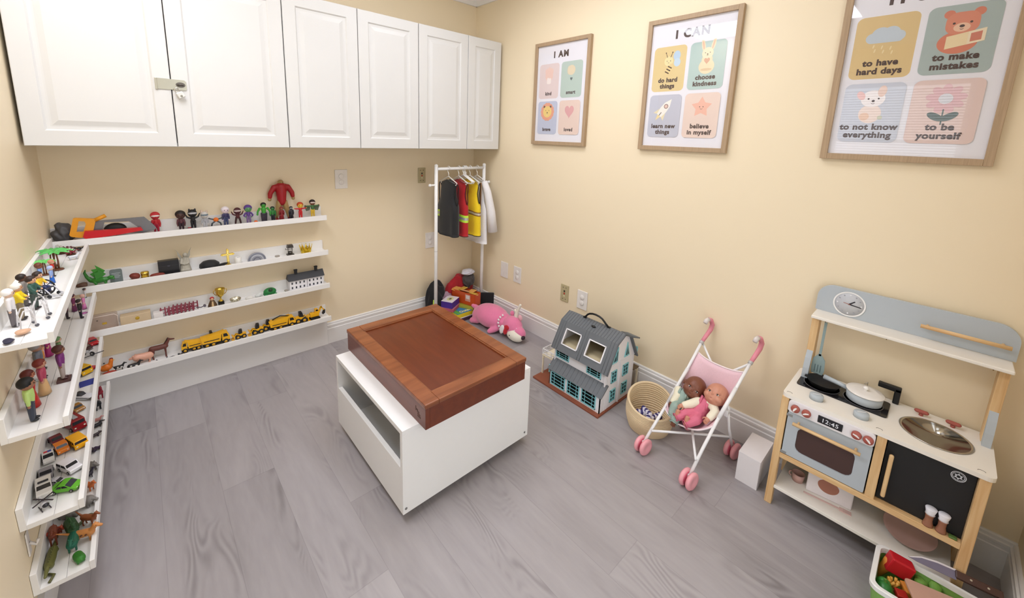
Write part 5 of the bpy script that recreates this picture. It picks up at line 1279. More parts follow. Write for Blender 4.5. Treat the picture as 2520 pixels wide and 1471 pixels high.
for i, (x, y, z, a, b_) in enumerate(((-.09, -.01, .095, .3, .25), (-.045, .012, .102, -.4, .2), (.0, -.008, .100, .5, -.25), (.045, .010, .098, -.2, .25), (.085, -.004, .094, .4, -.2))):
    m = M(); m.box(-.034, .034, -.030, .030, -.002, .002, mat(('#e3a85a', '#d9b24a', '#e0a070')[i % 3], .5), .001, x=T(x, y, z) @ RZ(a) @ RX(b_) @ RY(.2 * (-1) ** i)); part('tissue_sheet', m, t, 'yellow tissue')
heap('mauve_cushion', 'mauve cloth pouch behind the purple box', 'cloth', (1.722, 2.553, .120), (.050, .022, .062), CL('#a88a9c'), 3, .15)
heap('black_costume', 'black costume heap at the left of the corner pile, behind the left rack post', 'costume', (1.640, 2.575, .115), (.080, .042, .150), CL('#16161a'), 4, .3, lo=.001)
heap('red_cape', 'red cape draped over the back of the corner pile', 'costume', (1.875, 2.588, .152), (.118, .036, .122), CL('#b01826'), 6, .3, lo=.001)
heap('grey_plush_mask', 'dark grey plush mask at the top right of the corner pile', 'costume', (1.932, 2.540, .245), (.050, .034, .060), CL('#4a4444'), 8, .22)
heap('white_hat', 'white cloth cap resting on the dark grey plush mask', 'hat', (1.928, 2.545, .312), (.056, .040, .020), CL('#dddbe6'), 9, .25)
m = M(); m.box(-.062, .062, -.012, .012, 0, .165, CL('#141216'), .006, x=T(1.988, 2.372, .002) @ RZ(-.75) @ RX(-.10)); solo('black_bag', m, 'flat black bag leaning in the corner beside the pink plush', 'bag')
m = M(); m.tube([(1.575, 2.50, .17), (1.57, 2.497, .14), (1.58, 2.492, .11)], .006, mat('#c9f04a', .5), 8); solo('lime_strap', m, 'short lime green strap hanging off the black costume heap', 'strap')
m = M(); m.box(-.04, .04, -.03, .03, 0, .012, mat('#c77f86', .6), .002, x=T(1.625, 2.44, .05) @ RZ(.8) @ RX(.2)); m.box(-.03, .03, -.03, .03, .012, .016, mat('#e3dbe4', .6), .001, x=T(1.625, 2.44, .05) @ RZ(.8) @ RX(.2)); 
solo('paper_scraps', m, 'pink and white papers at the left foot of the corner pile', 'paper')
m = M(); m.box(1.585, 1.675, 2.375, 2.50, .001, .045, mat('#7a8a5a', .6), .003); solo('green_box', m, 'dull green box under the papers at the left foot of the corner pile', 'box')
# ---------------------------------------------------------------- builders for the small toys
def PL(h, r=.38): return mat(h, r, var=.05, scale=60)
def figure(name, label, loc, h, rz=0.0, skin='#d9a886', shirt='#b03030', pants='#303040', hair=None, shoes='#2a2222', head=.105, arms='down', legs='stand', bulk=1.0, cat='toy figure', group=None, gown=None, cape=None, mask=None, ears=None):
    """small plastic figure; local frame faces -y, h tall"""
    t = thing(name, label, cat, loc, rz, group)
    vx = max(h / 70, .0009); s = h
    P_ = lambda *p: tuple(a * s for a in p)
    hz = 1 - head; nz = hz - head * 1.0; sh = nz - .045; hip = .44
    w = .115 * bulk
    A = {'down': ((.0, sh), (.035, sh - .16), (.03, sh - .31)), 'out': ((0, sh), (.13, sh + .01), (.24, sh + .03)), 'up': ((0, sh), (.10, sh + .05), (.17, sh + .20)),
         'hips': ((0, sh), (.09, sh - .13), (.02, sh - .24)), 'fwd': ((0, sh), (.03, sh - .12), (.0, sh - .16)), 'wide': ((0, sh), (.09, sh - .15), (.11, sh - .30))}[arms]
    fwd = -.14 if arms == 'fwd' else 0
    LG = {'stand': ((.055, hip, 0), (.060, .22, 0), (.062, .03, 0)), 'wide': ((.06, hip, 0), (.11, .23, -.01), (.14, .03, 0)), 'sit': ((.055, hip, 0), (.065, hip - .01, -.20), (.065, hip - .20, -.22)), 'stride': ((.05, hip, 0), (.06, .23, -.04), (.06, .03, .0))}[legs]
    SKN = PL(skin, .5); b = M()
    b.ell(P_(0, 0, hz), (head * s, head * .95 * s, head * 1.05 * s), SKN, None, 16); b.ell(P_(0, -head * .95, hz - head * .15), (head * .14 * s,) * 3, SKN, None, 8)
    b.limb([P_(0, 0, hz), P_(0, 0, nz), P_(0, 0, sh - .03), P_(0, 0, hip)], [.05 * s, .040 * s, .075 * bulk * s, .06 * bulk * s], SKN, 10)
    for k in (-1, 1):
        p = [P_(k * (w + a[0]), fwd * i / 2, a[1]) for i, a in enumerate(A)]
        b.limb(p, [.036 * bulk * s, .030 * bulk * s, .024 * bulk * s], SKN, 8); b.ell(p[2], (.032 * bulk * s,) * 3, SKN, None, 8)
        q = [P_(k * a[0], a[2], a[1]) for a in LG]; b.limb(q, [.052 * bulk * s, .042 * bulk * s, .032 * s], SKN, 8)
    part('body', b, t, remesh=vx, smooth=2)
    e = M()
    for k in (-1, 1): e.ell(P_(k * head * .38, -head * .90, hz + head * .08), (head * .11 * s, head * .06 * s, head * .13 * s), PL('#20181a', .3), None, 8)
    part('eyes', e, t)
    if shirt:
        m = M(); S = PL(shirt); m.limb([P_(0, 0, sh + .005), P_(0, 0, sh - .12), P_(0, 0, hip + .01)], [.088 * bulk * s, .090 * bulk * s, .074 * bulk * s], S, 12)
        for k in (-1, 1):
            p = [P_(k * (w + a[0]), fwd * i / 2, a[1]) for i, a in enumerate(A)]; p2 = tuple(a + (c - a) * .6 for a, c in zip(p[1], p[2])); m.limb([p[0], p[1], p2], [.048 * bulk * s, .042 * bulk * s, .036 * bulk * s], S, 8); m.ell(P_(k * w * .6, 0, sh), (.06 * bulk * s,) * 3, S, None, 8)
        part('shirt', m, t, remesh=vx, smooth=2)
    if gown:
        m = M(); m.lathe([(.16 * s, .02 * s), (.13 * s, .2 * s), (.085 * s, hip * s), (.07 * s, (hip + .08) * s), (0, (hip + .09) * s)], PL(gown), 18, sx=1, sy=.8); part('skirt', m, t)
    elif pants:
        m = M(); S = PL(pants); m.ell(P_(0, 0, hip), (.105 * bulk * s, .078 * bulk * s, .06 * s), S, None, 10)
        for k in (-1, 1):
            q = [P_(k * a[0], a[2], a[1]) for a in LG]; q2 = tuple(a + (c - a) * .85 for a, c in zip(q[1], q[2])); m.limb([q[0], q[1], q2], [.062 * bulk * s, .052 * bulk * s, .044 * bulk * s], S, 8)
        part('trousers', m, t, remesh=vx, smooth=2)
    for k in (-1, 1):
        q = LG[2]; m = M(); m.ell(P_(k * q[0], q[2] - .03, q[1]), (.040 * s, .072 * s, .030 * s), PL(shoes), None, 10); part('shoe', m, t)
    if hair:
        m = M(); H_ = PL(hair, .55); m.ell(P_(0, head * .12, hz + head * .22), (head * 1.09 * s, head * 1.05 * s, head * .98 * s), H_, None, 16); m.v = [(x, max(y, -head * s * .62) if z < (hz + head * .35) * s else y, z) for x, y, z in m.v]
        part('hair', m, t)
    if mask:
        m = M(); m.ell(P_(0, -head * .25, hz + head * .08), (head * .97 * s, head * .84 * s, head * .42 * s), PL(mask), None, 14); part('face_band', m, t)
    if ears:
        m = M()
        for k in (-1, 1):
            m = M(); m.limb([P_(k * head * .55, 0, hz + head * .8), P_(k * head * .62, 0, hz + head * (1.0 + ears[1]))], [head * .30 * s, head * .16 * s], PL(ears[0]), 8); part('ear', m, t)
    if cape:
        m = M(); m.prism([(-.11 * s, sh * s), (.11 * s, sh * s), (.17 * s, .06 * s), (-.17 * s, .06 * s)], .085 * s, .095 * s, PL(cape)); part('cape', m, t)
    return t
def critter(name, label, loc, L, H, rz=0.0, col='#7a4a30', leg=.06, bulk=.20, neck=(.18, .30), head=.12, snout=.10, tail=.25, cat='toy animal', group=None, mane=None, ear=.05, horn=None, patch=None, tailup=-.1, belly=None, legs=4, spikes=None, curl=False):
    """four-legged toy facing +x; L body length, H shoulder height"""
    t = thing(name, label, cat, loc, rz, group); C = PL(col, .5); m = M(); s = L
    zb = H; r = bulk * s; lg = leg * s
    m.limb([(-.34 * s, 0, zb - r * .9), (0, 0, zb - r), (.30 * s, 0, zb - r * .85)], [r * .92, r, r * .95], C, 14)
    nx, nz = .36 * s + neck[0] * s, zb - r * .6 + neck[1] * s
    m.limb([(.30 * s, 0, zb - r * .7), (nx, 0, nz)], [r * .75, head * s * .75], C, 12)
    m.ell((nx, 0, nz), (head * s, head * s * .8, head * s * .9), C, None, 12); m.limb([(nx, 0, nz), (nx + (head + snout) * s, 0, nz - head * s * .45)], [head * s * .7, head * s * .45], C, 10)
    if legs:
        for x in (-.32, .29):
            for k in (-1, 1):
                y = k * r * .55; kx = x * s + (.03 * s if x < 0 else 0)
                if x < 0: m.limb([(x * s, y, zb - r * 1.2), (x * s + .05 * s, y, zb * .52), (x * s - .03 * s, y, zb * .28), (x * s, y, lg * .55)], [lg * 1.35, lg * .95, lg * .72, lg * .7], C, 8)
                else: m.limb([(x * s, y, zb - r * 1.2), (x * s + .01 * s, y, zb * .36), (x * s, y, lg * .55)], [lg * 1.2, lg * .8, lg * .7], C, 8)
                m.ell((x * s + lg * .4, y, lg * .45), (lg * .95, lg * .75, lg * .45), C, None, 8)
    if tail: 
        tp = [(-.36 * s, 0, zb - r * .7), (-(.40 + tail * .4) * s, 0, zb - r * .7 + tailup * s * .5), (-(.40 + tail * .8) * s, 0, zb - r * .7 + tailup * s)]
        if curl: tp.append((-(.40 + tail * .7) * s, .04 * s, zb - r * .7 + (tailup + .15) * s))
        m.limb(tp, [r * .45, r * .25, r * .12] + ([r * .1] if curl else []), C, 8)
    for k in (-1, 1):
        if ear: m.ell((nx - head * s * .3, k * head * s * .6, nz + head * s * .85), (ear * s * .5, ear * s * .35, ear * s), C, None, 8)
    part('body', m, t, remesh=max(L / 60, .0009), smooth=2)
    e = M()
    for k in (-1, 1): e.ell((nx + head * s * .5, k * head * s * .66, nz + head * s * .2), (head * s * .13,) * 3, PL('#15100e', .3), None, 8)
    part('eyes', e, t)
    if mane:
        m = M(); m.limb([(.28 * s, 0, zb - r * .05), ((nx + .30 * s) / 2, 0, (nz + zb) / 2 + head * s * .6), (nx - head * s * .3, 0, nz + head * s * .9)], [r * .32, r * .34, r * .25], PL(mane), 8); part('mane', m, t)
    if horn:
        for k in horn[1]:
            m = M(); m.cyl((nx + (head + snout) * s * k, 0, nz + head * s * .1), (nx + (head + snout) * s * k + .03 * s, 0, nz + head * s * .1 + .10 * s), .03 * s, .004 * s, PL(horn[0]), 10); part('horn', m, t)
    if patch:
        for (x, y, z, q) in patch[1]:
            m = M(); m.ell((x * s, y * r, zb - r + z * r), (q * s, r * .35, q * s * .7), PL(patch[0]), None, 10); part('patch', m, t)
    if spikes:
        for i in range(7):
            x = -.3 + .1 * i; m = M(); m.cyl((x * s, 0, zb - r * .15), (x * s, 0, zb + r * .45), r * .28, r * .03, PL(spikes), 6); part('back_spike', m, t)
    return t
def wheel_(t, c, r, w, axis=(0, 1, 0), tyre='#17161a', hub='#9a9894', root=None):
    a = Vector(axis); p = Vector(c); m = M(); X = frame_to(p - a * w / 2, a)
    m.lathe([(r * .5, 0), (r * .92, 0), (r, w * .2), (r, w * .8), (r * .92, w), (r * .5, w)], PL(tyre, .6), 18, X); wl = part('wheel', m, t)
    m = M(); m.lathe([(0, -w * .02), (r * .52, -w * .02), (r * .52, w * 1.02), (0, w * 1.02)], PL(hub, .4), 14, X); part('hub', m, wl)
def car(name, label, loc, L, W_, H, rz=0.0, col='#c01a22', kind='sedan', cat='toy car', group=None, roof=None, tyre='#17161a', bar=None):
    """toy car facing +x"""
    t = thing(name, label, cat, loc, rz, group); C = PL(col, .25); r = H * .20; g = r * .55
    P_ = {'sedan': [(-.5, .2), (-.5, .55), (-.44, .62), (-.30, .66), (-.18, 1.0), (.14, 1.0), (.30, .64), (.46, .56), (.5, .45), (.5, .2)],
          'suv': [(-.5, .2), (-.5, .60), (-.48, .98), (-.40, 1.0), (.12, 1.0), (.24, .66), (.46, .60), (.5, .5), (.5, .2)],
          'bus': [(-.5, .15), (-.5, .95), (-.46, 1.0), (.36, 1.0), (.40, .95), (.42, .62), (.49, .58), (.5, .15)],
          'sport': [(-.5, .2), (-.5, .62), (-.42, .66), (-.34, .66), (-.16, 1.0), (.06, 1.0), (.30, .60), (.5, .42), (.5, .2)]}[kind]
    m = M(); m.prism([(x * L, z * H) for x, z in P_], -W_ / 2, W_ / 2, C)
    part('body', m, t)
    G = PL('#1a1b22', .12); xs = {'sedan': (-.26, .22), 'suv': (-.46, .20), 'bus': (-.44, .37), 'sport': (-.24, .20)}[kind]
    z0, z1 = ((.68, .94) if kind != 'bus' else (.66, .90))
    for k in (-1, 1):
        m = M(); y = k * W_ / 2; n = 2 if kind != 'bus' else 5
        q = [(xs[0] * L, z0 * H), (xs[1] * L, z0 * H), ((xs[1] - (.09 if kind != 'bus' else 0)) * L, z1 * H), ((xs[0] + (.08 if kind in ('sedan', 'sport') else .01)) * L, z1 * H)]
        m.prism(q, min(y, y + k * .0006), max(y, y + k * .0006), G)
        w = part('side_window', m, t)
        for i in range(1, n):
            x = (xs[0] + (xs[1] - xs[0]) * i / n) * L; m = M(); m.box(x - L * .008, x + L * .008, min(y, y + k * .0009), max(y, y + k * .0009), z0 * H, z1 * H, C); part('window_post', m, w)
    m = M(); xw = {'sedan': ((.155, .98), (.285, .68)), 'suv': ((.13, .97), (.225, .70)), 'bus': ((.402, .93), (.421, .64)), 'sport': ((.08, .97), (.285, .64))}[kind]
    (xa, za), (xb, zb_) = xw; m.add([(xa * L + .0006, -W_ * .42, za * H + .0003), (xa * L + .0006, W_ * .42, za * H + .0003), (xb * L + .0006, W_ * .45, zb_ * H + .0003), (xb * L + .0006, -W_ * .45, zb_ * H + .0003)], [(0, 1, 2, 3)], G); part('windscreen', m, t)
    if kind in ('sedan', 'suv', 'sport'):
        m = M(); (xa, za), (xb, zb_) = {'sedan': ((-.185, .98), (-.29, .69)), 'suv': ((-.483, .94), (-.496, .66)), 'sport': ((-.17, .98), (-.32, .69))}[kind]
        m.add([(xa * L - .0006, -W_ * .42, za * H + .0003), (xb * L - .0006, -W_ * .45, zb_ * H + .0003), (xb * L - .0006, W_ * .45, zb_ * H + .0003), (xa * L - .0006, W_ * .42, za * H + .0003)], [(0, 1, 2, 3)], G); part('rear_window', m, t)
    for x in (-.31, .31):
        for k in (-1, 1): wheel_(t, (x * L, k * (W_ / 2 - W_ * .04), r), r, W_ * .16, tyre=tyre)
    m = M()
    for k in (-1, 1):
        m = M(); m.ell((.495 * L, k * W_ * .34, .42 * H), (.015 * L, .08 * W_, .06 * H), PL('#e8e6d8', .2), None, 8); part('headlight', m, t)
    if roof:
        m = M(); m.box(-.20 * L, .10 * L, -W_ * .38, W_ * .38, H, H * 1.02, PL(roof, .3), .0004); part('roof_panel', m, t)
    if bar:
        m = M(); m.box(-.06 * L, .0 * L, -W_ * .34, 0, H * 1.0, H * 1.14, PL(bar[0], .3), .0006); part('beacon', m, t); m = M(); m.box(-.06 * L, .0 * L, 0, W_ * .34, H * 1.0, H * 1.14, PL(bar[1], .3), .0006); part('beacon', m, t)
    return t
def rock(name, label, loc, r, col, seed=0, cat='toy rock', group=None, metal=0.0):
    rnd = random.Random(seed); b = bmesh.new(); bmesh.ops.create_icosphere(b, subdivisions=3, radius=1)
    k = [(rnd.uniform(-2, 2), rnd.uniform(-2, 2), rnd.uniform(-2, 2), rnd.random() * 6) for _ in range(5)]
    for v in b.verts:
        d = v.co.normalized(); v.co = d * (1 + .16 * sum(math.sin(1.6 * (a[0] * d.x + a[1] * d.y + a[2] * d.z) + a[3]) for a in k) / 2.2)
    m = M(); m.bm(b, mat(col, .6 if not metal else .25, metal, var=.2, scale=120, bump=.3), True, T(loc[0], loc[1], loc[2]) @ SCL(*r))
    zmin = min(v[2] for v in m.v); m.v = [(x, y, z + loc[2] - zmin) for x, y, z in m.v]
    return solo(name, m, label, cat, group)
# ================================================================ toys on the back-wall ledges
YM = 2.592
def at(k, x, y=YM): return (x, y, bz(k) + .0002)
# ---- top ledge: tools and action figures
heap('grey_tool_pouch', 'dark grey crumpled tool pouch in the corner of the top back ledge', 'pouch', (-.282, 2.596, .930), (.034, .030, .042), mat('#4b4a4c', .45, bump=.1), 12, .25, lo=bz(1) + .0003)
t = thing('toy_hand_saw', 'toy hand saw with orange handle, grey blade and red guard on the top back ledge', 'toy saw', (-.12, 2.575, .895), rot=Matrix.Identity(4))
def plate_hole(m, outer, hole, y0, y1, mt):
    """plate with one hole; outer and hole resampled to the same number of points"""
    def rs(P, n):
        L_ = [0]
        for i in range(len(P)): L_.append(L_[-1] + math.dist(P[i], P[(i + 1) % len(P)]))
        o = []
        for k in range(n):
            d = L_[-1] * k / n; i = max(j for j in range(len(P)) if L_[j] <= d); f = (d - L_[i]) / max(1e-9, L_[i + 1] - L_[i]); a, b = P[i], P[(i + 1) % len(P)]
            o.append((a[0] + (b[0] - a[0]) * f, a[1] + (b[1] - a[1]) * f))
        return o
    n = 36; A, B = rs(outer, n), rs(hole, n)
    s = min(range(n), key=lambda k: sum(math.dist(A[i], B[(i + k) % n]) for i in range(n))); B = B[s:] + B[:s]
    vs = [(p[0], y0, p[1]) for p in A] + [(p[0], y0, p[1]) for p in B] + [(p[0], y1, p[1]) for p in A] + [(p[0], y1, p[1]) for p in B]; fs = []
    for i in range(n):
        j = (i + 1) % n; fs += [(i, j, n + j, n + i), (2 * n + i, 3 * n + i, 3 * n + j, 2 * n + j), (i, 2 * n + i, 2 * n + j, j), (n + i, n + j, 3 * n + j, 3 * n + i)]
    m.add(vs, fs, mt)
OR = PL('#e59a1c')
m = M(); plate_hole(m, [(-.243, .996), (-.237, .998), (-.179, .988), (-.173, .983), (-.187, .93), (-.195, .928), (-.219, .918), (-.222, .905), (-.257, .915), (-.262, .923)], [(-.227, .983), (-.209, .98), (-.206, .967), (-.218, .932), (-.239, .934), (-.231, .967)], 2.558, 2.574, OR)
m.tube([(-.178, 2.566, .980), (-.140, 2.568, .998)], .0085, OR, 12); sh = part('handle', m, t, 'orange handle', world=True)
m = M(); plate_hole(m, [(-.185, .973), (-.142, .976), (-.009, .977), (.031, .921), (.028, .910), (-.018, .900), (-.187, .920)], [(-.147, .966), (-.063, .961), (-.034, .928), (-.056, .926), (-.158, .930)], 2.570, 2.580, mat('#77777a', .35, .3)); part('blade', m, t, 'grey blade', world=True)
m = M(); m.prism([(-.212, .938), (-.118, .934), (-.025, .932), (-.019, .918), (-.1, .909), (-.161, .9045), (-.212, .9045), (-.220, .912)], 2.538, 2.560, PL('#c8131f', .3)); part('guard', m, t, 'red guard', world=True)
m = M(); m.ell((-.115, 2.600, .925), (.040, .012, .030), mat('#1c1b1e', .5)); m.v = [(x, y, max(z, bz(1) + .0004)) for x, y, z in m.v]; solo('black_toy_mask', m, 'black rounded toy part seen through the grey saw blade', 'toy part')
RS = '#b3202a'
figure('toy_figure', 'small red hooded toy figure beside the saw blade on the top ledge', at(1, .031), .103, .1, skin=RS, shirt=RS, pants='#a01c34', hair='#c02a30', shoes='#b3202a', head=.17, mask='#e6dcd8')
figure('toy_figure', 'dark-haired toy figure in a brown jacket behind the little red car', at(1, .128), .100, 0, skin='#4a2c24', shirt='#5a2f38', pants='#33222c', hair='#1a1315', head=.20)
car('toy_car', 'tiny red toy car between the dark-haired and the black figures', (.160, 2.562, bz(1) + .0002), .045, .020, .017, 0, '#c01830', 'sport')
figure('toy_figure', 'black cat-eared toy figure with one arm raised', at(1, .177), .104, 0, skin='#17171a', shirt='#17171a', pants='#1d1d22', shoes='#101014', head=.19, arms='up', ears=('#17171a', .1), mask='#b9b9bd')
figure('toy_figure', 'pale grey rabbit-eared toy figure with a grey eye mask', at(1, .226), .088, 0, skin='#cfcac4', shirt='#a9aab0', pants='#b5b5ba', shoes='#c9c5c0', head=.20, ears=('#dac3b2', .42), mask='#6f7f8a')
t = thing('toy_figure', 'tiny toy figure with a round orange body and dark splayed limbs', 'toy figure', at(1, .274))
m = M(); m.ell((0, 0, .040), (.0125, .011, .0115), PL('#e2701c')); part('body', m, t)
for k in (-1, 1):
    m = M(); m.limb([(k * .010, 0, .042), (k * .022, -.002, .046), (k * .030, -.004, .050)], [.0035, .003, .0035], PL('#3c4248'), 8); part('arm', m, t)
    m = M(); m.limb([(k * .006, 0, .030), (k * .018, -.003, .022), (k * .022, -.003, .004)], [.0042, .0038, .0036], PL('#3c4248'), 8); m.ell((k * .022, -.006, .0036), (.004, .007, .0034), PL('#3c4248')); part('leg', m, t)
figure('toy_figure', 'toy figure in a white hood and navy suit', at(1, .318), .104, .15, skin='#e6d3da', shirt='#39365e', pants='#3d4468', shoes='#4a5670', hair='#ece4ea', head=.17)
figure('toy_figure', 'maroon toy figure with both arms flung up', at(1, .373), .096, 0, skin='#4a1a20', shirt='#541d22', pants='#3a1a1c', shoes='#a8242c', head=.19, arms='up', legs='wide', mask='#c9b9b6')
figure('toy_figure', 'toy figure in a purple hood and purple suit with a green face', at(1, .424), .104, 0, skin='#5f9a62', shirt='#5a3a86', pants='#77628e', shoes='#6a5a7a', hair='#5b3a8c', head=.18, arms='hips')
m = M(); m.ell((0, 0, .0), (.0105, .0105, .0105), PL('#e8631e')); m.v = [(x + .452, y + 2.562, z + bz(1) + .0107) for x, y, z in m.v]
solo('orange_toy_ball', m, 'small orange toy ball beside the purple-hooded figure', 'toy ball')
figure('toy_figure', 'big bulky green toy figure with black hair', at(1, .500), .112, 0, skin='#3f9c34', shirt=None, pants='#35303c', shoes='#3f9c34', hair='#171514', head=.12, bulk=1.55, arms='wide')
figure('toy_figure', 'smaller dark green toy figure in black trousers beside the bulky green one', at(1, .545), .086, 0, skin='#2f7a3a', shirt='#2f7a3a', pants='#22242c', hair='#1c2a20', head=.13, bulk=1.15)
figure('toy_figure', 'tallest toy figure on the top ledge, deep red with tan legs', (.603, 2.622, bz(1) + .0002), .236, 0, skin='#a88a58', shirt='#a3141f', pants=None, shoes='#8f1620', head=.068, bulk=1.35, arms='wide', legs='wide')
figure('toy_figure', 'small maroon and gold toy figure in front of the tallest red one, left', (.585, 2.566, bz(1) + .0002), .084, 0, skin='#8a5a3a', shirt='#7c1a22', pants='#8a1f28', shoes='#6a1820', hair='#7c1a22', head=.11, cape='#8a1420')
figure('toy_figure', 'small black and white toy figure in front of the tallest red one, right', (.636, 2.566, bz(1) + .0002), .082, 0, skin='#20222a', shirt='#2a2c34', pants='#1d1e26', hair='#16171c', head=.11, mask='#c8c8cc', cape='#4a1820')
figure('toy_figure', 'bright red toy figure with a yellow face, one arm out', at(1, .693), .098, 0, skin='#e2b93c', shirt='#c81f26', pants='#cc2a2e', shoes='#c81f26', hair='#c84a22', head=.17, arms='out')
t = figure('toy_figure', 'winged yellow and green toy figure at the right end of the top ledge', at(1, .763), .108, 0, skin='#7a4a34', shirt='#3f6a3a', pants='#d6b23a', shoes='#e08a1e', hair='#2a1c18', head=.15, arms='out', mask='#d8c8c0')
for k in (-1, 1):
    m = M(); m.prism([(k * .010, .062), (k * .040, .078), (k * .044, .070), (k * .034, .040), (k * .014, .044)], .010, .0125, PL('#55614a')); part('wing', m, t, 'grey-green wing')

# ---- second ledge
rock('toy_rock', 'small brown toy rock at the left end of the second back ledge', at(2, -.252), (.022, .018, .013), '#6a4a3c', 1)
t = thing('toy_dragon', 'dark green toy dragon with raised wing and curled tail', 'toy dragon', at(2, -.198), rz=0)
DG = PL('#2f7a28'); m = M()
m.limb([(.038, -.01, .030), (.02, -.008, .026), (-.005, 0, .024), (-.022, .004, .026), (-.034, .004, .044), (-.040, 0, .066), (-.036, -.004, .082)], [.008, .013, .015, .010, .007, .005, .002], DG, 10); m.ell((.044, -.012, .034), (.013, .008, .008), DG); m.limb([(.04, -.012, .03), (.055, -.014, .026)], [.007, .004], DG, 8)
for x in (-.012, .02):
    for k in (-1, 1): m.limb([(x, k * .009, .020), (x + .006, k * .013, .010), (x + .002, k * .013, .003)], [.006, .0045, .004], DG, 8)
part('body', m, t, remesh=.0012, smooth=2)
m = M(); m.prism([(-.008, .034), (.012, .046), (.028, .066), (-.004, .098), (.000, .080), (-.018, .078), (-.012, .064), (-.024, .058)], .0, .002, PL('#3f8f2e')); part('wing', m, t)
m = M(); m.prism([(-.006, .032), (.016, .040), (.030, .052), (.006, .080), (.004, .066), (-.010, .064)], -.012, -.010, PL('#357f2a')); part('wing', m, t)
t = thing('toy_tombstone', 'small dark grey toy tombstone beside the green dragon', 'toy tombstone', at(2, -.136, 2.60))
TB = mat('#6c7674', .6, var=.15, scale=90); m = M(); m.prism([(-.022, 0), (.022, 0), (.022, .052)] + arc(.014, .054, .008, 0, PI / 2, 4) + arc(-.014, .054, .008, PI / 2, PI, 4) + [(-.022, .052)], -.006, .006, TB); part('slab', m, t)
for i in range(4):
    m = M(); m.box(-.015, .015 - .004 * (i % 2), -.0066, -.0058, .044 - i * .007, .0465 - i * .007, mat('#a9b0ae', .6)); part('engraved_line', m, t)
rock('toy_rock', 'rounded dark red toy rock left of the little gold drum', at(2, -.071), (.021, .019, .015), '#7a3024', 2)
t = thing('gold_toy_drum', 'little gold drum on the second back ledge', 'toy drum', at(2, -.034))
m = M(); m.lathe([(.0155, 0), (.0155, .030), (.0145, .033), (0, .033)], mat('#d9b23c', .25, .8), 24); part('drum_body', m, t)
for z in (.004, .027):
    m = M(); m.lathe([(.0162, z - .0025), (.0166, z), (.0162, z + .0025)], mat('#f0d879', .2, .9), 24); part('drum_band', m, t)
rock('toy_rock', 'long flat dark red toy rock under the black box', (.012, 2.570, bz(2) + .0002), (.030, .016, .011), '#7d3227', 5)
t = thing('black_jewel_box', 'flat black box standing on the second back ledge beside the winged statue', 'box', at(2, .059, 2.60))
m = M(); m.box(-.041, .041, -.018, .018, 0, .074, mat('#141216', .3), .002); part('box_body', m, t); m = M(); m.box(-.041, .041, -.0184, -.0178, .048, .0492, mat('#3a363c', .4)); part('lid_seam', m, t); m = M(); m.box(-.005, .005, -.0195, -.018, .044, .050, mat('#55525a', .3, .7), .0006); part('clasp', m, t)
t = thing('winged_statue', 'grey stone-look statue with spread wings on the second back ledge', 'statue', at(2, .125, 2.60))
ST = mat('#a9a496', .7, var=.18, scale=70, bump=.3); m = M()
m.limb([(0, 0, .004), (0, 0, .030), (.002, 0, .062), (.003, -.004, .082)], [.026, .021, .014, .009], ST, 12); m.ell((.004, -.008, .090), (.010, .010, .012), ST)
for k in (-1, 1): m.limb([(k * .013, -.004, .068), (k * .016, -.014, .050), (k * .004, -.020, .044)], [.006, .005, .0045], ST, 8)
m.limb([(-.012, -.016, .012), (.012, -.016, .012)], [.010, .010], ST, 8); part('body', m, t, remesh=.0013, smooth=2)
for k, tip in ((-1, -.030), (1, .030)):
    m = M(); m.prism([(k * .004, .060), (k * .016, .092), (tip * 1.1, .124), (tip * .9, .108), (tip * .85, .085), (k * .012, .055)], .004, .009, ST); part('wing', m, t)
t = thing('toy_beret', 'flat black toy cap on the second back ledge beside the cross', 'cap', at(2, .236, 2.585))
m = M(); m.lathe([(.038, 0), (.046, .010), (.044, .026), (.028, .040), (0, .046)], mat('#0d0d0f', .75, sheen=.2), 32, sx=1.0, sy=.80, x=T(-.010, 0, .002)); part('crown', m, t); m = M(); m.ell((.036, -.006, .010), (.036, .026, .005), mat('#0d0d0f', .7), None, 20, RY(-.25)); part('peak', m, t)
GOLD = mat('#d9b64a', .22, .85, var=.05)
t = thing('gold_cross', 'gold standing cross in the middle of the second back ledge', 'cross', at(2, .310, 2.585))
m = M(); m.prism([(-.013, 0), (.013, 0), (.013, .007), (.0055, .010), (.0055, .058), (.025, .058), (.032, .0635), (.025, .069), (.0055, .069), (.0055, .088), (0, .097), (-.0055, .088), (-.0055, .069), (-.025, .069), (-.032, .0635), (-.025, .058), (-.0055, .058), (-.0055, .010), (-.013, .007)], -.005, .005, GOLD); part('cross_body', m, t)
m = M(); m.box(-.0018, .0018, -.0062, -.0048, .014, .085, mat('#f0dc90', .2, .9)); m.box(-.022, .022, -.0062, -.0048, .062, .065, mat('#f0dc90', .2, .9)); part('inlay', m, t)
t = thing('white_candle', 'small white candle jar right of the gold cross', 'candle', at(2, .356, 2.59)); m = M(); m.lathe([(.0165, 0), (.0170, .004), (.0170, .038), (.0155, .040), (.0150, .033), (0, .032)], mat('#ece9e2', .35), 26); part('candle_jar', m, t); m = M(); m.cyl((0, 0, .032), (0, 0, .038), .0012, None, BLACK); part('wick', m, t)
t = thing('silver_dome', 'half-round silver and grey patterned dish standing on the second back ledge', 'dish', at(2, .449, 2.60))
m = M(); m.prism([(-.046, 0), (.046, 0)] + arc(0, .002, .046, 0, PI, 20)[1:-1], -.006, .006, mat('#a3a5ae', .3, .5)); part('dish_body', m, t)
for r in (.040, .030, .017):
    m = M(); m.tube([(r * math.cos(a), -.0066, .002 + r * math.sin(a)) for a in [PI * i / 20 for i in range(21)]], .0016, mat('#5e6072' if r != .030 else '#d4d6dc', .35), 6); part('dish_ring', m, t)
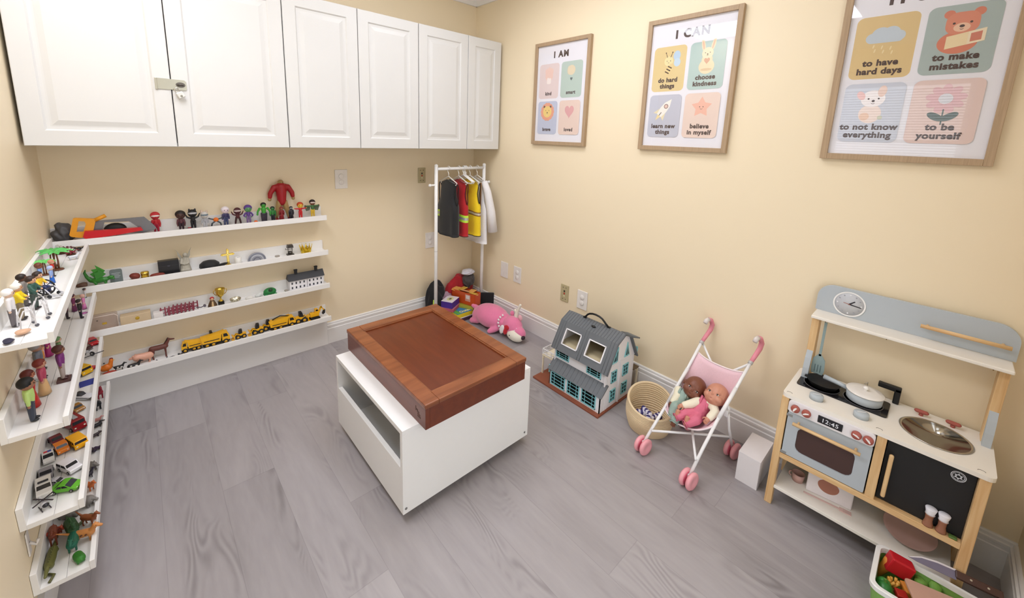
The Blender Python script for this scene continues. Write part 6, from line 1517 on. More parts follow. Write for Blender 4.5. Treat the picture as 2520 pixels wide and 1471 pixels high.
rock('toy_shell', 'tiny grey toy shell left of the toy well', at(2, .554), (.012, .009, .008), '#a29a90', 7, 'toy shell')
t = thing('toy_well', 'small dark metal wishing-well toy near the right end of the second back ledge', 'toy well', at(2, .625, 2.60)); DK = mat('#4a4642', .35, .5)
m = M(); m.box(-.019, .019, -.015, .015, 0, .010, DK, .002); part('well_base', m, t); m = M(); m.lathe([(.012, .010), (.010, .024), (.009, .024), (.009, .012)], DK, 18); part('well_wall', m, t)
for k in (-1, 1): m = M(); m.cyl((k * .011, 0, .010), (k * .011, 0, .050), .0018, None, DK, 8); part('well_post', m, t)
m = M(); m.prism([(-.017, .048), (.017, .048), (.014, .066), (-.014, .066)], -.013, .013, DK); part('well_roof', m, t); m = M(); m.cyl((-.024, 0, .038), (.015, 0, .038), .0014, None, DK, 8); m.cyl((-.024, 0, .038), (-.024, 0, .046), .0014, None, DK, 8); part('crank', m, t)
t = thing('toy_tiara', 'gold toy crown at the right end of the second back ledge', 'toy crown', at(2, .711, 2.59)); n = 10
m = M(); vs = []; 
for i in range(2 * n):
    a = PI * i / n; r0, r1 = .026, .036 if i % 2 == 0 else .030; h1 = .052 if i % 2 == 0 else .024
    vs += [(r0 * math.cos(a), r0 * math.sin(a), 0), (r1 * math.cos(a), r1 * math.sin(a), h1)]
m.add(vs, [(2 * i, (2 * i + 2) % (4 * n), (2 * i + 3) % (4 * n), 2 * i + 1) for i in range(2 * n)], mat('#e3c33a', .22, .8)); part('crown_band', m, t, solid=.0015)
for i in range(n): 
    a = 2 * PI * i / n; m = M(); m.ell((.0365 * math.cos(a), .0365 * math.sin(a), .054), .0026, mat('#f0dc70', .2, .8), None, 8); part('crown_bead', m, t)

# ---- third ledge
CLEAR = glassy('clear_plastic', '#efe6df', 1.45, .05, .12)
t = thing('clear_trinket_case', 'clear plastic case with a small gold lock at the left of the third back ledge', 'case', at(3, -.197, 2.595))
m = M(); m.prism(rrect(-.046, .046, 0, .070, .010, 4), -.022, .022, CLEAR); part('case_body', m, t); m = M(); m.box(-.008, .008, -.0245, -.022, .028, .038, GOLD, .001); part('case_lock', m, t, 'gold lock')
m = M(); m.tube([(-.046, -.0225, .008), (-.046, -.0225, .060), (-.036, -.0225, .070), (.036, -.0225, .070), (.046, -.0225, .060), (.046, -.0225, .008)], .0018, mat('#d9c9bc', .4), 8); part('case_edge', m, t)
t = thing('beige_card_box', 'low beige box with a gold seal on the third back ledge', 'box', at(3, -.088, 2.60)); m = M(); m.box(-.056, .056, -.024, .024, 0, .045, mat('#cbb492', .55), .002); part('box_body', m, t); m = M(); m.cyl((.006, -.0242, .026), (.006, -.0255, .026), .008, None, GOLD, 18); part('seal', m, t, 'gold seal')
m = M(); m.box(-.020, .018, -.02, .02, 0, .030, mat('#e6e0dc', .5), .002); m.v = [(x - .003, y + 2.595, z + bz(3) + .0002) for x, y, z in m.v]; solo('small_white_box', m, 'small white box left of the dark red fences', 'box')
for i, (x, y, rz_, tl) in enumerate(((.055, 2.590, .05, .35), (.105, 2.600, -.06, .2), (.085, 2.572, .1, .9))):
    t = thing('toy_fence', ('dark red toy fence leaning at the left of the fence heap', 'dark red toy fence standing at the right of the fence heap', 'dark red toy fence lying in front of the fence heap')[i], 'toy fence', (x, y, bz(3) + .004), rot=RZ(rz_) @ RX(-tl))
    FN = PL('#7a1c30')
    for q in (.012, .030):
        m = M(); m.box(-.052, .052, -.002, .002, q, q + .005, FN, .0006); part('fence_rail', m, t)
    for q in range(7):
        m = M(); m.prism([(-.050 + .0166 * q, 0), (-.044 + .0166 * q, 0), (-.044 + .0166 * q, .040), (-.047 + .0166 * q, .046), (-.050 + .0166 * q, .040)], -.0026, .0026, FN); part('fence_picket', m, t)
m = M(); m.tube([(.150, 2.575, bz(3) + .020), (.170, 2.57, bz(3) + .016), (.186, 2.57, bz(3) + .022)], .0028, PL('#5b5560'), 8); m.cyl((.186, 2.563, bz(3) + .022), (.186, 2.577, bz(3) + .022), .006, .006, PL('#5b5560'), 14); solo('toy_key', m, 'small grey toy key right of the dark red fences', 'toy key')
t = thing('nativity_figure', 'small hooded kneeling figure with a red veil beside the gold trophy', 'toy figure', at(3, .221, 2.585))
m = M(); m.lathe([(.022, 0), (.020, .012), (.011, .034), (.007, .042), (0, .043)], PL('#5a4028'), 20, sx=1, sy=.8); part('robe', m, t); m = M(); m.ell((0, -.002, .044), (.008, .008, .009), PL('#c79a78')); part('face', m, t); m = M(); m.ell((0, .002, .048), (.010, .009, .009), PL('#a8242a')); part('veil', m, t)
m = M(); m.prism([(-.006, .002), (.006, .002), (.003, .036), (-.003, .036)], -.0185, -.0165, PL('#d9b98a')); part('apron', m, t)
t = thing('gold_trophy', 'gold trophy cup with two handles on a black base, third back ledge', 'trophy', at(3, .261, 2.595))
m = M(); m.box(-.014, .014, -.012, .012, 0, .020, mat('#14120f', .25), .001); part('trophy_base', m, t, 'black base'); m = M(); m.lathe([(.011, .020), (.010, .023), (.004, .030), (.0035, .040), (.006, .044), (.016, .054), (.021, .070), (.022, .090), (.0235, .092), (.021, .092), (.019, .072), (.012, .056), (0, .050)], GOLD, 32); part('cup', m, t)
for k in (-1, 1): m = M(); m.tube([(k * .020, 0, .086), (k * .029, 0, .085), (k * .031, 0, .074), (k * .024, 0, .062), (k * .016, 0, .057)], .0018, GOLD, 8); part('cup_handle', m, t)
t = thing('silver_shell', 'shiny shell-shaped dish right of the gold trophy', 'toy shell', at(3, .326, 2.585))
m = M(); m.lathe([(0, .001), (.012, .002), (.024, .012), (.027, .020), (.025, .019), (.012, .006), (0, .005)], mat('#b6b09c', .25, .7), 28, sx=1, sy=.75, x=RX(.35) @ T(0, 0, .004)); part('shell_dish', m, t)
for i in range(3): m = M(); m.tube([(-.012 + .012 * i, -.012, .010), (-.006 + .012 * i, .004, .016)], .0018, mat('#d8d2b8', .3, .5), 6); part('shell_rib', m, t)
rock('toy_shell', 'first of two white toy shells left of the green toy turtle', at(3, .394, 2.585), (.018, .012, .010), '#dedbd4', 11, 'toy shell'); rock('toy_shell', 'second of two white toy shells, nearest the green toy turtle', at(3, .441, 2.585), (.016, .012, .011), '#cfd2cf', 12, 'toy shell')
t = thing('toy_turtle', 'dark green toy turtle left of the black-roofed toy house', 'toy turtle', at(3, .500, 2.590)); GT = PL('#1f7a3a')
m = M(); m.ell((0, 0, .020), (.034, .024, .023), GT, None, 20); m.v = [(x, y, max(z, .006)) for x, y, z in m.v]; part('shell', m, t); m = M(); m.ell((.000, -.020, .036), (.012, .010, .011), PL('#173f22')); part('head', m, t)
for x in (-.024, .024):
    for y in (-.014, .014): m = M(); m.ell((x, y, .006), (.010, .008, .006), PL('#2a8a48')); part('leg', m, t)
rock('toy_rock', 'small grey toy stone at the left foot of the black-roofed house', at(3, .585, 2.575), (.012, .010, .009), '#9a948a', 13)
t = thing('toy_terrace_house', 'white two-storey toy house with black roof and two chimneys', 'toy house', at(3, .702, 2.598))
HWT = PL('#e9e7ea', .5); HBK = PL('#1d1d20', .5); hw = .098
m = M(); m.box(-hw, hw, -.026, .026, 0, .066, HWT, .0008); part('house_wall', m, t)
m = M(); m.prism([(-.033, .063), (.033, .063), (0, .100)], -hw - .006, hw + .006, HBK, x=RZ(PI / 2)); part('house_roof', m, t)
for x in (-.055, .062): m = M(); m.box(x - .008, x + .008, -.006, .006, .085, .124, HBK, .0008); m.box(x - .0095, x + .0095, -.0075, .0075, .118, .124, HBK, .0006); part('chimney', m, t)
for i in range(8):
    x = -.084 + .0225 * i + (.010 if i > 3 else 0)
    for z in (.012, .040):
        m = M(); m.box(x - .004, x + .004, -.0268, -.0258, z, z + .013, PL('#3a3d44')); part('house_window', m, t)
m = M(); m.box(.0005, .0025, -.0266, -.0258, .001, .064, PL('#4a4a50')); part('party_wall_line', m, t)

# ---- lowest back ledge: farm animals and yellow trucks
t = thing('toy_chicken', 'orange toy hen at the left end of the lowest back ledge', 'toy animal', at(4, -.213, 2.585)); OC = PL('#d9741e')
m = M(); m.ell((-.002, 0, .028), (.024, .014, .017), OC, None, 16, RY(-.3)); m.limb([(.010, 0, .034), (.016, 0, .052), (.017, 0, .060)], [.011, .008, .008], OC, 10); m.limb([(-.018, 0, .030), (-.032, 0, .044)], [.010, .006], OC, 8)
for k in (-1, 1): m.limb([(.002, k * .006, .014), (.004, k * .007, .002)], [.003, .002], OC, 6); m.ell((.006, k * .007, .0018), (.006, .004, .0018), OC, None, 8)
part('body', m, t, remesh=.001, smooth=2); m = M(); m.ell((.018, 0, .067), (.007, .002, .006), PL('#7a2a1c')); part('comb', m, t); m = M(); m.cyl((.024, 0, .059), (.031, 0, .057), .003, .0005, PL('#e0b040')); part('beak', m, t)
rock('toy_hay', 'dark red low toy piece in front of the orange hen', (-.205, 2.560, bz(4) + .0002), (.026, .010, .009), '#a8321e', 14, 'toy piece')
critter('toy_dog', 'black and white toy dog beside the orange hen', at(4, -.172, 2.580), .038, .026, 0, '#1c1b1d', patch=('#e6e2dc', ((.25, -1, -.1, .12), (-.1, -1, .1, .10))), bulk=.19, tail=.3, tailup=.2)
critter('toy_cow', 'black and white toy calf lying low in front of the pink pig', (-.118, 2.562, bz(4) + .0002), .046, .024, 0, '#1d1a1b', patch=('#e8e2d8', ((.2, -1, .0, .13), (-.22, -.8, .3, .10))), bulk=.22, tail=.2)
critter('toy_pig', 'pale pink toy pig beside the brown horse', at(4, -.082, 2.598), .072, .050, PI, '#e0a78f', bulk=.27, neck=(.08, .02), head=.16, snout=.08, tail=.1, ear=.07, leg=.07)
critter('toy_horse', 'dark brown toy horse with black mane standing on the lowest back ledge', at(4, -.018, 2.604), .082, .070, 0, '#6b3a30', bulk=.17, neck=(.14, .34), head=.10, snout=.16, tail=.40, tailup=-.5, mane='#241817', leg=.055, ear=.05)
m = M()
for a, b_ in (((-.028, 2.566, .004), (.002, 2.556, .004)), ((.002, 2.556, .004), (.030, 2.566, .008)), ((.030, 2.566, .008), (.050, 2.560, .004)), ((.002, 2.556, .004), (.010, 2.572, .010)), ((-.028, 2.566, .004), (-.034, 2.573, .008))): m.tube([(a[0], a[1], a[2] + bz(4)), (b_[0], b_[1], b_[2] + bz(4))], .0022, PL('#4c4c55'), 6)
solo('toy_bone', m, 'thin grey toy twig lying under the brown horse', 'toy twig')
m = M(); m.box(.052, .074, 2.562, 2.576, bz(4) + .0002, bz(4) + .012, PL('#3a3a40'), .001); m.cyl((.063, 2.569, bz(4) + .012), (.063, 2.569, bz(4) + .016), .004, None, PL('#d8d6d0'), 12); solo('toy_brick', m, 'tiny dark toy brick left of the first yellow truck', 'toy brick')
YE, YB2, BKP = '#f2b416', PL('#f2b416', .3), PL('#1c1a1b', .5)
def chassis(t, L, W_, z0, h): m = M(); m.box(-L / 2, L / 2, -W_ * .36, W_ * .36, z0, z0 + h, BKP, .0008); part('chassis', m, t)
def cab(t, x0, x1, W_, z0, z1, col=YB2):
    m = M(); m.prism([(x0, z0), (x1, z0), (x1, z0 + (z1 - z0) * .45), (x1 - (x1 - x0) * .28, z1), (x0, z1)], -W_ * .42, W_ * .42, col); c = part('cab', m, t)
    for k in (-1, 1): m = M(); y = k * W_ * .42; m.prism([(x0 + (x1 - x0) * .18, z0 + (z1 - z0) * .48), (x0 + (x1 - x0) * .80, z0 + (z1 - z0) * .48), (x0 + (x1 - x0) * .62, z0 + (z1 - z0) * .88), (x0 + (x1 - x0) * .18, z0 + (z1 - z0) * .88)], min(y, y + k * .0006), max(y, y + k * .0006), PL('#17181d', .2)); part('cab_window', m, c)
def dump_truck(label, x, L, H, rz=0.0, y=YM):
    t = thing('toy_dump_truck', label, 'toy truck', at(4, x, y), rz); W_ = L * .36; r = H * .20
    chassis(t, L * .96, W_, r * .8, H * .16); cab(t, L * .20, L * .48, W_, H * .30, H * .92)
    m = M(); m.prism([(-.50 * L, H * .38), (.14 * L, H * .34), (.18 * L, H * .86), (.30 * L, H * .96), (.30 * L, H * 1.0), (.12 * L, H * .92), (-.54 * L, H * .80)], -W_ / 2, W_ / 2, YB2); bd = part('dump_bed', m, t)
    for k in (-1, 1):
        m = M(); y_ = k * W_ / 2; m.box(-.44 * L, .10 * L, min(y_, y_ + k * .0007), max(y_, y_ + k * .0007), H * .52, H * .58, BKP); part('bed_stripe', m, bd)
        for xx in (-.34, -.12, .32): wheel_(t, (xx * L, k * W_ * .42, r), r, W_ * .16, hub='#d9a21a')
    return t
def loader(label, x, L, H, rz=0.0, y=YM, bucket=True, name='toy_loader'):
    t = thing(name, label, 'toy loader', at(4, x, y), rz); W_ = L * .40; r = H * .24
    chassis(t, L * .62, W_, r * .8, H * .18); m = M(); m.prism([(-.36 * L, H * .36), (.10 * L, H * .36), (.10 * L, H * .52), (-.10 * L, H * .60), (-.36 * L, H * .56)], -W_ * .38, W_ * .38, YB2); part('engine_cover', m, t)
    cab(t, -.12 * L, .10 * L, W_ * .8, H * .55, H * 1.0, BKP)
    for k in (-1, 1):
        m = M(); m.limb([(.06 * L, k * W_ * .28, H * .46), (.26 * L, k * W_ * .28, H * .58), (.40 * L, k * W_ * .28, H * .26)], [.0025, .0025, .0022], YB2, 8); part('lift_arm', m, t)
        for xx in (-.22, .16): wheel_(t, (xx * L, k * W_ * .42, r), r, W_ * .20, hub='#d9a21a')
    m = M(); m.prism([(.38 * L, H * .04), (.56 * L, H * .02), (.56 * L, H * .06), (.43 * L, H * .12), (.42 * L, H * .38), (.52 * L, H * .48), (.50 * L, H * .52), (.38 * L, H * .42)], -W_ * .55, W_ * .55, YB2); part('bucket', m, t)
    return t
def crane_truck(label, x, L, H, rz=0.0, y=YM):
    t = dump_truck(label, x, L, H * .86, rz, y); m = M(); m.tube([(.30 * L, 0, H * .80), (-.10 * L, 0, H * .98), (-.40 * L, 0, H * .80)], .0035, BKP, 8); part('boom', m, t); return t
def excavator(label, x, L, H, rz=0.0, y=YM):
    t = thing('toy_excavator', label, 'toy excavator', at(4, x, y), rz); W_ = L * .36
    for k in (-1, 1): m = M(); m.prism(rrect(-.34 * L, .20 * L, .0003, H * .24, H * .11, 5), k * W_ * .42 - W_ * .10, k * W_ * .42 + W_ * .10, BKP); part('track', m, t)
    m = M(); m.box(-.34 * L, .16 * L, -W_ * .36, W_ * .36, H * .27, H * .56, YB2, .001); part('house', m, t); cab(t, -.06 * L, .16 * L, W_ * .7, H * .56, H * .86)
    m = M(); m.prism([(.12 * L, H * .44), (.26 * L, H * .96), (.36 * L, H * 1.0), (.34 * L, H * .90), (.20 * L, H * .42)], -.003, .003, YB2); part('boom', m, t)
    m = M(); m.prism([(.32 * L, H * .98), (.50 * L, H * .62), (.46 * L, H * .58), (.28 * L, H * .90)], -.003, .003, YB2); part('stick', m, t)
    m = M(); m.prism([(.52 * L, H * .64), (.44 * L, H * .58), (.36 * L, H * .30), (.40 * L, H * .26), (.50 * L, H * .36)], -W_ * .24, W_ * .24, BKP); part('bucket', m, t); return t
t = dump_truck('leftmost yellow toy truck with a black front, beside the brown horse', .112, .088, .064, PI)
t = dump_truck('long yellow toy dump truck, second from the left', .222, .128, .072, 0, 2.588)
loader('yellow toy loader behind the long dump truck, its black wheels showing', .205, .07, .075, 0, 2.618)
loader('small yellow and black toy loader in the middle of the row of trucks', .335, .078, .052, PI)
loader('yellow toy bulldozer with its bucket facing left, right of the ledge middle', .420, .085, .062, PI, name='toy_bulldozer')
loader('black-wheeled yellow toy loader tucked behind the bulldozer', .478, .078, .064, PI, 2.606)
crane_truck('largest yellow toy dump truck, third from the right', .556, .140, .080, 0, 2.586)
loader('yellow toy loader with a raised front, second from the right', .660, .095, .072, 0, 2.590)
excavator('yellow toy excavator with folded arm at the right end of the lowest back ledge', .748, .108, .078, 0, 2.590)
# ================================================================ toys on the left-wall ledges
def al(k, x, y, dz=.0012): return (x, y, lz(k, y) + dz)
FX = PI / 2      # figures turned to face the room
def plant(name, label, loc, r, col, seed, cat='toy plant', stem='#5a3a24', n=11, tall=.6):
    t = thing(name, label, cat, loc); rnd = random.Random(seed); C = PL(col, .5)
    m = M(); m.lathe([(r * .5, 0), (r * .45, r * .12), (0, r * .16)], PL(stem), 14); part('plant_base', m, t)
    m = M()
    for i in range(n):
        a = 2 * PI * i / n + rnd.random() * .5; l = r * rnd.uniform(.7, 1.05); e = rnd.uniform(.25, 1.1) * tall
        p0 = Vector((0, 0, r * .1)); p1 = Vector((l * .55 * math.cos(a), l * .55 * math.sin(a), r * .15 + l * e)); p2 = Vector((l * math.cos(a), l * math.sin(a), r * .1 + l * e * .7))
        s = Vector((-math.sin(a), math.cos(a), 0)) * r * .17
        m.add([p0, p1 - s, p2, p1 + s, p1 + Vector((0, 0, r * .08))], [(0, 1, 4), (1, 2, 4), (2, 3, 4), (3, 0, 4), (0, 3, 2, 1)], C)
    part('leaves', m, t); return t
def palm(label, loc, h, col, seed):
    t = thing('toy_palm_tree', label, 'toy tree', loc); rnd = random.Random(seed); m = M(); m.lathe([(h * .22, 0), (h * .20, h * .04), (h * .07, h * .06), (0, h * .06)], PL('#6b3f2a'), 14); part('tree_base', m, t)
    for dx in (-.04, .05):
        m = M(); m.tube([(dx * h, 0, h * .04), (dx * h * 1.2, 0, h * .4), (dx * h * .6, 0, h * .80)], [h * .035, h * .03, h * .026], PL('#7a4a30'), 8); part('trunk', m, t)
    m = M()
    for i in range(9):
        a = 2 * PI * i / 9 + rnd.random() * .3; L_ = h * rnd.uniform(.42, .60); pts = [Vector((L_ * f * math.cos(a), L_ * f * math.sin(a), h * (.80 + .16 * math.sin(f * 2.4) - .12 * f))) for f in (0, .25, .5, .75, 1)]
        s = Vector((-math.sin(a), math.cos(a), 0)); ww = [h * .02, h * .085, h * .095, h * .07, .0004]; vs = []
        for p, w in zip(pts, ww): vs += [p - s * w + Vector((0, 0, -w * .5)), p + Vector((0, 0, .0012)), p + s * w + Vector((0, 0, -w * .5))]
        m.add(vs, [(3 * j + k, 3 * j + k + 1, 3 * j + k + 4, 3 * j + k + 3) for j in range(4) for k in range(2)], PL(col))
    part('fronds', m, t, solid=.0012); return t
# ---- top left ledge
plant('toy_plant', 'dark red toy plant in the pile at the far end of the top left ledge', al(1, -.250, 2.415), .030, '#7c1f2a', 1)
plant('toy_plant', 'second dark red toy plant, deeper in the pile below the saw', al(1, -.282, 2.455), .030, '#6e1d26', 2)
plant('toy_plant', 'maroon and brown toy plant at the back of the pile below the saw', al(1, -.265, 2.500), .028, '#5a2426', 3)
plant('toy_branch', 'pale grey toy branch at the far end of the top left ledge', al(1, -.290, 2.515), .026, '#b9b2a6', 4, 'toy branch', '#8a8478', 7, .9)
plant('toy_branch', 'off-white toy branch beside the toy spider', al(1, -.262, 2.470), .024, '#cfc8ba', 5, 'toy branch', '#9a9488', 7, .5)
t = thing('toy_spider', 'black toy spider by the lip near the corner of the top left ledge', 'toy animal', al(1, -.232, 2.478)); m = M(); m.ell((0, .004, .008), (.008, .010, .007), PL('#18161c')); m.ell((0, -.008, .007), (.005, .006, .005), PL('#18161c')); part('body', m, t)
for i in range(8):
    k = -1 if i < 4 else 1; a = (i % 4 - 1.5) * .5; m = M(); m.limb([(k * .005, .010 * math.sin(a), .008), (k * .013, .020 * math.sin(a), .013), (k * .020, .026 * math.sin(a), .0012)], [.0012, .001, .0008], PL('#18161c'), 6); part('leg', m, t)
palm('tallest bright green toy palm tree on the top left ledge', al(1, -.268, 2.185), .085, '#58b85c', 1)
palm('green toy palm tree just behind the tallest one', al(1, -.285, 2.250), .075, '#4fae58', 2)
palm('small light green toy palm against the back panel of the top left ledge', al(1, -.292, 2.130), .060, '#6ecb6a', 3)
critter('toy_goat', 'tiny white toy animal with a dark head by the ledge lip past the palms', al(1, -.236, 2.320), .030, .018, .4, '#d6d8de', head=.13, patch=('#3a3f6a', ((.45, 0, 1.2, .10),)))
figure('toy_figure', 'toy figure in a red top and dark trousers beside the palms', al(1, -.268, 2.090), .062, FX, shirt='#c02a22', pants='#3a2c34', hair='#c98a6a', head=.13)
figure('toy_figure', 'toy figure with a brown ball-shaped head beside the red-topped one', al(1, -.292, 2.045), .066, FX, skin='#8a5034', shirt='#7aa0d8', pants='#2a4a9a', hair='#6a3a26', head=.15)
figure('toy_figure', 'toy figure in a light blue top and blue skirt in front of the wheelchair', al(1, -.262, 2.005), .060, FX, skin='#d8b8a0', shirt='#8fa8dc', pants='#1f5fb4', gown='#1f62c0', hair='#a8b8e0', head=.13)
# wheelchair with its rider
WC = (-.266, 1.846); wz = lz(1, WC[1]) + .0014
t = thing('toy_wheelchair', 'toy wheelchair with black wheels and grey frame on the top left ledge', 'toy wheelchair', (WC[0], WC[1], wz), rz=FX - .45)
GRF = PL('#c9c8cc', .3)
for k in (-1, 1):
    m = M(); X = T(k * .022, .006, .026) @ RY(PI / 2); m.tube([X @ Vector((.0245 * math.cos(2 * PI * i / 28), .0245 * math.sin(2 * PI * i / 28), 0)) for i in range(28)], .0022, PL('#141417'), 8, closed=True); w = part('wheel', m, t, 'black wheel')
    for i in range(8): m = M(); a = PI * i / 4; m.cyl(X @ Vector((0, 0, 0)), X @ Vector((.0235 * math.cos(a), .0235 * math.sin(a), 0)), .0011, None, PL('#1d1d22'), 6); part('spoke', m, w)
    m = M(); m.ell((k * .019, -.028, .0065), (.0025, .006, .006), PL('#2a2a2e')); part('caster', m, t)
    m = M(); m.tube([(k * .018, .016, .072), (k * .018, .014, .030), (k * .018, -.020, .030), (k * .018, -.032, .012), (k * .016, -.040, .008)], .0018, GRF, 8); part('side_frame', m, t)
    m = M(); m.box(k * .011 - .006, k * .011 + .006, -.048, -.036, .006, .008, GRF); part('footrest', m, t)
m = M(); m.box(-.018, .018, -.020, .016, .0285, .0315, PL('#3a3a44')); part('seat', m, t); m = M(); m.box(-.018, .018, .014, .017, .034, .068, PL('#b4b3ba')); part('backrest', m, t)
r_ = t
fl = Vector((WC[0], WC[1], wz)) + RZ(FX - .45) @ Vector((0, .004, -.0045))
figure('toy_figure', 'seated toy figure with dark hair and yellow top in the wheelchair', tuple(fl), .088, FX - .45, skin='#d9a886', shirt='#eac22a', pants='#2a3660', hair='#2a1c18', legs='sit', arms='fwd', head=.12)
figure('toy_figure', 'brown-skinned toy figure in grey behind the wheelchair', al(1, -.292, 1.785), .098, FX, skin='#6a4030', shirt='#8f8a86', pants='#5a5652', hair='#241814', head=.11)
figure('toy_figure', 'toy figure with long dark hair and a green top beside the wheelchair', al(1, -.268, 1.738), .100, FX - .3, skin='#d9a886', shirt='#2f5a50', pants='#3a4a44', hair='#2e1e1a', head=.11, arms='fwd')
figure('toy_figure', 'toy figure in a bright yellow top leaning on a white walker', al(1, -.284, 1.662), .104, FX, skin='#c99a78', shirt='#f0d21c', pants='#8a7a5c', hair='#e8e4dc', head=.11, arms='fwd')
def walker(label, x, y, h, rz):
    t = thing('toy_walker', label, 'toy walker', al(1, x, y), rz); C = PL('#d8d6d8', .3)
    for k in (-1, 1):
        m = M(); m.tube([(k * .016, -.010, .003), (k * .015, -.008, h * .7), (k * .015, -.004, h), (k * .015, .008, h), (k * .016, .016, h * .6), (k * .017, .018, .003)], .0017, C, 8); part('side_frame', m, t); m = M(); m.ell((k * .016, -.011, .0045), (.002, .0045, .0045), PL('#55555c')); part('walker_wheel', m, t)
    for z in (.45, .68): m = M(); m.cyl((-.016, -.009, h * z), (.016, -.009, h * z), .0014, None, C, 8); part('crossbar', m, t)
walker('white toy walker in front of the yellow-topped figure', -.243, 1.640, .058, FX); walker('second white toy walker, nearest the end of the top left ledge', -.262, 1.590, .050, FX + .3)
figure('toy_figure', 'toy figure in white with a white cap near the end of the top left ledge', al(1, -.292, 1.615), .104, FX, skin='#d9b8a0', shirt='#e4e2e4', pants='#6a6466', hair='#efefef', head=.11)
rock('toy_sandal', 'tan toy piece near the end of the top left ledge', al(1, -.268, 1.540), (.012, .016, .006), '#cfa586', 21, 'toy piece'); rock('toy_sandal', 'dark navy toy piece at the very end of the top left ledge', al(1, -.284, 1.492), (.010, .014, .005), '#26243c', 22, 'toy piece')

# ---- second left ledge: doll figures
figure('toy_figure', 'toy woman in a purple dress near the far end of the second left ledge', al(2, -.262, 2.365), .074, FX, skin='#c99a86', shirt='#7a2a5c', pants='#5a2048', gown='#6e2a56', hair='#4a2030', head=.12)
figure('toy_figure', 'toy girl in a pink dress close to the ledge lip, second left ledge', al(2, -.234, 2.372), .064, FX, skin='#e0b8a0', shirt='#d884b4', pants='#d884b4', gown='#d47ab0', hair='#e0b0a0', head=.12)
figure('toy_figure', 'toy man in a black suit by the lip of the second left ledge', al(2, -.236, 2.262), .080, FX, skin='#d0b0a0', shirt='#1c161e', pants='#191420', hair='#2a1a1c', head=.11)
figure('toy_figure', 'small white-clad toy figure at the far end of the second left ledge', al(2, -.240, 2.525), .044, FX, skin='#d0b0a0', shirt='#d8d6da', pants='#d0ced4', hair='#3a3238', head=.13)
figure('toy_figure', 'toy figure in dark red with black shoes behind the man in the black suit', al(2, -.276, 2.285), .076, FX, skin='#b08070', shirt='#6a2438', pants='#2a1a22', hair='#2c1a18', shoes='#15121a', head=.11)
m = M(); m.lathe([(.010, 0), (.011, .002), (0, .0025)], PL('#d07ab8'), 16, T(-.232, 2.318, lz(2, 2.318) + .0004)); solo('toy_disc', m, 'pink disc toy piece by the lip of the second left ledge', 'toy piece')
t = figure('toy_figure', 'toy woman with brown hair, purple top and grey trousers alone by the second left lip', al(2, -.238, 1.728, .007), .108, FX, skin='#8a5a44', shirt='#7a2f78', pants='#a89a94', hair='#4a2018', shoes='#5a3a38', head=.12)
m = M(); m.box(-.017, .017, -.016, .014, -.0065, 0, PL('#5a3a38')); part('stand', m, t)
figure('toy_figure', 'toy fairy in pink with yellow hair beneath the top ledge end', al(2, -.290, 1.945), .085, FX, skin='#e0b090', shirt='#b02a74', pants='#b83a80', gown='#b8327a', hair='#e6c24a', head=.12, cape='#e08ab8')
t = figure('toy_figure', 'toy figure in a green hood and black skirt beside the pink fairy', al(2, -.262, 1.915), .072, FX, skin='#c8a088', shirt='#5a7a4a', pants='#241c22', gown='#201a20', hair='#5f8250', head=.13)
figure('toy_figure', 'toy figure with orange hair and orange top behind the grey-haired one', al(2, -.292, 1.845), .080, FX, skin='#d9a886', shirt='#d98a34', pants='#4a2a2c', hair='#c9782a', head=.12)
figure('toy_figure', 'grey-haired toy figure in blue-grey, one of the tallest on the second left ledge', al(2, -.288, 1.775), .122, FX, skin='#a87a64', shirt='#6a6e78', pants='#4a3c3a', hair='#8f8b8a', shoes='#2a1218', head=.12)
figure('toy_figure', 'toy figure in a dusty red top and tan skirt left of the red-robed one', al(2, -.270, 1.668), .108, FX, skin='#c08a70', shirt='#b0405c', pants='#d0a87a', gown='#d8b07c', hair='#7a2a20', head=.12)
figure('toy_figure', 'toy figure in a long red robe on the second left ledge', al(2, -.284, 1.606), .110, FX, skin='#a8644a', shirt='#b01c14', pants='#8a1410', gown='#b4180f', hair='#5a1a12', head=.12)
figure('toy_figure', 'black-haired toy figure in a lime top and navy trousers at the near end', al(2, -.276, 1.530), .122, FX, skin='#9a6a50', shirt='#b4d078', pants='#2c3242', hair='#0d0b0d', shoes='#1a1c20', head=.13)

# ---- third left ledge: cars and trucks
car('toy_car', 'red toy car at the far end of the third left ledge', al(3, -.240, 2.505), .060, .028, .024, -1.2, '#c21420', 'suv')
rock('toy_block', 'dark brown toy piece behind the white motorcycle', al(3, -.250, 2.455), (.014, .012, .007), '#4a2a2a', 31, 'toy piece')
t = thing('toy_motorcycle', 'white and black toy motorcycle on the third left ledge', 'toy motorcycle', al(3, -.248, 2.395), -.7)
for x in (-.018, .018): wheel_(t, (x, 0, .0095), .0095, .005)
m = M(); m.limb([(-.014, 0, .018), (.002, 0, .019), (.014, 0, .023)], [.005, .007, .004], PL('#d8d8de'), 10); part('fairing', m, t); m = M(); m.tube([(.015, -.010, .029), (.012, 0, .027), (.015, .010, .029)], .0012, BKP, 6); part('handlebar', m, t)
m = M(); m.tube([(-.262, 2.372, lz(3, 2.372) + .004), (-.216, 2.366, lz(3, 2.366) + .018), (-.196, 2.362, lz(3, 2.362) + .0225)], .0016, PL('#1a1a24'), 6); solo('toy_pole', m, 'thin dark toy pole resting across the third left ledge lip', 'toy pole')
car('toy_van', 'rounded yellow toy van with a red nose on the third left ledge', al(3, -.256, 2.240), .058, .036, .034, -.9, '#eab51e', 'bus')
m = M(); m.box(-.020, .016, -.012, .012, 0, .008, PL('#c8404a'), .002, x=T(-.232, 2.268, lz(3, 2.27) + .0004) @ RZ(-.5)); solo('toy_brick', m, 'small red toy block beside the yellow van', 'toy block')
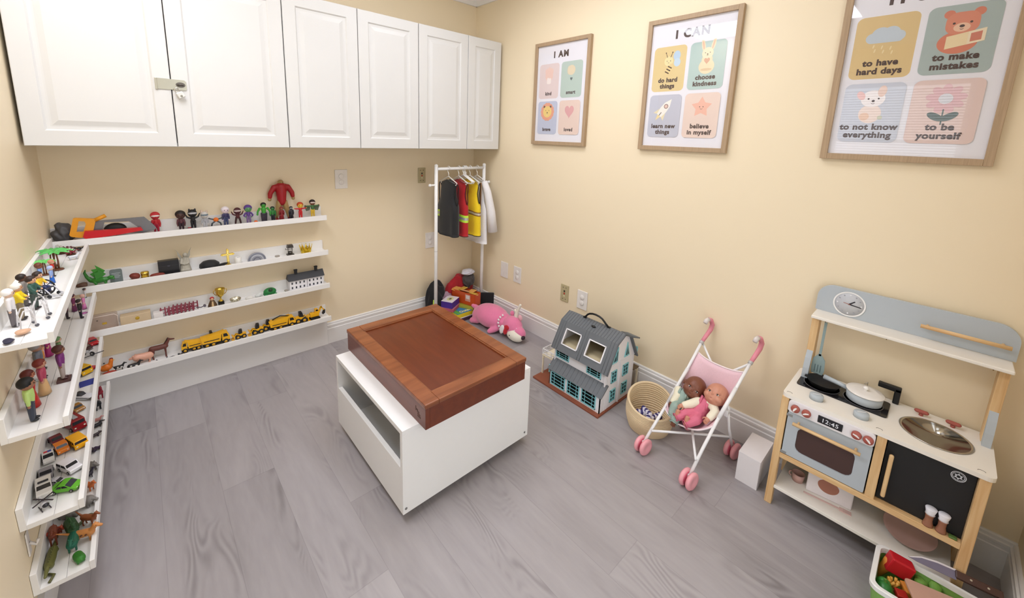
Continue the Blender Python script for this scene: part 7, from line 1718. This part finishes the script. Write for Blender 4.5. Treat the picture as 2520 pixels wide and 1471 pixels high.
m = M(); m.box(-.022, .022, -.018, .018, 0, .004, PL('#343f94'), .0006, x=T(-.238, 2.150, lz(3, 2.15) + .0006) @ RZ(.15) @ RX(.2)); solo('toy_card', m, 'dark blue toy card lying on the third left ledge', 'card')
t = thing('toy_speedboat', 'white toy speedboat with dark stripes on the third left ledge', 'toy boat', al(3, -.248, 2.050), -.75)
m = M(); m.prism([(-.046, .003), (.034, .003), (.050, .013), (-.048, .013)], -.014, .014, PL('#dcdce2', .3)); part('hull', m, t); m = M(); m.prism([(-.020, .013), (.012, .013), (.002, .022), (-.014, .022)], -.009, .009, PL('#25252e', .2)); part('windscreen', m, t)
for k in (-1, 1): m = M(); m.box(-.044, .040, k * .0142 - .0004, k * .0142 + .0004, .007, .009, PL('#2a2a36')); part('hull_stripe', m, t)
car('toy_car', 'gold-brown toy car between the white boat and the red fire truck', al(3, -.256, 1.975), .054, .027, .020, -1.0, '#a8742c', 'sedan')
t = car('toy_fire_truck', 'deep red toy fire truck on the third left ledge', al(3, -.254, 1.868), .085, .034, .038, -1.1, '#8a0f18', 'bus')
m = M(); m.box(-.036, .02, -.006, .006, .039, .042, PL('#b0b0b6')); part('ladder', m, t)
t = car('toy_school_bus', 'yellow toy school bus by the lip of the third left ledge', al(3, -.238, 1.758), .064, .032, .028, -1.15, '#f0ac16', 'bus', tyre='#1c1818')
car('toy_car', 'small orange toy car left of the yellow bus', al(3, -.272, 1.752), .044, .027, .026, -1.25, '#e07c1e', 'suv')
car('toy_car', 'white toy police car with dark windows left of the orange car', al(3, -.298, 1.730), .058, .024, .026, -1.4, '#d9d6d2', 'sedan', bar=('#c02030', '#2a3a9a'))
car('toy_car', 'dark red toy car against the back panel, past the white police car', al(3, -.290, 1.812), .050, .026, .022, -1.2, '#6a1a28', 'sedan')
car('toy_car', 'grey toy car between the white police car and the black-and-white jeep', al(3, -.294, 1.652), .052, .027, .024, -1.5, '#8b878c', 'sedan')
car('toy_van', 'white toy pickup van in the middle of the third left ledge', al(3, -.246, 1.642), .062, .029, .027, -1.0, '#eceaf0', 'suv')
car('toy_car', 'tiny pale toy car beside the lime green one', al(3, -.268, 1.598), .034, .018, .016, -.6, '#cfccd2', 'sport')
car('toy_car', 'lime green toy sports car near the end of the third left ledge', al(3, -.246, 1.558), .062, .031, .024, -.45, '#63b32c', 'sport')
car('toy_jeep', 'black and white toy jeep near the end of the third left ledge', al(3, -.290, 1.578), .066, .030, .034, -1.45, '#d9d5cf', 'suv', bar=('#26262c', '#26262c'))
t = thing('toy_helicopter', 'grey and white toy helicopter at the near end of the third left ledge', 'toy helicopter', al(3, -.284, 1.515), -1.2)
m = M(); m.limb([(.008, 0, .014), (-.006, 0, .014)], [.0085, .007], PL('#c9c7c9'), 12); m.limb([(-.010, 0, .015), (-.034, 0, .018)], [.0035, .0018], PL('#c9c7c9'), 8); part('fuselage', m, t); m = M(); m.ell((.013, 0, .015), (.006, .007, .006), PL('#22222a', .2)); part('cockpit', m, t)
for a in (.5, .5 + PI / 2): m = M(); m.box(-.026, .026, -.0018, .0018, .0255, .0265, PL('#2a2028'), x=RZ(a)); part('rotor_blade', m, t)
m = M(); m.cyl((0, 0, .020), (0, 0, .027), .0012, None, PL('#55525a')); part('rotor_mast', m, t)
for k in (-1, 1): m = M(); m.tube([(.016, k * .008, .0016), (-.014, k * .008, .0016)], .0012, PL('#3a3238'), 6); m.tube([(.004, k * .008, .0016), (.002, k * .004, .009)], .001, PL('#3a3238'), 6); part('skid', m, t)

# ---- lowest left ledge: wild animals
critter('toy_dinosaur', 'dark red toy dinosaur at the far end of the lowest left ledge', al(4, -.240, 2.430), .060, .042, -1.2, '#8a1028', neck=(.06, .34), tail=.5, head=.13, spikes='#6a0c20')
critter('toy_gorilla', 'black toy gorilla behind the red dinosaur', al(4, -.245, 2.335), .052, .040, -1.0, '#14161c', neck=(.06, .10), head=.17, snout=.05, tail=0, bulk=.25, leg=.09)
critter('toy_pig', 'tiny pink toy animal lying on the lowest left ledge', al(4, -.238, 2.232), .030, .014, -.2, '#c98a84', leg=.05, bulk=.2, tail=.1)
critter('toy_bird', 'black toy bird beyond the dark bat', al(4, -.238, 2.185), .040, .018, .3, '#15161c', neck=(.04, .20), head=.12, snout=.16, tail=.6, tailup=.2, leg=.04)
critter('toy_lizard', 'dark brown toy lizard below the black bird', al(4, -.242, 2.115), .046, .016, .5, '#3a3034', neck=(.1, .02), tail=.9, leg=.05, bulk=.13)
t = thing('toy_bat', 'dark purple toy bat with spread wings on the lowest left ledge', 'toy animal', al(4, -.240, 2.030), .4); m = M(); m.limb([(0, -.010, .007), (0, .010, .007)], [.006, .005], PL('#2c2038'), 10); m.ell((0, -.017, .009), (.005, .006, .005), PL('#2c2038')); part('body', m, t)
for k in (-1, 1): m = M(); m.prism([(k * .004, -.010), (k * .024, -.018), (k * .034, -.006), (k * .026, .004), (k * .018, .001), (k * .012, .010), (k * .004, .008)], .006, .0075, PL('#342844'), x=Matrix(((1, 0, 0, 0), (0, 0, 1, 0), (0, 1, 0, 0), (0, 0, 0, 1)))); part('wing', m, t)
critter('toy_elephant', 'grey toy elephant by the lip of the lowest left ledge', al(4, -.240, 1.915), .044, .034, -.8, '#77736e', bulk=.28, leg=.10, head=.17, snout=.22, neck=(.04, .06), ear=.10, tail=.2)
critter('toy_tiger', 'orange toy tiger past the grey rhinos', al(4, -.238, 1.812), .044, .028, -.9, '#c8682c', patch=('#2a1a2a', ((-.1, -1, .3, .05), (.1, -1, .3, .05), (.25, -1, .2, .05))), tail=.6, tailup=.2)
critter('toy_wolf', 'dark blue-black toy animal just past the orange tiger', al(4, -.244, 1.870), .036, .022, .7, '#241f30', tail=.5)
critter('toy_rhino', 'grey toy rhino against the other grey rhino', al(4, -.246, 1.738), .056, .034, -.5, '#85807c', bulk=.27, leg=.09, head=.15, snout=.14, neck=(.06, .0), horn=('#a9a49c', (.75,)), tail=.2)
critter('toy_hippo', 'darker grey toy hippo behind the grey rhino', al(4, -.280, 1.712), .056, .032, -.9, '#6a6660', bulk=.29, leg=.09, head=.17, snout=.12, neck=(.05, .0), tail=.1)
m = M(); m.tube([(-.290 + .07 * f + .0, 1.668 + .014 * math.sin(f * 9), lz(4, 1.665) + .0055) for f in [i / 24 for i in range(25)]], [.005 * (1 - .7 * abs(i / 24 - .45)) for i in range(25)], PL('#6a7a58'), 8); solo('toy_snake', m, 'grey-green toy snake with a curled tail on the lowest left ledge', 'toy animal')
critter('toy_lizard', 'rusty red toy lizard near the back of the lowest left ledge', al(4, -.300, 1.668), .050, .018, -1.0, '#a8442c', tail=.8, leg=.05, bulk=.15)
critter('toy_dinosaur', 'dark green toy dinosaur in the middle of the animal heap', al(4, -.262, 1.628), .066, .044, -1.3, '#1f4a26', neck=(.08, .30), tail=.7, bulk=.22, spikes='#2a5a30')
critter('toy_dinosaur', 'teal green toy dinosaur just in front of the dark green one', al(4, -.256, 1.576), .060, .036, -1.6, '#1a6650', neck=(.08, .22), tail=.6, bulk=.22)
critter('toy_tiger', 'light orange toy tiger cub by the lip at the near end', al(4, -.234, 1.585), .056, .034, -.4, '#cf8a4c', patch=('#5a2e1a', ((-.2, -1, .3, .05), (0, -1, .3, .05), (.2, -1, .3, .05))), tail=.9, tailup=.25, head=.15)
critter('toy_deer', 'reddish brown toy deer between the tiger cub and the lip', al(4, -.226, 1.640), .046, .036, -.7, '#8a4a26', tail=.5, tailup=.4)
critter('toy_turtle', 'bright green toy frog at the near end of the lowest left ledge', al(4, -.240, 1.512), .034, .022, -1.2, '#2f7a24', bulk=.34, leg=.10, neck=(.02, .02), head=.16, snout=.05, tail=0)
critter('toy_crocodile', 'long olive toy crocodile along the back of the lowest left ledge', al(4, -.300, 1.560), .088, .020, -1.62, '#6b6a34', bulk=.13, leg=.05, neck=(.10, .02), head=.09, snout=.22, tail=1.0, ear=0, spikes='#55562a')
critter('toy_dinosaur', 'brown and red toy dinosaur standing by the olive crocodile', al(4, -.300, 1.628), .050, .046, -1.5, '#7a3a24', neck=(.08, .34), tail=.5, patch=('#a8341c', ((0, -1, .1, .14),)))
m = M(); m.tube([(-.296, 1.48, lz(4, 1.48) + .003), (-.288, 1.497, lz(4, 1.49) + .007), (-.30, 1.51, lz(4, 1.51) + .004)], .0035, PL('#5b5a30'), 8); solo('toy_worm', m, 'olive toy tail piece at the near end of the lowest left ledge', 'toy piece')

t = thing('wall_hook', 'small white plastic hook on the wall under the third left ledge', 'hook', (XL + .0006, 1.515, .255))
m = M(); m.box(XL + .0006, XL + .004, 1.503, 1.527, .255, .325, PLW, .0015); part('hook_plate', m, t, world=True); m = M(); m.tube([(XL + .004, 1.515, .29), (XL + .016, 1.515, .277), (XL + .020, 1.515, .290)], .004, PLW, 8); part('hook_prong', m, t, world=True)
# ---------------------------------------------------------------- groups for things that repeat
GROUPS = {'picture_ledge': 'white picture ledges on the two walls', 'wall_cabinet': 'white wall cabinets', 'framed_poster': 'framed posters in a row', 'electrical_outlet': 'outlets on the walls',
          'dress_up_vest': 'dress-up vests on the rack', 'clothes_hanger': 'hangers holding the costumes', 'baby_doll': 'baby dolls in the stroller', 'toy_shaker': 'shakers by the blackboard door', 'ceiling_light': 'ceiling light panels',
          'toy_fence': 'dark red toy fences', 'toy_palm_tree': 'green toy palm trees', 'toy_plant': 'dark red toy plants', 'toy_branch': 'pale toy branches', 'toy_walker': 'white toy walkers', 'toy_rock': 'toy rocks on the back ledges', 'toy_shell': 'toy shells on the back ledges',
          'toy_dump_truck': 'yellow toy trucks on the lowest back ledge', 'toy_loader': 'yellow toy trucks on the lowest back ledge', 'toy_bulldozer': 'yellow toy trucks on the lowest back ledge', 'toy_excavator': 'yellow toy trucks on the lowest back ledge'}
for o in list(COL.objects):
    if o.parent is not None or 'label' not in o.keys() or 'group' in o.keys(): continue
    b = o.name.split('.')[0]; x, y, z = o.matrix_world.translation if o in ROOT else o.location
    g = GROUPS.get(b); c = o['category']
    if c == 'toy figure': g = 'action figures on the top back ledge' if y > 2.5 and z > .8 else 'figures on the top left ledge' if z > .8 else 'doll figures on the second left ledge' if y < 2.5 or z > .6 else None
    elif c in ('toy car',): g = 'toy cars on the third left ledge' if y < 2.53 else None
    elif c == 'toy food': g = 'toy food in the bin'
    elif c == 'toy animal': g = 'toy animals on the lowest left ledge' if z < .3 and y < 2.5 else 'farm animals on the lowest back ledge' if z < .3 else None
    if g: o['group'] = g
